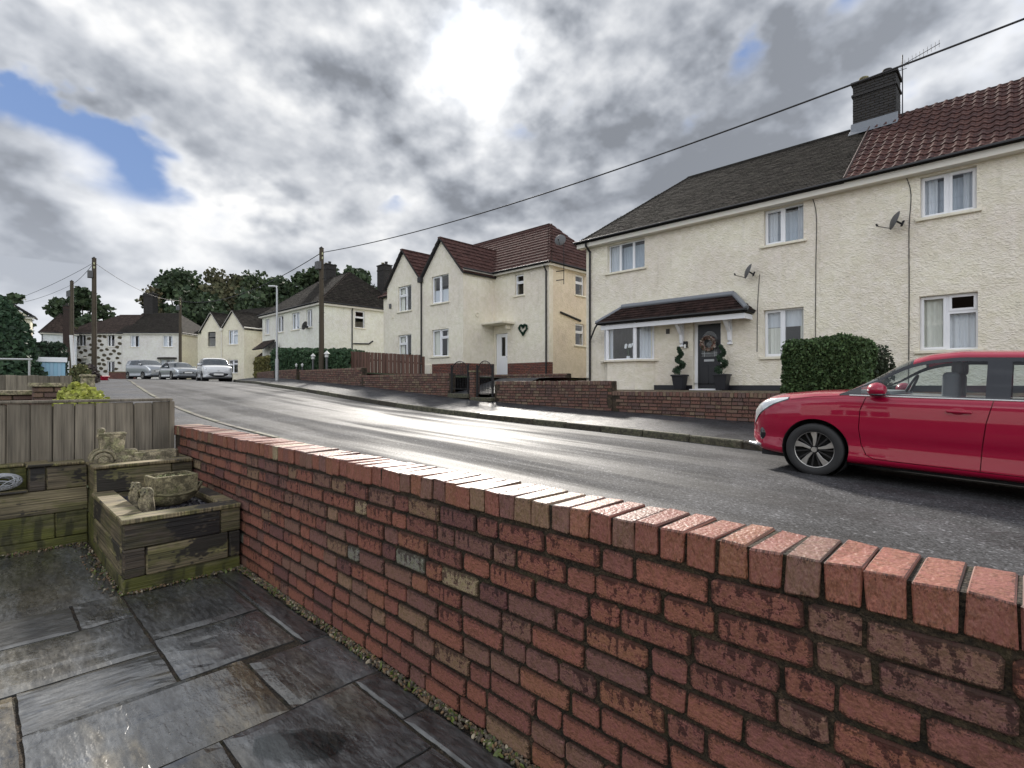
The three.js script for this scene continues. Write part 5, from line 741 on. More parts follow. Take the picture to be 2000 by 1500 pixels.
  const gm = o.gutter || M.black; gutter(H, [V3(2 * g + 0.2, ey - 0.03, -dep + ov + 0.04), V3(X1 + ov, ey - 0.03, -dep + ov + 0.04)], gm); gutter(H, [V3(X1 + ov + 0.04, ey - 0.034, -dep + ov), V3(X1 + ov + 0.04, ey - 0.034, -dep - D)], gm); gutter(H, [V3(2 * g + 0.22, ey - 0.07, 0.15), V3(2 * g + 0.22, ey - 0.07, -dep + ov)], gm);
  pipe(H, [V3(g, eave - 0.05, 0.14), V3(g, eave - 0.25, 0.05), V3(g, by + 0.3, 0.05)], o.pipe || M.black); part('hopper', chamBox(g - 0.13, g + 0.13, eave - 0.22, eave + 0.02, 0.03, 0.2), o.pipe || M.black, H);
  return { H, g, dep, wing, D, X0, X1 };
}
{
  const b = 1.5, X = (s) => 24.72 - s, y = (v) => v - b, cur = { curtains: [[0.02, 0.3, 0.02, 0.98, M.blind], [0.7, 0.98, 0.02, 0.98, M.blind]] };
  const g = gabledPair({ label: 'cream twin-gabled house with a brown-red tiled roof, brick plinth and white side door', pos: W(24.72, b, 15.6), wall: M.cream2, side: M.sandy, spec: interlock, eave: 5.08, rise: 2.9, seed: 401, ridge: M.ridgeRed, hip: M.ridgePale,
    left: [{ x: [1.05, 2.27], y: [y(5.1), y(6.4)], cells: topLeft, ...cur }, { x: [1.05, 2.27], y: [y(2.6), y(3.85)], cells: topLeft, ...cur }],
    right: [{ x: [0.8, 2.12], y: [y(5.2), y(6.52)], cells: two, curtains: [[0.02, 0.98, 0.02, 0.5, M.curtain]] }, { x: [0.8, 2.12], y: [y(2.62), y(3.92)], cells: topRight, ...cur }],
    main: [{ x: [7.79 - 6.36, 8.33 - 6.36], y: [y(5.4), y(6.36)], cells: topOne }, { x: [0.12, 0.93], y: [0.05, 2.2] }], end: [{ x: [1.9, 2.6], y: [y(5.45), y(6.4)], cells: topOne }, { x: [1.9, 2.6], y: [y(3.1), y(4.1)], cells: topOne }] });
  const { H, dep, X1 } = g; const plin = (w, pos, turn) => { const bed = part('plinth', box(0, w, -0.6, 0.75, -0.003, 0.004), M.mortarFar, H); bed.position.set(...pos); bed.rotation.y = turn; brickSkin(bed, w, 0.75, 71 + Math.round(w * 9), { mats: brickMats }).forEach(q => { q.position.set(0, 0, 0.016); }); };
  plin(3.18 - 0.85, [3.18 + 0.85, 0, 0.004], 0); plin(dep, [6.36 + 0.004, 0, 0], Math.PI / 2); plin(3.5 - 0.95, [6.36 + 0.95, 0, -dep + 0.004], 0); plin(0.25, [X1 + 0.004, 0, -dep], Math.PI / 2);
  part('meter_box', chamBox(3.25, 3.95, 0.05, 0.72, 0.002, 0.09), M.smoothCream, H);
  const d = part('door', slab(rect(0, 0.8, 0, 2.12), 0.06, [rect(0.32, 0.6, 1.05, 1.95).reverse()], 0.004), M.upvc, H); d.position.set(6.49, 0.07, -dep - 0.06); part('glass', new THREE.PlaneGeometry(0.3, 0.92).translate(0.46, 1.5, -0.03), M.glass, d); part('handle', rod([0.72, 1.0, 0.01], [0.72, 1.0, 0.05], 0.02), M.metalPole, d);
  part('door_hood', [chamBox(6.4, 7.75, 2.58, 2.68, -dep + 0.002, -dep + 0.85, 0.012), chamBox(7.4, 7.52, 2.36, 2.575, -dep + 0.002, -dep + 0.3, 0.012)], M.smoothCream, H);
  part('vent', flat(new THREE.TorusGeometry(0.1, 0.025, 6, 18).rotateY(Math.PI / 2).translate(6.375, y(4.55), -0.85)), M.smoothCream, H); part('vent', chamBox(0.45, 0.6, y(4.8), y(4.98), 0.002, 0.03), M.smoothCream, H); part('vent', chamBox(0.25, 0.42, y(5.35), y(5.6), 0.002, 0.06), M.dish, H);
  pipe(H, [V3(X1 - 0.12, 4.98, -dep + 0.2), V3(X1 - 0.12, 4.75, -dep + 0.06), V3(X1 - 0.12, -0.4, -dep + 0.06)]);
  pipe(H, [V3(X1 + 0.05, y(4.5), -dep - 0.75), V3(X1 + 0.05, y(4.25), -dep - 2.2)], M.black, 0.05, 'waste_pipe');
  part('aerial', [rod([X1 + 0.35, y(5.7), -dep - 0.6], [X1 + 0.35, y(7.9), -dep - 0.6], 0.016), rod([X1, y(6.3), -dep - 0.5], [X1 + 0.36, y(6.3), -dep - 0.6], 0.02), rod([X1, y(5.9), -dep - 0.5], [X1 + 0.36, y(5.9), -dep - 0.6], 0.02)], M.blackIron, H); dish(H, X1 + 0.3, y(7.65), -dep - 0.4, 0.5, 0.9);
  // heart-shaped wreath by the door
  const hw = thing('heart_wreath', 'dark green heart-shaped wreath on the cream wall by the white door', 'wreath', W(16.37, 3.8, 17.55)), r = rng(17), mb = new MB();
  for (let i = 0; i < 500; i++) { const a = r() * 6.28, hx = 0.016 * 16 * Math.sin(a) ** 3 * 0.95, hy = 0.015 * (13 * Math.cos(a) - 5 * Math.cos(2 * a) - 2 * Math.cos(3 * a) - Math.cos(4 * a)), k = 0.04, e = new THREE.Euler(r() * 6, r() * 6, 0), q = 0.5 + r(), v = [[-k, -k, 0], [k, -k, 0], [0, k, 0]].map(p => { const t = V3(...p).applyEuler(e); return [t.x + hx + (r() - 0.5) * 0.06, t.y + hy + (r() - 0.5) * 0.06, t.z + 0.06]; }); mb.tri(v[0], v[1], v[2], [0.012 * q, 0.05 * q, 0.03 * q]); }
  part('leaves', mb.geometry(), M.vcol, hw).userData.kind = 'stuff';
}
// ---------- pale hipped house beyond ----------
{
  const b = 1.7, y = (v) => v - b, X = (s) => 43.6 - s;
  const H = hipHouse({ label: 'pale hipped-roof house with dark weathered tiles behind the dark hedge', pos: W(43.6, b, 16), w: 10.1, d: 7, eave: 4.98, rise: 2.95, run: 2.6, wall: M.pale, seed: 501, spec: { ...plainBrown, tone: darkTone }, hipRidge: M.ridgePale, faces: { front: [{ x: [0.6, 1.4], y: [3.5, 4.7], cells: two }, { x: [2.9, 4.1], y: [3.5, 4.7], cells: two }, { x: [5.6, 6.9], y: [3.5, 4.7], cells: two, curtains: [[0.1, 0.9, 0, 1, M.curtain]] }, { x: [8.0, 8.9], y: [3.5, 4.7], cells: two }, { x: [6.0, 7.4], y: [0.7, 2.1], cells: two }], right: [{ x: [2.55, 3.3], y: [3.55, 4.75], cells: topOne }, { x: [0.9, 1.6], y: [0.9, 1.7], cells: [[0, 1, 0, 1, 0]] }] } });
  pipe(H, [V3(10.25, 4.9, -2.3), V3(10.15, 4.7, -2.3), V3(10.15, -0.3, -2.3)]); pipe(H, [V3(10.15, 4.9, -5.2), V3(10.15, -0.3, -5.2)]);
  pipe(H, [V3(10.15, 2.4, -2.4), V3(10.15, 2.45, -3.6), V3(10.15, 2.65, -3.9)], M.black, 0.05, 'waste_pipe');
  chimney(H, X(34.6), -5.6, 5.0, 8.55, 0.95, 0.7, 81); chimney(H, X(39.5), -3.5, 7.0, 9.0, 1.2, 0.8, 85);
  dish(H, X(35.2), y(5.3), 0.35, -1.0); dish(H, X(40.3), y(4.2), 0.35, -1.0);
  slope(H, V3(0.3, 2.3, 0.9), V3(1, 0, 0), V3(0, 0.7, -0.9), [[0, 0], [2.2, 0], [2.2, 1.14], [0, 1.14]], plainBrown, 520, 'canopy_tiles');
}
// ---------- yellow-cream twin-gabled house at the bend ----------
{
  const cur = { curtains: [[0.1, 0.9, 0, 1, M.curtain]] }, dk = { mat: M.black };
  const s0 = 0.6987 * 53 + 0.7158 * 0.595 * 53, t0 = 0.7158 * 53 - 0.6987 * 0.595 * 53;
  const { H } = gabledPair({ label: 'yellow-cream twin-gabled house at the bend, one gable with black window frames', pos: W(s0, 1.75, t0), turn: 0.33, wall: M.yellow, spec: { ...plainBrown, tone: darkTone }, eave: 5.0, rise: 2.7, seed: 601, ridge: M.ridgeDark, barge: M.fascia, gutter: M.fascia, pipe: M.fascia,
    left: [{ x: [1.0, 2.2], y: [3.3, 4.75], cells: topOne, ...dk }, { x: [1.0, 2.2], y: [0.7, 2.0], cells: topOne, ...dk }], right: [{ x: [0.9, 2.3], y: [3.4, 4.8], cells: topRight, ...cur }, { x: [0.9, 2.3], y: [0.6, 1.9], cells: topRight }] });
  const c = slope(H, V3(6.9, 2.1, -0.8), V3(1, 0, 0), V3(0, 0.75, -1.1), [[0, 0], [2.4, 0], [2.4, 1.33], [0, 1.33]], { ...plainBrown, tone: (r) => { const k = 0.6 + r() * 0.5; return [0.09 * k, 0.06 * k, 0.05 * k]; } }, 620, 'canopy_tiles'); part('canopy_fascia', box(6.9, 9.3, 1.9, 2.03, -0.86, -0.83), M.upvc, H);
}
// ---------- white house and its stone-dappled half closing the view ----------
{
  // facing the camera's first heading: one long range, the left half dressed with dark stones
  const yaw = Math.atan2(0.6987, 0.7158), P = (px, Z, y) => { const X = (px - 1000) / 1020; return W(0.6987 * Z - 0.7158 * X * Z, y, 0.7158 * Z + 0.6987 * X * Z); };
  const cur = { curtains: [[0.02, 0.4, 0, 1, M.curtain], [0.7, 0.98, 0, 1, M.curtain]] };
  const wL = 5.5, wR = 6.6;
  const A = hipHouse({ label: 'white house dappled with dark stones under a brown roof, beside the leaning pole', pos: P(141, 58, 1.9), turn: yaw, w: wL, d: 6.5, eave: 4.95, rise: 2.5, run: 3.0, gableR: true, wall: M.white, seed: 701, spec: { ...plainBrown, gauge: 0.25, width: 0.4 }, ridge: M.ridgeRed, faces: { front: [{ x: [0.35, 1.5], y: [3.6, 4.8], cells: three }, { x: [3.9, 4.7], y: [3.55, 4.85], cells: two }, { x: [3.9, 4.7], y: [0.3, 1.9], cells: two }, { x: [0.2, 1.5], y: [0.6, 1.8], cells: two }] } });
  { const r = rng(71), m = std({ color: lin(0.27, 0.25, 0.21), map: T.stone, roughness: 0.95 }), open = [[0.35, 1.5, 3.6, 4.8], [3.9, 4.7, 3.55, 4.85], [3.9, 4.7, 0.3, 1.9], [0.2, 1.5, 0.6, 1.8]], put = []; const geo = [0, 1, 2].map(i => { const n = 7 + i, pts = Array.from({ length: n }, (_, k) => { const a = k / n * 6.283, q = 0.13 + r() * 0.08; return [Math.cos(a) * q * 1.3, Math.sin(a) * q]; }); return slab(pts, 0.05, [], 0.012); });
    for (let k = 0; k < 900 && put.length < 62; k++) { const x = 0.15 + r() * (wL - 0.3), y = 0.1 + r() * 4.7; if (open.some(([a, b, c, d]) => x > a - 0.2 && x < b + 0.2 && y > c - 0.2 && y < d + 0.2) || put.some(q => Math.hypot(q[0] - x, q[1] - y) < 0.48)) continue; put.push([x, y]); const o = part('stone', geo[put.length % 3], m, A); o.position.set(x, y, 0.035); o.rotation.z = (r() - 0.5) * 0.6; } }
  part('porch_hood', chamBox(-0.1, 1.8, 2.2, 2.35, 0.002, 0.7), M.fascia, A);
  const B = hipHouse({ label: 'plain white house with a dark roof and curved bay, behind the parked cars', pos: P(237, 58, 1.9), turn: yaw, w: wR, d: 7.5, eave: 5.0, rise: 2.7, run: 2.6, gableL: true, wall: M.white, sideWall: M.yellow, seed: 720, spec: { ...plainBrown, tone: darkTone, gauge: 0.25, width: 0.4 }, faces: { front: [{ x: [1.0, 2.0], y: [3.5, 4.75], cells: two, ...cur }, { x: [4.6, 5.7], y: [3.5, 4.75], cells: twoOpen, ...cur }, { x: [1.0, 2.0], y: [0.4, 2.0], cells: two }, { x: [2.7, 3.4], y: [0.2, 1.8], cells: [[0, 1, 0, 1, 0]] }, { x: [4.3, 5.9], y: [0.5, 2.1], cells: three, ...cur }] } });
  part('bay_hood', flat(new THREE.CylinderGeometry(1.05, 1.1, 0.18, 18, 1, false, -Math.PI / 2, Math.PI).scale(1, 1, 0.5).translate(5.1, 2.25, 0.0)), M.ridgeDark, B); pipe(B, [V3(wR - 0.1, 4.9, 0.06), V3(wR - 0.1, -0.3, 0.06)]); pipe(B, [V3(wR + 0.06, 4.9, -6.5), V3(wR + 0.06, -0.3, -6.5)]);
  chimney(B, 0.5, -4.0, 6.0, 10.1, 1.1, 0.9, 91);
  // low wall in front of them
  const lw = thing('low_brick_wall', 'low dark brick wall at the foot of the stone-dappled house', 'brick wall', P(212, 50, 1.35), yaw); part('core', box(0, 2.6, 0, 1.05, -0.22, -0.012), M.mortarFar, lw); brickSkin(lw, 2.6, 1.05, 95, { dark: true });
  part('coping', chamBox(-0.03, 2.63, 1.052, 1.12, -0.25, 0.03), M.stoneMoss, lw);
  // hipped white house on the left, cream gable and brown roof near it
  const C = hipHouse({ label: 'bluish-white hipped house with brown roof beyond the dark conifer', pos: P(83, 54, 1.6).sub(V3(Math.cos(yaw - 0.9), 0, -Math.sin(yaw - 0.9)).multiplyScalar(4.5)), turn: yaw - 0.9, w: 4.5, d: 2.7, eave: 4.98, rise: 2.2, run: 1.4, wall: M.bluish, seed: 740, spec: { ...plainBrown, gauge: 0.25, width: 0.4 }, faces: { right: [{ x: [1.75, 2.3], y: [3.5, 4.7], cells: two }] } });
  C.updateMatrixWorld(true); const cq = C.worldToLocal(P(131, 53, 0)); pipe(C, [V3(4.54, 4.9, 0.03), V3(4.54, -0.2, 0.03)]); chimney(C, cq.x, cq.z, 2.0, 7.6, 0.62, 0.62, 97, { mats: brickMats.map(m => std({ color: lin(0.10, 0.07, 0.065), map: T.brick, roughness: 0.9 })) });
  hipHouse({ label: 'cream gabled house half hidden behind the tall dark conifer', pos: P(-128, 36, 1.5), turn: yaw - 0.9, w: 1.6, d: 5.0, eave: 4.6, rise: 2.0, run: 0.5, gableL: true, gableR: true, wall: M.yellow, seed: 760, spec: { ...plainBrown, gauge: 0.25, width: 0.4 }, ridge: M.fascia });
  hipHouse({ label: 'brown-roofed house mostly hidden, behind the bluish-white hipped house', pos: P(96, 72, 2.5), turn: yaw, w: 8, d: 7, eave: 4.8, rise: 3.0, run: 3.2, wall: M.sandy, seed: 780, spec: { ...plainBrown, gauge: 0.3, width: 0.5 } });
}
// ---------- the house behind the patio, seen only in reflections ----------
hipHouse({ label: 'cream house behind the patio, facing the street', pos: W(-9, 0.05, -7), turn: Math.PI, w: 17, d: 7, eave: 5.2, rise: 2.7, run: 2.6, wall: M.white, seed: 801, spec: { ...plainBrown, gauge: 0.3, width: 0.5 }, faces: { front: [{ x: [2, 3.6], y: [3.4, 4.6], cells: two }, { x: [7, 8.6], y: [3.4, 4.6], cells: two }, { x: [12, 13.6], y: [3.4, 4.6], cells: two }, { x: [2, 4], y: [0.9, 2.2], cells: three }, { x: [12, 14], y: [0.9, 2.2], cells: three }] } });
// white orchid on the bay window sill
{ const o = thing('potted_orchid', 'white orchid in a white pot on the sill inside the bay window', 'potted plant', W(9.5, 2.1, 15.35)), r = rng(8), petals = []; for (let k = 0; k < 7; k++) { const x = (r() - 0.5) * 0.28, y = 0.42 + r() * 0.12, z = (r() - 0.5) * 0.1; for (let i = 0; i < 5; i++) { const a = i * 1.257; petals.push(sphere(0.03, x + Math.cos(a) * 0.026, y + Math.sin(a) * 0.026, z, 1, 1, 0.3, 8, 6)); } } part('flowers', petals, std({ color: lin(0.8, 0.8, 0.8), roughness: 0.7 }), o); part('pot', flat(new THREE.CylinderGeometry(0.07, 0.05, 0.12, 16).translate(0, 0.06, 0)), M.upvc, o); part('stem', [tube([[0, 0.1, 0], [0.02, 0.3, 0], [-0.1, 0.48, 0]], 0.006, 12, 5), tube([[0, 0.1, 0], [-0.01, 0.3, 0.01], [0.12, 0.47, 0]], 0.006, 12, 5)], std({ color: lin(0.05, 0.1, 0.03), roughness: 0.8 }), o); }
// ---------- garden walls, gates and fences across the road ----------
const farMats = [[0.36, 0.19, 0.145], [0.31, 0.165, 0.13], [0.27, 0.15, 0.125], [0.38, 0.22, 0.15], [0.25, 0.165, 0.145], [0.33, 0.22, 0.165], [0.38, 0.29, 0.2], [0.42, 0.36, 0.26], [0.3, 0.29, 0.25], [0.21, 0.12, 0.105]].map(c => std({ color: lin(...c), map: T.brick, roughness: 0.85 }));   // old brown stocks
function gardenWall(label, sL, tL, sR, tR, top, depth, seed, o = {}) {   // from its far end to its near end, bricks on the side facing the road
  const a = W(sL, top - depth, tL), bb = W(sR, top - depth, tR), L = a.distanceTo(bb), wl = thing('garden_wall', label, 'brick wall', a, -Math.atan2(bb.z - a.z, bb.x - a.x)), r = rng(seed), ch = 0.078, capH = o.cap ?? 0.105, list = [];
  wl.updateMatrixWorld(true);
  part('mortar', box(0, L, 0, depth - capH - 0.002, -0.215, -0.009), M.mortarFar, wl); if (capH) part('mortar', box(0, L, depth - capH - 0.002, depth - 0.012, -0.21, -0.007), M.mortarFar, wl);
  let row = 0; for (let y = depth - capH - 0.004; y > 0.03; y -= ch, row++) { let x = -(row % 2) * 0.11 - r() * 0.03; while (x < L) { const hd = r() < (o.headers ?? 0.3), w = hd ? 0.098 : 0.208; if (x >= 0 && x + w <= L + 0.003) { const pos = V3(x + w / 2, y - 0.036, (r() - 0.5) * 0.006), wp = pos.clone().applyMatrix4(wl.matrixWorld); list.push({ g: hd ? geosH[Math.floor(r() * 24) * 2] : geosS[Math.floor(r() * 24)], pos, tone: [0, 1, 1, 2, 2, 4, 5, 5, 9, 6][Math.floor(r() * 10)], k: shows(wp) && y > (o.bury || 0) ? w / wp.distanceToSquared(camera.position) : 0 }); } x += w + 0.011; } }
  list.sort((p, q) => q.k - p.k); const rest = {};
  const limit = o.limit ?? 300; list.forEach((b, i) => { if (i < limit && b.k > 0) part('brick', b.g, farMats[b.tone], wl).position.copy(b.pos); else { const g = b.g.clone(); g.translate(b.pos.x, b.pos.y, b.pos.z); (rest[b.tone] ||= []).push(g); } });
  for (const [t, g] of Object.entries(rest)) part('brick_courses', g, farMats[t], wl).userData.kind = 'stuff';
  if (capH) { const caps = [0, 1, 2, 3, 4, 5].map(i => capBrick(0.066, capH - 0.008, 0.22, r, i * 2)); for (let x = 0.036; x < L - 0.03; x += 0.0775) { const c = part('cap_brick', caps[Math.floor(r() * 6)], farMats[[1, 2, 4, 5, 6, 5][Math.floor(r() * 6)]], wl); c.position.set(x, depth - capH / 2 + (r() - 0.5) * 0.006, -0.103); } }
  return wl;
}
gardenWall('low red brick garden wall edging the gravel in front of the cream semi', 7.0, 10.6, -6.2, 10.6, 1.11, 1.0, 201, { bury: 0.35 });
gardenWall('higher stepped stretch of red brick garden wall between iron gate and low wall', 11.05, 10.59, 7.005, 10.59, 1.36, 0.85, 202);
gardenWall('old brownish brick garden wall between iron gates and the brown fence', 18.6, 10.6, 13.12, 10.6, 1.63, 0.85, 203, { limit: 240, cap: 0.09, headers: 0.5 });
gardenWall('old pinkish brick garden wall under the utility pole', 24.4, 10.62, 18.61, 10.6, 1.93, 0.95, 204, { limit: 200, cap: 0.09, headers: 0.5 });
gardenWall('short mossy brick garden wall beside the street lamp', 28.6, 11.15, 25.0, 10.75, 2.0, 0.8, 205, { limit: 120, cap: 0.08 });
gardenWall('brick garden wall under the yellowish hedge', 35.5, 12.5, 28.9, 11.2, 2.0, 0.8, 206, { limit: 100, cap: 0.08 });
gardenWall('dark brick retaining wall in the side garden below the brick plinth', 17.5, 14.6, 11.5, 14.6, 1.66, 0.8, 207, { limit: 60, cap: 0.08 });
{
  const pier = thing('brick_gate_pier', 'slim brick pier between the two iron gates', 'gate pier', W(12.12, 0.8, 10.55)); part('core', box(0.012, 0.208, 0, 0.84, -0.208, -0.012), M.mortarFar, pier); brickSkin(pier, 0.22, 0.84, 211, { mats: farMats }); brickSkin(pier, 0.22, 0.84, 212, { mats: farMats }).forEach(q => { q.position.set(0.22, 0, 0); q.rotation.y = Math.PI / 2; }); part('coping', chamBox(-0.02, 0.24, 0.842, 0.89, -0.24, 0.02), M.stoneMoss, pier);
  const gate = (label, s, t, y, w, h, turn) => { const g = thing('iron_gate', label, 'gate', W(s, y, t), turn), bars = 9; part('frame', [rod([0, 0, 0], [0, h * 0.86, 0], 0.018), rod([w, 0, 0], [w, h * 0.86, 0], 0.018), rod([0, 0.08, 0], [w, 0.08, 0], 0.014), rod([0, h * 0.55, 0], [w, h * 0.55, 0], 0.012), tube(Array.from({ length: 13 }, (_, i) => { const a = Math.PI * (1 - i / 12); return [w / 2 + Math.cos(a) * w / 2, h * 0.72 + Math.sin(a) * h * 0.28, 0]; }), 0.014, 30, 6)], M.blackIron, g); for (let i = 1; i < bars; i++) { const x = w * i / bars, f = (x - w / 2) / (w / 2); part('bar', rod([x, 0.08, 0], [x, h * 0.72 + Math.sqrt(1 - f * f) * h * 0.28, 0], 0.008, 0.008, 6), M.blackIron, g); } part('post', [rod([-0.05, -0.15, 0], [-0.05, h * 0.9, 0], 0.028), rod([w + 0.05, -0.15, 0], [w + 0.05, h * 0.9, 0], 0.028)], M.blackIron, g); };
  gate('black arched iron gate beside the old brownish wall', 13.0, 10.6, 1.04, 0.72, 0.95, 0); gate('black arched iron gate beside the stepped red wall', 11.78, 10.6, 0.92, 0.6, 1.05, 0);
  tag(part('stone_step', chamBox(-0.5, 0.5, 0, 0.14, -0.35, 0.12, 0.015), M.kerb), 'stone doorstep under the iron gate by the brownish wall', 'step').position.copy(W(12.62, 0.84, 10.6)); tag(part('stone_step', chamBox(-0.45, 0.45, 0, 0.12, -0.3, 0.12, 0.015), M.kerb), 'stone doorstep under the iron gate by the stepped red wall', 'step').position.copy(W(11.5, 0.76, 10.55));
}
// brown fence in front of the twin-gabled house
{
  const r = rng(61), y0 = 1.5, f = thing('wooden_fence', 'reddish-brown upright board fence in front of the twin-gabled house', 'fence', W(21.9, y0, 11.9)), L = 5.4, pitch = 0.145, geos = [0, 1, 2, 3].map(k => shiftUV(cham(0.135, 1.1, 0.02, 0.004, r, 0.006), k * 0.3, k * 0.5));
  let i = 0; for (let x = pitch / 2; x < L; x += pitch, i++) { const o = part('board', geos[i % 4], M.woodRed[Math.floor(r() * 3)], f); o.position.set(x, 0.72 - 0.38 * x / L + (r() - 0.5) * 0.015, (i % 2) * 0.022); o.rotation.set(0, (r() - 0.5) * 0.05, (r() - 0.5) * 0.01); }
  for (const yy of [0.35, 0.95]) { part('rail', rod([0, yy, -0.04], [L, yy - 0.38, -0.04], 0.035, 0.035, 4), M.woodRed[0], f); }
  for (const x of [0.02, L / 2, L]) part('post', chamBox(x - 0.05, x + 0.05, -0.3, 1.22 - 0.38 * x / L, -0.15, -0.06), M.woodRed[1], f);
  part('end_post', chamBox(-0.2, -0.1, -0.2, 1.15, -0.12, 0.0), std({ color: lin(0.62, 0.6, 0.57), roughness: 0.8 }), f);
}
// ---------- hedges and shrubs ----------
function leaves(m, r, n, at, size, col, up = 0.3) { for (let i = 0; i < n; i++) { const q = at(r), k = size * (0.6 + r() * 0.8), e = new THREE.Euler(r() * 6.28, r() * 6.28, r() * 6.28), c = col(r, q), v = [[-k * 0.5, 0, 0], [k * 0.5, 0, 0], [k * 0.45, k * 0.9, k * 0.15], [-k * 0.45, k * 0.9, -k * 0.1]].map(p => { const t = V3(...p).applyEuler(e); return [t.x + q[0], t.y + q[1], t.z + q[2]]; }); m.quad(v[0], v[1], v[2], v[3], c); } }
const greens = (a, b) => (r) => { const k = 0.55 + r() * 0.9, f = r(); return [mix(a[0], b[0], f) * k, mix(a[1], b[1], f) * k, mix(a[2], b[2], f) * k]; };
function hedge(label, name, s0, s1, t0, t1, y0, y1, size, n, col, seed, topAt = () => 0, rad = 0.22) {
  const h = thing(name, label, 'hedge', W(s1, y0, t0)), L = s1 - s0, D = t1 - t0, Hh = y1 - y0, r = rng(seed), m = new MB();
  const sdf = (x, y, z) => { const qx = Math.abs(x - L / 2) - (L / 2 - rad), qy = Math.abs(y - Hh / 2) - (Hh / 2 - rad), qz = Math.abs(z + D / 2) - (D / 2 - rad); return Math.hypot(Math.max(qx, 0), Math.max(qy, 0), Math.max(qz, 0)) + Math.min(Math.max(qx, qy, qz), 0) - rad; };
  const at = () => { for (; ;) { const f = r(), A = L * Hh * 2, B = D * Hh * 2, C = L * D, tot = A + B + C; let x = r() * L, y = r() * Hh, z = -r() * D; const u = f * tot; if (u < A) z = r() < 0.72 ? 0 : -D; else if (u < A + B) x = r() < 0.5 ? 0 : L; else y = Hh; const d = sdf(x, y, z); const cx = L / 2, cy = Hh / 2, cz = -D / 2; if (d > 0) { const pull = d * 1.25; const vx = x - clamp(x, rad, L - rad), vy = y - clamp(y, rad, Hh - rad), vz = z - clamp(z, -D + rad, -rad), l = Math.hypot(vx, vy, vz) || 1; x -= vx / l * d; y -= vy / l * d; z -= vz / l * d; } const b = (fbm3(x * 2.2 + seed, y * 2.2, z * 2.2, 3, seed) - 0.5) * 0.22; const lx = x - cx, ly = y - cy, lz = z - cz; return [x + Math.sign(lx) * b * (Math.abs(lx) > L / 2 - 0.3 ? 1 : 0) + (r() - 0.5) * 0.09, y + (y > Hh - 0.25 ? b : 0) + (r() - 0.5) * 0.09 + topAt(x / L) * y / Hh, z + Math.sign(lz) * b * 0.7 + (r() - 0.5) * 0.1]; } };
  leaves(m, r, n, at, size, col); part('foliage', m.geometry(), M.leaf, h).userData.kind = 'stuff';
  const core = rough(flat(new RoundedBoxGeometry(L - 0.16, Hh - 0.1, D - 0.16, 6, Math.min(rad, 0.2)).translate(L / 2, Hh / 2 - 0.03, -D / 2)), 0.04, 3, seed); { const p = core.attributes.position; for (let i = 0; i < p.count; i++) p.setY(i, p.getY(i) + topAt(p.getX(i) / L) * p.getY(i) / Hh); } part('shade_core', core, std({ color: lin(0.012, 0.016, 0.009), roughness: 1 }), h);  // solid near-black core, the shade between the leaves put into its colour
  return h;
}
hedge('clipped rounded dark green box hedge by the low brick wall, behind the red car', 'hedge', 1.98, 3.36, 10.95, 12.0, 0.95, 2.13, 0.034, 26000, greens([0.03, 0.065, 0.02], [0.075, 0.125, 0.04]), 221, (f) => -0.03 * Math.abs(f - 0.5), 0.26);
hedge('tall dark green hedge behind the street lamp and pole', 'hedge', 21.9, 30.2, 11.55, 12.9, 1.5, 2.75, 0.09, 16000, greens([0.02, 0.055, 0.024], [0.05, 0.095, 0.04]), 222, (f) => 0.5 * (1 - f), 0.25);
hedge('yellowish green trimmed hedge on the brick wall near the bend', 'hedge', 29.8, 35.0, 12.3, 13.3, 1.5, 2.95, 0.08, 7000, greens([0.10, 0.10, 0.03], [0.17, 0.15, 0.05]), 223, () => 0, 0.3);
function bush(label, name, pos, rx, ry, rz, n, size, col, seed, core = [0.02, 0.03, 0.012]) { const h = thing(name, label, 'shrub', pos), r = rng(seed), m = new MB(); leaves(m, r, n, () => { const a = r() * 6.28, z = r() * 1.9 - 0.9, q = Math.sqrt(Math.max(0, 1 - z * z)) , k = 0.72 + 0.36 * Math.cbrt(r()), b = 0.8 + 0.4 * fbm3(Math.cos(a) * q * 2 + 9, z * 2 + 9, Math.sin(a) * q * 2 + 9, 3, seed); return [Math.cos(a) * q * rx * k * b, ry + z * ry * k * b, Math.sin(a) * q * rz * k * b]; }, size, col); part('foliage', m.geometry(), M.leaf, h).userData.kind = 'stuff'; part('stem', rough(sphere(1, 0, ry * 0.9, 0, rx * 0.7, ry * 0.8, rz * 0.7), 0.05, 3, seed), std({ color: lin(...core), roughness: 1 }), h); return h; }  // the stem is a dark solid standing in for shade behind the leaves
bush('dark spiky shrub against the cream wall beside the box hedge', 'shrub', W(2.05, 1.0, 12.7), 0.22, 0.52, 0.3, 700, 0.05, greens([0.015, 0.03, 0.012], [0.04, 0.05, 0.025]), 231);
bush('bright yellow-green shrub behind the weathered grey fence', 'shrub', W(8.3, 0.74, 0.90), 0.2, 0.25, 0.23, 2200, 0.04, greens([0.30, 0.34, 0.05], [0.42, 0.42, 0.12]), 232, [0.08, 0.1, 0.02]);
bush('small ragged shrub beside the white pole', 'shrub', W(21.5, 1.15, 2.3), 0.22, 0.36, 0.25, 900, 0.06, greens([0.06, 0.08, 0.03], [0.14, 0.13, 0.05]), 233);
bush('small purple-brown shrub at the foot of the utility pole', 'shrub', W(25.5, 1.15, 3.0), 0.25, 0.42, 0.25, 900, 0.08, greens([0.05, 0.035, 0.04], [0.09, 0.075, 0.06]), 234);
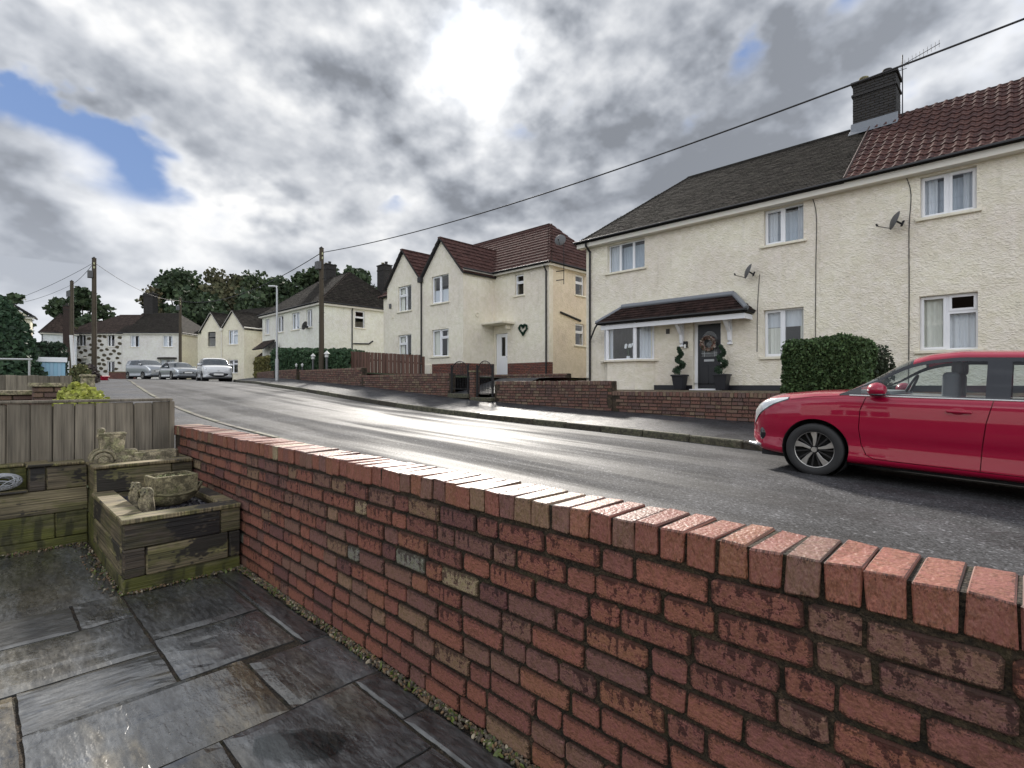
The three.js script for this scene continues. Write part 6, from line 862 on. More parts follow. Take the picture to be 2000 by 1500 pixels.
// garden lamps between hedge and wall
{ const lamp = thing('garden_lamp', 'white-topped garden lamp by the dark hedge, on the street lamp side of the pole', 'lamp', W(24.3, 1.75, 11.25), 0, 'garden lamps by the hedge'); part('stem', rod([0, 0, 0], [0, 0.75, 0], 0.05), M.dish, lamp); part('shade', [flat(new THREE.ConeGeometry(0.13, 0.14, 10).translate(0, 0.93, 0)), rod([0, 0.72, 0], [0, 0.88, 0], 0.08)], std({ color: lin(0.6, 0.6, 0.58), roughness: 0.6 }), lamp); for (const [s, t, k] of [[22.9, 11.25, 1.1], [26.4, 11.35, 0.62], [25.6, 11.3, 0.6]]) { const c = copyOf(lamp, k > 1 ? 'largest white-topped garden lamp, on the brown fence side of the pole' : 'very short white-topped garden lamp by the foot of the dark hedge'); c.position.copy(W(s, 1.72, t)); c.scale.setScalar(k); } }
// ---------- left-hand side: neighbours' fences, walls and planting ----------
boardFence('far grey board fence below the metal handrail', 14.2, -2.2, 1.35, 0.72, 1.45, 0.16, M.woodGrey, 51, { posts: [0, 1.8, 3.4] });
{
  const bw = thing('low_brick_wall', 'low dark brick cross wall with a flat coping behind the grey fence', 'brick wall', W(10.4, 0.3, 0.9), Math.PI / 2); // runs away from the road
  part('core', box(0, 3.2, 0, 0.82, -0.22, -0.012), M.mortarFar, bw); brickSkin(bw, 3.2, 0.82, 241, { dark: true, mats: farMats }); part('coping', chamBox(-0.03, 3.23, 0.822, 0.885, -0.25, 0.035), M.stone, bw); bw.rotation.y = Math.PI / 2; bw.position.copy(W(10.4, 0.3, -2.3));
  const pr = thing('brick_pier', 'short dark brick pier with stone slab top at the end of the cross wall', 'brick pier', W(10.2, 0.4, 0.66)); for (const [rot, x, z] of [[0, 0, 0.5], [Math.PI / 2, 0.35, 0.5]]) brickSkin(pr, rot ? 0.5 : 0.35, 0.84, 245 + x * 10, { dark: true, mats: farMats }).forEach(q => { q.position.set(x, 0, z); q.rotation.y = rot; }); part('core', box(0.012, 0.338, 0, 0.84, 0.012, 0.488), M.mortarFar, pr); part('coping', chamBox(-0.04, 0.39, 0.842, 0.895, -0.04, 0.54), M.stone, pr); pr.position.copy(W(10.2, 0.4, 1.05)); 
  const sp = thing('stone_gatepost', 'pale square stone gatepost beside the yellow-green shrub', 'gatepost', W(14.0, 0.6, 1.62)); part('shaft', chamBox(-0.11, 0.11, 0, 0.82, -0.11, 0.11, 0.015), M.stone, sp); part('cap', chamBox(-0.13, 0.13, 0.82, 0.88, -0.13, 0.13, 0.02), M.stone, sp);
  const rail = thing('metal_handrail', 'grey metal handrail in front of the dark conifer', 'handrail', W(16.5, 0.9, 0.9)); part('top_rail', rod([0, 0.95, 0], [0.3, 0.9, 2.6], 0.024), M.metalPole, rail); for (const f of [0.02, 0.42, 0.9]) part('post', rod([0.3 * f, 0, 2.6 * f], [0.3 * f, 0.95 - 0.05 * f, 2.6 * f], 0.02), M.metalPole, rail);
  const shed = thing('garden_shed', 'pale blue low shed with white roof edge beyond the handrail', 'shed', W(29.2, 1.45, 1.75), 1.5); shed.scale.set(0.8, 1, 0.8); part('wall', box(0, 1.1, 0, 0.75, -1, 0), std({ color: lin(0.28, 0.48, 0.62), roughness: 0.7 }), shed); part('roof', chamBox(-0.08, 1.18, 0.752, 0.95, -1.1, 0.1), M.upvc, shed); for (let i = 0; i < 7; i++) part('board', chamBox(0.02 + i * 0.155, 0.16 + i * 0.155, 0.02, 0.74, 0.001, 0.018), std({ color: lin(0.28 + (i % 2) * 0.03, 0.48, 0.62), roughness: 0.7 }), shed);
  hedge('dark clipped hedge behind the pale blue shed', 'hedge', 31.5, 33.2, 1.7, 2.9, 1.4, 3.1, 0.09, 3000, greens([0.012, 0.03, 0.016], [0.03, 0.055, 0.025]), 251);
  tag(part('white_pole', rod([0, 0, 0], [0.05, 1.75, 0.1], 0.045, 0.05), std({ color: lin(0.7, 0.7, 0.7), roughness: 0.5 })), 'leaning white metal pole in front of the stone-dappled house', 'pole').position.copy(W(22.6, 1.15, 2.28));
}
// ---------- trees ----------
function tree(label, name, px, Z, base, top, wid, n, size, col, seed, o = {}) {
  const Xc = (px - 1000) / 1020, pos = W(0.6987 * Z - 0.7158 * Xc * Z, base, 0.7158 * Z + 0.6987 * Xc * Z), t = thing(name, label, 'tree', pos, 0, o.group), r = rng(seed), H = top - base, R = wid / 2, c0 = H * (o.low ?? 0.35), limbs = [], clumps = [];
  limbs.push(rod([0, -1, 0], [0, H * 0.55, 0], H * 0.028, H * 0.016)); const nc = o.clumps || 26;
  for (let i = 0; i < nc; i++) { const a = r() * 6.28, f = r(), y = mix(c0, H * 0.93, f), rr = R * Math.sqrt(Math.max(0.04, 1 - ((y - c0 - (H - c0) * 0.42) / ((H - c0) * 0.6)) ** 2)) * (0.35 + 0.55 * r()), x = Math.cos(a) * rr, z = Math.sin(a) * rr; clumps.push([x, y, z, R * (0.22 + r() * 0.2)]); if (i < 14) limbs.push(rod([0, Math.min(y * 0.6, H * 0.5), 0], [x * 0.85, y, z * 0.85], H * 0.009, H * 0.003, 5)); }
  part('trunk', limbs, std({ color: lin(0.035, 0.03, 0.024), roughness: 0.95 }), t);
  const m = new MB(); leaves(m, r, n, () => { const c = clumps[Math.floor(r() * nc)], a = r() * 6.28, z = r() * 2 - 1, q = Math.sqrt(1 - z * z), k = c[3] * Math.cbrt(r()) * (1 + 0.25 * (r() - 0.5)); return [c[0] + Math.cos(a) * q * k * 1.15, c[1] + z * k * 0.85, c[2] + Math.sin(a) * q * k * 1.15]; }, size, col);
  part('crown', m.geometry(), M.leaf, t).userData.kind = 'stuff'; return t;
}
{
  const dk = greens([0.02, 0.04, 0.016], [0.05, 0.075, 0.03]), br = greens([0.06, 0.055, 0.024], [0.11, 0.09, 0.045]), mb_ = greens([0.045, 0.052, 0.02], [0.09, 0.08, 0.036]), md = greens([0.03, 0.055, 0.02], [0.07, 0.09, 0.035]), g = 'trees on the rise behind the houses';
  tree('tall dark oak above the stone-dappled house chimney', 'oak_tree', 350, 88, 3, 20.5, 9.5, 8500, 0.44, dk, 1, { clumps: 46, group: g });
  tree('thin half-bare brownish tree beside the tall dark oak', 'birch_tree', 298, 84, 3, 17.5, 5.5, 900, 0.34, br, 2, { clumps: 22, group: g, low: 0.25 });
  tree('round brown-green tree rising behind the yellow-cream gables', 'oak_tree', 437, 88, 3, 21, 9, 7500, 0.44, mb_, 3, { clumps: 42, group: g });
  tree('broad dark tree behind the street lamp', 'oak_tree', 512, 92, 3, 20.8, 9.5, 8000, 0.44, md, 4, { clumps: 42, group: g });
  tree('low dark tree between the street lamp and the pole', 'oak_tree', 562, 86, 3, 19, 8, 6000, 0.44, dk, 5, { clumps: 24, group: g });
  tree('dark tree crown behind the utility pole', 'oak_tree', 617, 84, 3, 20.6, 8, 7000, 0.44, dk, 6, { clumps: 40, group: g });
  tree('dark tree crown behind the pale house chimney', 'oak_tree', 692, 84, 3, 20, 7, 6000, 0.44, dk, 7, { clumps: 38, group: g });
  tree('low shadowy tree in the gap above the yellow-cream gables', 'oak_tree', 470, 78, 3, 15, 10, 6000, 0.44, dk, 8, { clumps: 24, group: g, low: 0.1 });
  tree('low shadowy tree in the gap above the plain white house', 'oak_tree', 395, 80, 3, 16, 10, 6000, 0.44, dk, 9, { clumps: 24, group: g, low: 0.1 });
  tree('dark tree filling the gap between the broad tree and the pole', 'oak_tree', 655, 80, 3, 17, 7, 5200, 0.44, dk, 14, { clumps: 34, group: g });
  tree('rounded dark evergreen tree behind the two utility poles', 'evergreen_tree', 163, 78, 3, 15.6, 7.6, 5200, 0.42, dk, 10, { clumps: 30, low: 0.2 });
  tree('ragged dark pine behind the tall conifer', 'pine_tree', 12, 62, 2, 12.4, 4.6, 1500, 0.42, dk, 11, { clumps: 18, low: 0.5 });
  tree('bushy ochre tree between the chimneys', 'small_tree', 155, 66, 2, 9, 4.4, 1800, 0.36, br, 12, { clumps: 16, low: 0.1 });
  // dense conifer
  const c = thing('conifer_tree', 'tall dense dark green conifer behind the handrail', 'tree', W(29.5, 1.2, 0.55)), r = rng(13), m = new MB(), Hc = 3.5, Rc = 1.6;
  leaves(m, r, 15000, () => { const f = Math.pow(r(), 0.8), a = r() * 6.28, prof = Math.pow(1 - f, 0.55) * (0.82 + 0.3 * fbm3(Math.cos(a) * 2 + 5, f * 5, Math.sin(a) * 2 + 5, 3, 4)), k = Rc * prof * (0.78 + 0.26 * r()); return [Math.cos(a) * k, f * Hc + (r() - 0.5) * 0.2, Math.sin(a) * k]; }, 0.13, greens([0.016, 0.042, 0.022], [0.04, 0.08, 0.035])); part('foliage', m.geometry(), M.leaf, c).userData.kind = 'stuff'; part('trunk', [rod([0, -0.5, 0], [0, Hc * 0.9, 0], 0.12, 0.03), flat(new THREE.LatheGeometry([[0.01, 0.02], [1.22, 0.05], [1.2, 1], [1.0, 1.8], [0.6, 2.6], [0.02, 3.2]].map(p => new THREE.Vector2(...p)), 14))], std({ color: lin(0.008, 0.012, 0.007), roughness: 1, side: THREE.DoubleSide }), c);  // trunk mesh includes a near-black solid painted as the shade within the foliage
}
// ---------- poles, lamp, wires ----------
function pole(label, px, Z, base, top, rad, o = {}) {
  const Xc = (px - 1000) / 1020, p = W(0.6987 * Z - 0.7158 * Xc * Z, base, 0.7158 * Z + 0.6987 * Xc * Z), g = thing('utility_pole', label, 'utility pole', p), H = top - base;
  part('shaft', rod([0, -0.3, 0], [o.lean || 0, H, 0], rad, rad * 0.78, 12), M.pole, g); part('cap', flat(new THREE.ConeGeometry(rad * 0.95, 0.1, 10).translate(o.lean || 0, H + 0.05, 0)), M.dark, g);
  for (let y = H * 0.42, i = 0; y < H - 1.2; y += 0.4, i++) part('step_iron', rod([i % 2 ? rad * 0.7 : -rad * 0.7, y, 0], [i % 2 ? rad + 0.16 : -rad - 0.16, y, 0], 0.012), M.blackIron, g);
  part('terminal_box', chamBox(-rad - 0.02, rad + 0.02, H - 1.0, H - 0.65, rad * 0.6, rad + 0.14), M.dish, g); for (const [x, y] of [[-0.14, H - 0.25], [0.14, H - 0.3], [0.14, H - 0.5]]) part('insulator', [rod([0, y, 0], [x, y, 0.02], 0.014), rod([x, y - 0.03, 0.02], [x, y + 0.08, 0.02], 0.03)], std({ color: lin(0.45, 0.44, 0.25), roughness: 0.5 }), g);
  return p.clone().setY(top - 0.2);
}
const pA = pole('weathered wooden utility pole standing behind the pinkish garden wall', 628, 24.4, 1.7, 7.62, 0.125), pB = pole('dark wooden utility pole on the footpath beside the red cart', 184, 26.5, 1.2, 7.65, 0.12), pC = pole('wooden utility pole by the white pole and stone-dappled house', 140, 34, 1.3, 7.95, 0.125, { lean: 0.1 }), pD = pole('slim grey utility pole behind the parked silver cars', 352, 44, 1.4, 8.5, 0.13);
const pE = pole('wooden utility pole further down the road by the low garden wall', 2390, 8, 0.0, 8.44, 0.125); { const q = scene.children[scene.children.length - 1]; q.position.copy(W(-14, 0, 11.2)); pE.copy(W(-14, 8.24, 11.2)); }
function wire(label, a, b, sag, r = 0.012) { const pts = []; for (let i = 0; i <= 24; i++) { const f = i / 24, p = a.clone().lerp(b, f); p.y -= sag * 4 * f * (1 - f); pts.push(p); } tag(part('overhead_wire', tube(pts, r, 64, 6), M.wire), label, 'wire'); }
wire('thick overhead cable running from the utility pole past the cream semi', pA, pE, 1.126, 0.017); wire('overhead cable from the utility pole towards the slim grey pole', pA, pD, 0.9, 0.018); wire('thin overhead wire from the footpath pole towards the trees', pB, pD, 0.5, 0.012); wire('thin overhead wire between the footpath pole and the wooden pole behind it', pB, pC, 0.12, 0.012); { const Lh = W(44, 5.4, -0.5), L2 = W(47, 6.2, 0.6); wire('thin overhead wire from the footpath pole to the cream gabled house', pB, Lh, 0.35, 0.01); wire('thin overhead wire from the wooden pole to the bluish-white house', pC, L2, 0.3, 0.01); }
{
  const Z = 25.6, Xc = (541 - 1000) / 1020, p = W(0.6987 * Z - 0.7158 * Xc * Z, 1.36, 0.7158 * Z + 0.6987 * Xc * Z), l = thing('street_lamp', 'slim grey steel street lamp with a flat head on the pavement', 'street lamp', p);
  part('base', rod([0, -0.1, 0], [0, 1.15, 0], 0.085), M.metalPole, l); part('column', rod([0, 1.15, 0], [0, 4.6, 0], 0.052, 0.045), M.metalPole, l); part('arm', tube([[0, 4.58, 0], [-0.05, 4.68, 0.02], [-0.2, 4.7, 0.06]], 0.03, 10), M.metalPole, l);
  const hd = part('lamp_head', flat(new RoundedBoxGeometry(0.5, 0.07, 0.22, 3, 0.03)), std({ color: lin(0.6, 0.61, 0.62), roughness: 0.4 }), l); hd.position.set(-0.3, 4.74, 0.08); hd.rotation.set(0, 0.2, -0.12);
}
// small red cart by the pole
{
  const Z = 25.4, Xc = (196 - 1000) / 1020, p = W(0.6987 * Z - 0.7158 * Xc * Z, 1.3, 0.7158 * Z + 0.6987 * Xc * Z), c = thing('garden_cart', 'small red plastic garden cart with black wheels at the foot of the pole', 'cart', p, 0.6);
  const tub = slab([[-0.26, 0.34], [0.3, 0.34], [0.2, 0.1], [-0.2, 0.1]].reverse(), 0.4, [], 0.03); tub.translate(0, 0, 0.2); part('tub', [tub, chamBox(-0.3, 0.34, 0.33, 0.37, -0.22, 0.22, 0.015)], std({ color: lin(0.42, 0.012, 0.04), roughness: 0.4 }), c); for (const z of [-0.22, 0.22]) for (const x of [-0.17, 0.2]) part('wheel', flat(new THREE.TorusGeometry(0.075, 0.03, 8, 16).translate(x, 0.1, z)), M.rubber, c); part('handle', [rod([-0.28, 0.36, 0.15], [-0.36, 0.72, 0.15], 0.015), rod([-0.28, 0.36, -0.15], [-0.36, 0.72, -0.15], 0.015), rod([-0.36, 0.72, -0.15], [-0.36, 0.72, 0.15], 0.018)], M.dark, c);
}
// ---------- cars: nose at x = 0, tail at +x ----------
function crPoints(pts, n) { const c = new THREE.CatmullRomCurve3(pts.map(p => V3(p[0], p[1], 0)), false, 'centripetal'), out = []; for (let i = 0; i <= n; i++) { const q = c.getPoint(i / n); out.push([q.x, q.y]); } return out; }
const smoothTab = (tab, x) => { const h = 0.05; return (interp(tab, x - h) + 2 * interp(tab, x) + interp(tab, x + h)) / 4; };
function car(o) {
  const C = thing(o.name || 'car', o.label, 'car', o.pos, o.turn, o.group), L = o.L, hw = o.W / 2, k = L / 3.84, yk = o.H / 1.495, hood = o.hood || 0, dx = o.dx || 0, R = o.R || 0.305, wx = [o.ax0 ?? 0.775 * k, o.ax1 ?? (0.775 + 2.45) * k], fine = o.fine || 1;
  const tabs = {
    w: [[0, 0.64], [0.03, 0.72], [0.08, 0.80], [0.18, 0.885], [0.35, 0.955], [0.6, 0.99], [0.9, 1], [3.0, 1], [3.5, 0.965], [3.72, 0.9], [3.84, 0.74]], sh: [[0, 0.66], [0.04, 0.755], [0.12, 0.82], [0.3, 0.882], [0.7, 0.935], [1.05, 0.96], [1.4, 0.965], [3.2, 0.99], [3.7, 0.985], [3.84, 0.9]], yc: [[0, 0.71], [0.04, 0.81], [0.12, 0.885], [0.3, 0.945], [0.7, 0.998], [1.05, 1.02], [1.3, 0.99], [3.4, 0.99], [3.84, 0.92]], yb: [[0, 0.33], [0.05, 0.26], [0.15, 0.21], [0.5, 0.19], [1.2, 0.185], [3.2, 0.2], [3.6, 0.25], [3.84, 0.36]],
    roof: o.roof || [[1.0, 0.97], [1.12, 1.055], [1.32, 1.2], [1.51, 1.335], [1.63, 1.405], [1.78, 1.455], [2.02, 1.488], [2.7, 1.488], [3.2, 1.455], [3.5, 1.395], [3.62, 1.28], [3.78, 1.0]],
  };
  const f = (t, x) => smoothTab(tabs[t], x / k), hy = (x) => hood * sstep(0, 0.35 * k, x), Y = (t, x) => f(t, x) * yk + (t === 'yb' ? 0 : hy(x));
  const nv = Math.round(26 * fine), sect = (x) => { const w = hw * f('w', x), b = Y('yb', x), s = Y('sh', x), c = Y('yc', x), m = b + (s - b) * 0.42; return crPoints([[0, b], [w * 0.62, b], [w * 0.93, b + 0.015], [w * 0.985, b + 0.06], [w * 0.975, b + 0.15], [w * 0.962, m - 0.07], [w * 0.99, m + 0.06], [w * 0.993, s - 0.2], [w * 0.98, s - 0.09], [w * 0.955, s - 0.022], [w * 0.9, s + 0.006], [w * 0.6, mix(s, c, 0.75)], [w * 0.3, c - 0.004], [0, c]], nv); };
  const xs = []; { let x = 0; while (x < L - 1e-4) { xs.push(x); x += (x < 0.3 || x > L - 0.3 ? 0.03 : 0.06) / fine; } xs.push(L); }
  const rings = xs.map(sect), pos = [], idx = [], N = 2 * nv;
  rings.forEach((r, i) => { for (let j = 0; j <= nv; j++) pos.push(xs[i], r[j][1], r[j][0]); for (let j = nv - 1; j > 0; j--) pos.push(xs[i], r[j][1], -r[j][0]); });
  for (let i = 0; i + 1 < xs.length; i++) for (let j = 0; j < N; j++) { const a = i * N + j, b = i * N + (j + 1) % N, c = a + N, d = b + N; idx.push(a, b, d, a, d, c); }
  const cap = (i, flip) => { const base = i * N, ce = pos.length / 3, r = rings[i]; pos.push(xs[i], (r[0][1] + r[nv][1]) / 2, 0); for (let j = 0; j < N; j++) { const a = base + j, b = base + (j + 1) % N; flip ? idx.push(ce, a, b) : idx.push(ce, b, a); } };
  cap(0, false); cap(xs.length - 1, true);
  let g = new THREE.BufferGeometry(); g.setAttribute('position', new THREE.Float32BufferAttribute(pos, 3)); g.setIndex(idx); g.computeVertexNormals();
  { const p = V3(), q = V3(), n = g.attributes.normal; const mid = Math.floor(xs.length / 2) * N + Math.floor(nv * 0.45); if (n.getZ(mid) < 0) { const a = g.index.array; for (let i = 0; i < a.length; i += 3) { const t = a[i]; a[i] = a[i + 1]; a[i + 1] = t; } g.computeVertexNormals(); } }
  g.setAttribute('uv', new THREE.Float32BufferAttribute(new Float32Array(pos.length / 3 * 2), 2));
  // wheel arches and shut lines are cut out of the shell
  const ev = new Evaluator(); ev.useGroups = false; ev.attributes = ['position', 'normal', 'uv']; let br = new Brush(g); br.updateMatrixWorld();
  const cut = (geo) => { const b = new Brush(geo); b.updateMatrixWorld(); br = ev.evaluate(br, b, SUBTRACTION); };
  for (const x of wx) { const cy = new THREE.CylinderGeometry(R + 0.045, R + 0.045, 0.44, 40); cy.rotateX(Math.PI / 2); for (const z of [-1, 1]) cut(cy.clone().translate(x, R + 0.012, z * (hw - 0.08))); }
  const groove = (pts, wd = 0.008) => { const a = [], b = []; pts.forEach((p, i) => { const q = pts[Math.min(i + 1, pts.length - 1)], r = pts[Math.max(i - 1, 0)], dxx = q[0] - r[0], dy = q[1] - r[1], l = Math.hypot(dxx, dy); a.push([p[0] - dy / l * wd / 2, p[1] + dxx / l * wd / 2]); b.unshift([p[0] + dy / l * wd / 2, p[1] - dxx / l * wd / 2]); }); for (const z of [-1, 1]) { const e = new THREE.ExtrudeGeometry(shapeOf([...a, ...b]), { depth: 0.2, bevelEnabled: false }); e.translate(0, 0, z > 0 ? hw - 0.065 : -hw - 0.135); cut(e); } };
  for (const p of o.grooves || []) groove(p);
  const body = part('body', flat(br.geometry), o.paint, C);
  for (const x of wx) for (const z of [-1, 1]) part('wheel_arch', [flat(new THREE.CylinderGeometry(R + 0.042, R + 0.042, 0.36, 32, 1, true).rotateX(Math.PI / 2).translate(x, R + 0.012, z * (hw - 0.2))), flat(new THREE.CircleGeometry(R + 0.04, 24).translate(x, R + 0.012, z * (hw - 0.28)))], M.archBlack ||= std({ color: lin(0.012, 0.012, 0.012), roughness: 0.95, side: THREE.DoubleSide }), body);
  // greenhouse
  const x0 = tabs.roof[0][0] * k + dx, x1 = tabs.roof[tabs.roof.length - 1][0] * k, rf = (x) => Math.max(smoothTab(tabs.roof, (x - dx * clamp(1 - (x - x0) / (x1 - x0))) / k) * yk + (o.roofUp || 0) + hood * 0.6, beltY(x) + 0.012), ng = Math.round(44 * fine);
  function beltY(x) { return Y('sh', x) - 0.005; }
  const rMax = o.H, wAt = (y, x) => { const b = beltY(x), t = clamp((y - b) / (rMax - b)); return mix(hw * 0.925, hw * 0.69, Math.pow(t, 1.15)) * mix(1, 0.93, sstep(L * 0.78, L, x)); };
  const gp = (x, v) => { const b = beltY(x), r = rf(x), sideTop = Math.max(b + 0.006, r - Math.min(0.09, (r - b) * 0.35)), ws = wAt(sideTop, x); if (v < 0.6) { const y = mix(b, sideTop, v / 0.6); return [x, y, wAt(y, x)]; } const a = (v - 0.6) / 0.4 * Math.PI / 2; return [x, sideTop + (r - sideTop) * Math.sin(a) ** 0.9, ws * Math.cos(a) ** 0.75]; };
  const bins = { glass: new MB(), black: new MB(), roof: new MB() }, step = 0.022 * k / fine, wsEnd = o.wsEnd ?? (1.65 * k + dx), rearStart = o.rearStart ?? 3.5 * k, [d0, d1, d2, d3] = o.doors || [1.2, 2.24, 2.42, 3.06].map(v => v * k);
  const kind = (x, v) => { if (v >= 0.6) { if (x < wsEnd) return v > 0.63 && x > x0 + 0.05 && x < wsEnd - 0.03 ? 'glass' : 'black'; if (x > rearStart) return v > 0.7 ? 'glass' : 'roof'; return 'roof'; } if (v > 0.545 || v < 0.03) return 'black'; if ((x > d0 && x < d1) || (x > d2 && x < d3)) return 'glass'; return x > d3 + 0.05 * k ? (o.cPaint ? 'roof' : 'black') : 'black'; };
  for (let x = x0; x < x1 - 1e-4; x += step) { const xe = Math.min(x + step, x1); for (let j = 0; j < ng; j++) { const v0 = j / ng, v1 = (j + 1) / ng, kd = kind((x + xe) / 2, (v0 + v1) / 2), m = bins[kd], A = gp(x, v0), B = gp(xe, v0), D = gp(xe, v1), E = gp(x, v1), mir = (p) => [p[0], p[1], -p[2]]; const out = [0, 0.5, 1]; m.face([A, B, D, E], out); m.face([A, B, D, E].map(mir), [0, 0.5, -1]); } }
  const soft = (mb) => { const q = mb.geometry(); q.deleteAttribute('normal'); q.deleteAttribute('uv'); const h = mergeVertices(q, 1e-4); h.computeVertexNormals(); return metres(flat(h)); };
  const shell = part('roof', soft(bins.roof), o.paint, C); part('window_surround', soft(bins.black), M.carBlack ||= phys({ color: lin(0.012, 0.013, 0.017), roughness: 0.18, clearcoat: 0.6, side: THREE.DoubleSide }), C); part('windows', soft(bins.glass), o.glass || (M.carGlass ||= phys({ color: lin(0.78, 0.84, 0.85), transmission: 1, thickness: 0, roughness: 0.02, ior: 1.5, side: THREE.DoubleSide })), C);
  shell.material.side = THREE.DoubleSide;
  // inside: trim, dashboard, seats, wheel
  const iy = Y('sh', L * 0.4); part('interior', [box(x0 + 0.12, x1 - 0.2, iy - 0.06, iy + 0.02, -hw * 0.86, hw * 0.86), chamBox(x0 + 0.1, x0 + 0.5, iy - 0.05, iy + 0.055, -hw * 0.84, hw * 0.84, 0.03)], M.trim ||= std({ color: lin(0.15, 0.15, 0.155), roughness: 0.85 }), C);
  for (const sx of [1.95, 2.85]) for (const z of [-0.36, 0.36]) part('seat', [flat(new RoundedBoxGeometry(0.14, 0.36, 0.42, 3, 0.05).translate(sx * k, iy + 0.1, z)), flat(new RoundedBoxGeometry(0.09, 0.15, 0.24, 3, 0.04).translate(sx * k + 0.04, iy + 0.33, z))], M.seat ||= std({ color: lin(0.13, 0.13, 0.14), roughness: 0.9 }), C);
  part('steering_wheel', flat(new THREE.TorusGeometry(0.175, 0.016, 8, 28).rotateY(Math.PI / 2).rotateZ(-0.4).translate(1.5 * k, iy + 0.08, -0.36)), M.black, C);
  // lamps follow the shell
  const bp = (x, v) => { const r = sect(x), q = v * nv, i = Math.min(nv - 1, Math.floor(q)), t = q - i; return V3(x, mix(r[i][1], r[i + 1][1], t), mix(r[i][0], r[i + 1][0], t)); };
  const patch = (name, xa, xb, va, vb, mat, off = 0.006, na = 14, nb = 8) => { for (const z of [1, -1]) { const m = new MB(), P = (i, j) => { const a = i / na, x = mix(xa, xb, a), v = mix(va(a), vb(a), j / nb), p = bp(x, v), px = bp(x + 0.01, v).sub(p), pv = bp(x, v + 0.01).sub(p), n = px.cross(pv).normalize(); if (n.z < 0 || (Math.abs(n.z) < 0.05 && n.y < 0)) n.negate(); p.addScaledVector(n, off); return [p.x, p.y, p.z * z]; }; for (let i = 0; i < na; i++) for (let j = 0; j < nb; j++) m.face([P(i, j), P(i + 1, j), P(i + 1, j + 1), P(i, j + 1)], [-0.6, 0.6, z]); part(name, soft(m), mat, body); } };
  M.lampClear ||= phys({ color: lin(0.72, 0.75, 0.77), roughness: 0.14, metalness: 0.35, clearcoat: 1, clearcoatRoughness: 0.03, side: THREE.DoubleSide }); M.lampDark ||= phys({ color: lin(0.05, 0.05, 0.055), roughness: 0.15, clearcoat: 1, side: THREE.DoubleSide });
  const hl = o.headlamp || { x: [0.03, 0.46], lo: [0.56, 0.69], hi: [0.72, 0.735] };
  patch('headlight', hl.x[0] * k, hl.x[1] * k, (a) => mix(hl.lo[0], hl.lo[1], a), (a) => mix(hl.hi[0], hl.hi[1], Math.pow(a, 0.6)), M.lampClear); patch('headlight_housing', hl.x[0] * k - 0.012, hl.x[1] * k + 0.012, (a) => mix(hl.lo[0], hl.lo[1], a) - 0.012, (a) => mix(hl.hi[0], hl.hi[1], Math.pow(a, 0.6)) + 0.012, M.lampDark, 0.003);
  // front: grille, plate, bumper
  const gr = o.grille || { y: 0.42, h: 0.11, w: 0.46 }; { const e = new THREE.SphereGeometry(1, 24, 12); e.scale(0.05, gr.h, hw * gr.w / 0.55 * 0.62); e.translate(0.022, gr.y, 0); part('grille', flat(e), M.carBlack, body); } if (o.badge) part('badge', flat(new THREE.SphereGeometry(0.05, 12, 8).scale(0.3, 0.6, 1.3).translate(-0.004, o.badge, 0)), M.metalPole, body);
  part('number_plate', chamBox(-0.045, -0.03, gr.y - 0.055, gr.y + 0.055, -0.26, 0.26, 0.003), std({ color: lin(0.72, 0.72, 0.7), roughness: 0.4 }), body); part('undertray', box(0.15, L - 0.15, Y('yb', L / 2) - 0.03, Y('yb', L / 2) + 0.06, -hw * 0.8, hw * 0.8), M.dark, C);
  for (const z of [1, -1]) { const e = o.fog; if (e) { part('fog_lamp', flat(new THREE.SphereGeometry(1, 14, 10).scale(0.05, 0.095, 0.05).translate(0.17, 0.43, z * hw * 0.815)), M.carBlack, body); part('bumper_trim', flat(new RoundedBoxGeometry(0.20, 0.035, 0.2, 3, 0.015).rotateY(z * -0.75).translate(0.10, 0.285, z * hw * 0.735)), M.metalPole, body); } }
  // mirrors, handles, belt strip
  for (const z of [1, -1]) { const mx = (o.mirrorX ?? 1.37) * k + dx * 0.7, my = beltY(mx) + 0.075, mz = z * (hw + 0.035); const mr = part('mirror', flat(new THREE.SphereGeometry(1, 18, 12).scale(0.092, 0.08, 0.12).translate(mx, my, mz)), o.paint, C); part('mirror_foot', [rod([mx + 0.02, my - 0.06, z * (hw - 0.1)], [mx, my - 0.03, mz], 0.025), flat(new THREE.SphereGeometry(1, 14, 8).scale(0.08, 0.03, 0.108).translate(mx + 0.006, my - 0.05, mz))], M.carBlack, mr); part('indicator', chamBox(mx - 0.075, mx - 0.03, my - 0.016, my + 0.004, mz + z * 0.072 - 0.02, mz + z * 0.072 + 0.02, 0.004), std({ color: lin(0.75, 0.73, 0.7), roughness: 0.25 }), mr); }
  if (o.handles) for (const hx of o.handles) for (const z of [1, -1]) part('door_handle', [flat(new RoundedBoxGeometry(0.2, 0.026, 0.03, 3, 0.012).translate(hx, o.handleY, z * (hw + 0.008))), flat(new THREE.SphereGeometry(1, 14, 8).scale(0.06, 0.035, 0.006).translate(hx - 0.01, o.handleY + 0.006, z * (hw - 0.004)))], o.paint, body);
  if (o.strip) for (const z of [1, -1]) { const pts = []; for (let x = d0 - 0.1; x <= d3; x += 0.1) pts.push([x, beltY(x) + 0.004, z * (hw * 0.93 + 0.002)]); part('belt_strip', tube(pts, 0.011, 40, 6), std({ color: lin(0.62, 0.62, 0.62), roughness: 0.25, metalness: 0.8 }), C); }
  // wheels
  const tyreProf = [[0.70, -0.5], [0.86, -0.52], [0.96, -0.47], [1.0, -0.36], [1.0, 0.36], [0.96, 0.47], [0.86, 0.52], [0.70, 0.5], [0.68, 0.3], [0.68, -0.3], [0.70, -0.5]].map(p => new THREE.Vector2(p[0] * R, p[1] * 0.185)), tg = flat(new THREE.LatheGeometry(tyreProf, 48).rotateX(Math.PI / 2));
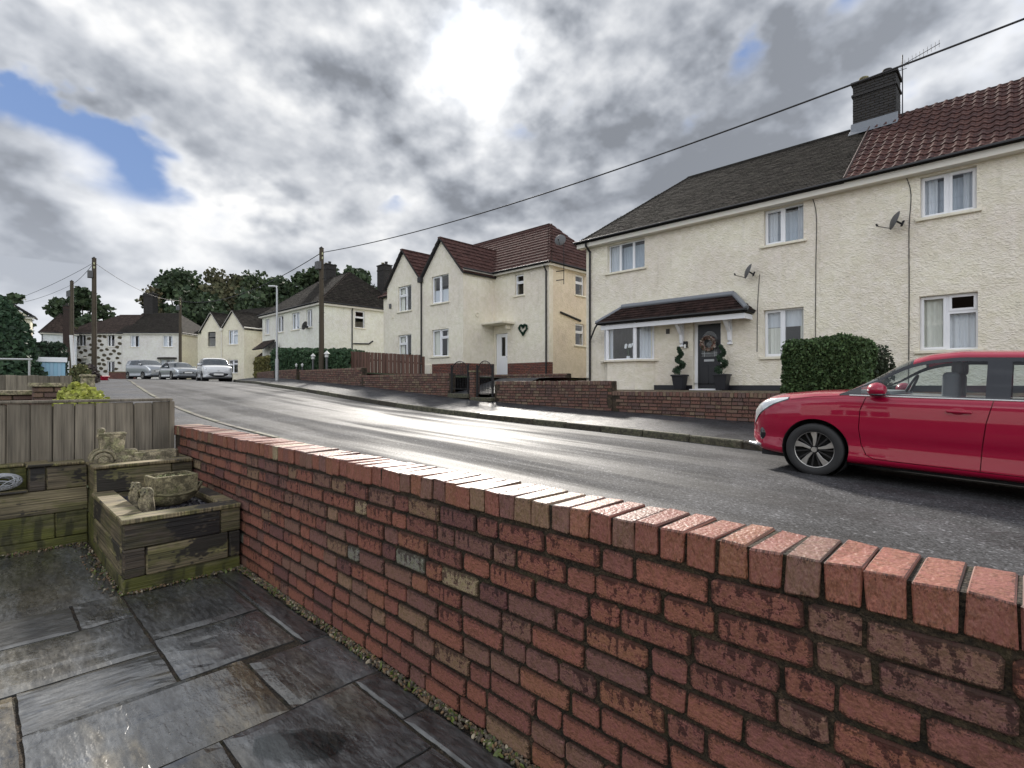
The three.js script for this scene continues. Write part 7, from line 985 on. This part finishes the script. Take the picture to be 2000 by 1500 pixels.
  const ri = R * 0.70, sp = (a0, list, dep) => { const e = slab(list.map(([r, a]) => [r * ri * Math.cos(a0 + a), r * ri * Math.sin(a0 + a)]), dep, [], 0.003); return e; };
  M.alloy ||= std({ color: lin(0.55, 0.54, 0.52), metalness: 0.85, roughness: 0.3 }); M.alloyDark ||= std({ color: lin(0.06, 0.058, 0.06), metalness: 0.6, roughness: 0.35 });
  const rimLip = flat(new THREE.TorusGeometry(ri * 0.985, 0.008, 8, 48)), dishG = flat(new THREE.CylinderGeometry(ri, ri, 0.02, 32).rotateX(Math.PI / 2).translate(0, 0, -0.07)), barrel = flat(new THREE.CylinderGeometry(ri * 0.99, ri * 0.99, 0.15, 36, 1, true).rotateX(Math.PI / 2).translate(0, 0, -0.06)), hub = flat(new THREE.CylinderGeometry(0.03, 0.034, 0.02, 20).rotateX(Math.PI / 2).translate(0, 0, 0.004));
  const paddles = [], thins = []; for (let i = 0; i < 5; i++) { const a = i * Math.PI * 2 / 5 + 0.1 + Math.PI / 2; paddles.push(sp(a, [[0.2, -0.25], [0.5, -0.27], [0.97, -0.22], [0.975, 0.14], [0.6, 0.06], [0.34, 0.12], [0.2, 0.25]], 0.024)); for (const q of [0.42, 0.86]) thins.push(sp(a, [[0.2, q - 0.12 + 0.2 * (0.64 - q)], [0.97, q - 0.045], [0.97, q + 0.045], [0.2, q + 0.12 + 0.2 * (0.64 - q)]], 0.02).translate(0, 0, -0.008)); }
  for (const x of wx) for (const z of [1, -1]) { const w = part('wheel', tg, M.rubber, C); w.position.set(x, R, z * (hw - 0.095)); if (z < 0) w.rotation.y = Math.PI; const ow = (gg, m, nm) => { const q = part(nm, gg, m, w); q.position.z = 0.062; }; ow(rimLip, M.alloy, 'rim'); ow([dishG, barrel], M.archBlack, 'wheel_disc'); ow(paddles, M.alloy, 'spokes'); ow(thins, M.alloyDark, 'spokes'); ow(hub, M.alloy, 'hub_cap'); }
  return C;
}
const paintOf = (r, g, b, metal = 0.25) => phys({ color: lin(r, g, b), roughness: 0.45, metalness: metal, specularIntensity: 0.4, clearcoat: 1, clearcoatRoughness: 0.03 });
{
  const sN = 2.53, s1 = sN - 0.775, s2 = s1 - 2.45, y1 = roadSurf(s1, 0.8), y2 = roadSurf(s2, 0.8), sl = Math.atan2(y1 - y2, 2.45), hwid = 0.8675, tc = 6.83 + hwid;
  const c = car({ label: 'glossy crimson red hatchback with black pillars parked at the kerb', pos: W(sN, y1 + 0.775 * Math.tan(sl), tc), turn: 0, L: 3.84, W: 1.735, H: 1.495, paint: paintOf(0.31, 0.0, 0.03, 0), fine: 1.6, fog: true, strip: true, handles: [2.05, 3.0], handleY: 0.845, grille: { y: 0.46, h: 0.16, w: 0.5 },
    grooves: [[[1.26, 0.945], [1.215, 0.8], [1.21, 0.6], [1.235, 0.42], [1.29, 0.31], [1.36, 0.275]], [[2.30, 0.97], [2.255, 0.75], [2.235, 0.5], [2.23, 0.27]], [[1.36, 0.275], [2.23, 0.268]], [[2.23, 0.268], [2.9, 0.272]], [[0.5, 0.875], [0.75, 0.925], [1.1, 0.958]], [[0.155, 0.60], [0.26, 0.55], [0.34, 0.42], [0.41, 0.36]]] });
  c.rotation.z = -sl;
  const P = (px, Z, dy = 0) => { const X = (px - 1000) / 1020, s = 0.6987 * Z - 0.7158 * X * Z, t = 0.7158 * Z + 0.6987 * X * Z; return W(s, roadSurf(s, clamp((t - nearT(s)) / (farT(s) - nearT(s)))) + dy, t); };
  M.farGlass = phys({ color: lin(0.16, 0.2, 0.24), transmission: 0.75, thickness: 0, roughness: 0.03, side: THREE.DoubleSide });
  // a car whose nose points back along the road: its tail lies further on
  const head = (deg) => Math.PI - deg * Math.PI / 180;
  car({ label: 'white three-door hatchback with a dark oval grille parked at the bend', pos: P(427, 31.5), glass: M.farGlass, turn: head(8.5), L: 3.62, W: 1.66, H: 1.5, paint: paintOf(0.62, 0.63, 0.64, 0), headlamp: { x: [0.1, 0.52], lo: [0.60, 0.70], hi: [0.69, 0.735] }, grille: { y: 0.42, h: 0.15, w: 0.62 }, badge: 0.64, R: 0.29 });
  car({ label: 'silver saloon car with a rounded grille parked between van and white hatchback', pos: P(368, 40), glass: M.farGlass, turn: head(-2), L: 4.7, W: 1.85, H: 1.46, paint: paintOf(0.30, 0.32, 0.34, 0.5), roof: [[1.15, 0.97], [1.3, 1.04], [1.55, 1.2], [1.8, 1.36], [2.0, 1.44], [2.3, 1.488], [2.7, 1.47], [3.05, 1.38], [3.35, 1.18], [3.5, 1.0]], wsEnd: 2.35, rearStart: 3.6, doors: [1.8, 2.7, 2.8, 3.7], grille: { y: 0.56, h: 0.12, w: 0.4 }, badge: 0.74, mirrorX: 1.6, R: 0.33 });
  car({ label: 'tall silver van-like people carrier, last of the cars parked by the white house', pos: P(310, 46.5), glass: M.farGlass, turn: head(-13), L: 4.4, W: 1.85, H: 1.8, hood: 0.08, paint: paintOf(0.30, 0.32, 0.35, 0.5), roof: [[0.8, 0.97], [0.95, 1.06], [1.2, 1.2], [1.5, 1.36], [1.65, 1.42], [1.9, 1.445], [2.7, 1.45], [3.4, 1.44], [3.7, 1.42], [3.8, 1.05]], wsEnd: 1.85, rearStart: 4.28, doors: [1.25, 2.2, 2.35, 3.4], cPaint: true, grille: { y: 0.72, h: 0.07, w: 0.45 }, badge: 0.72, mirrorX: 1.15, R: 0.32 });
}
renderer.render(scene, camera);
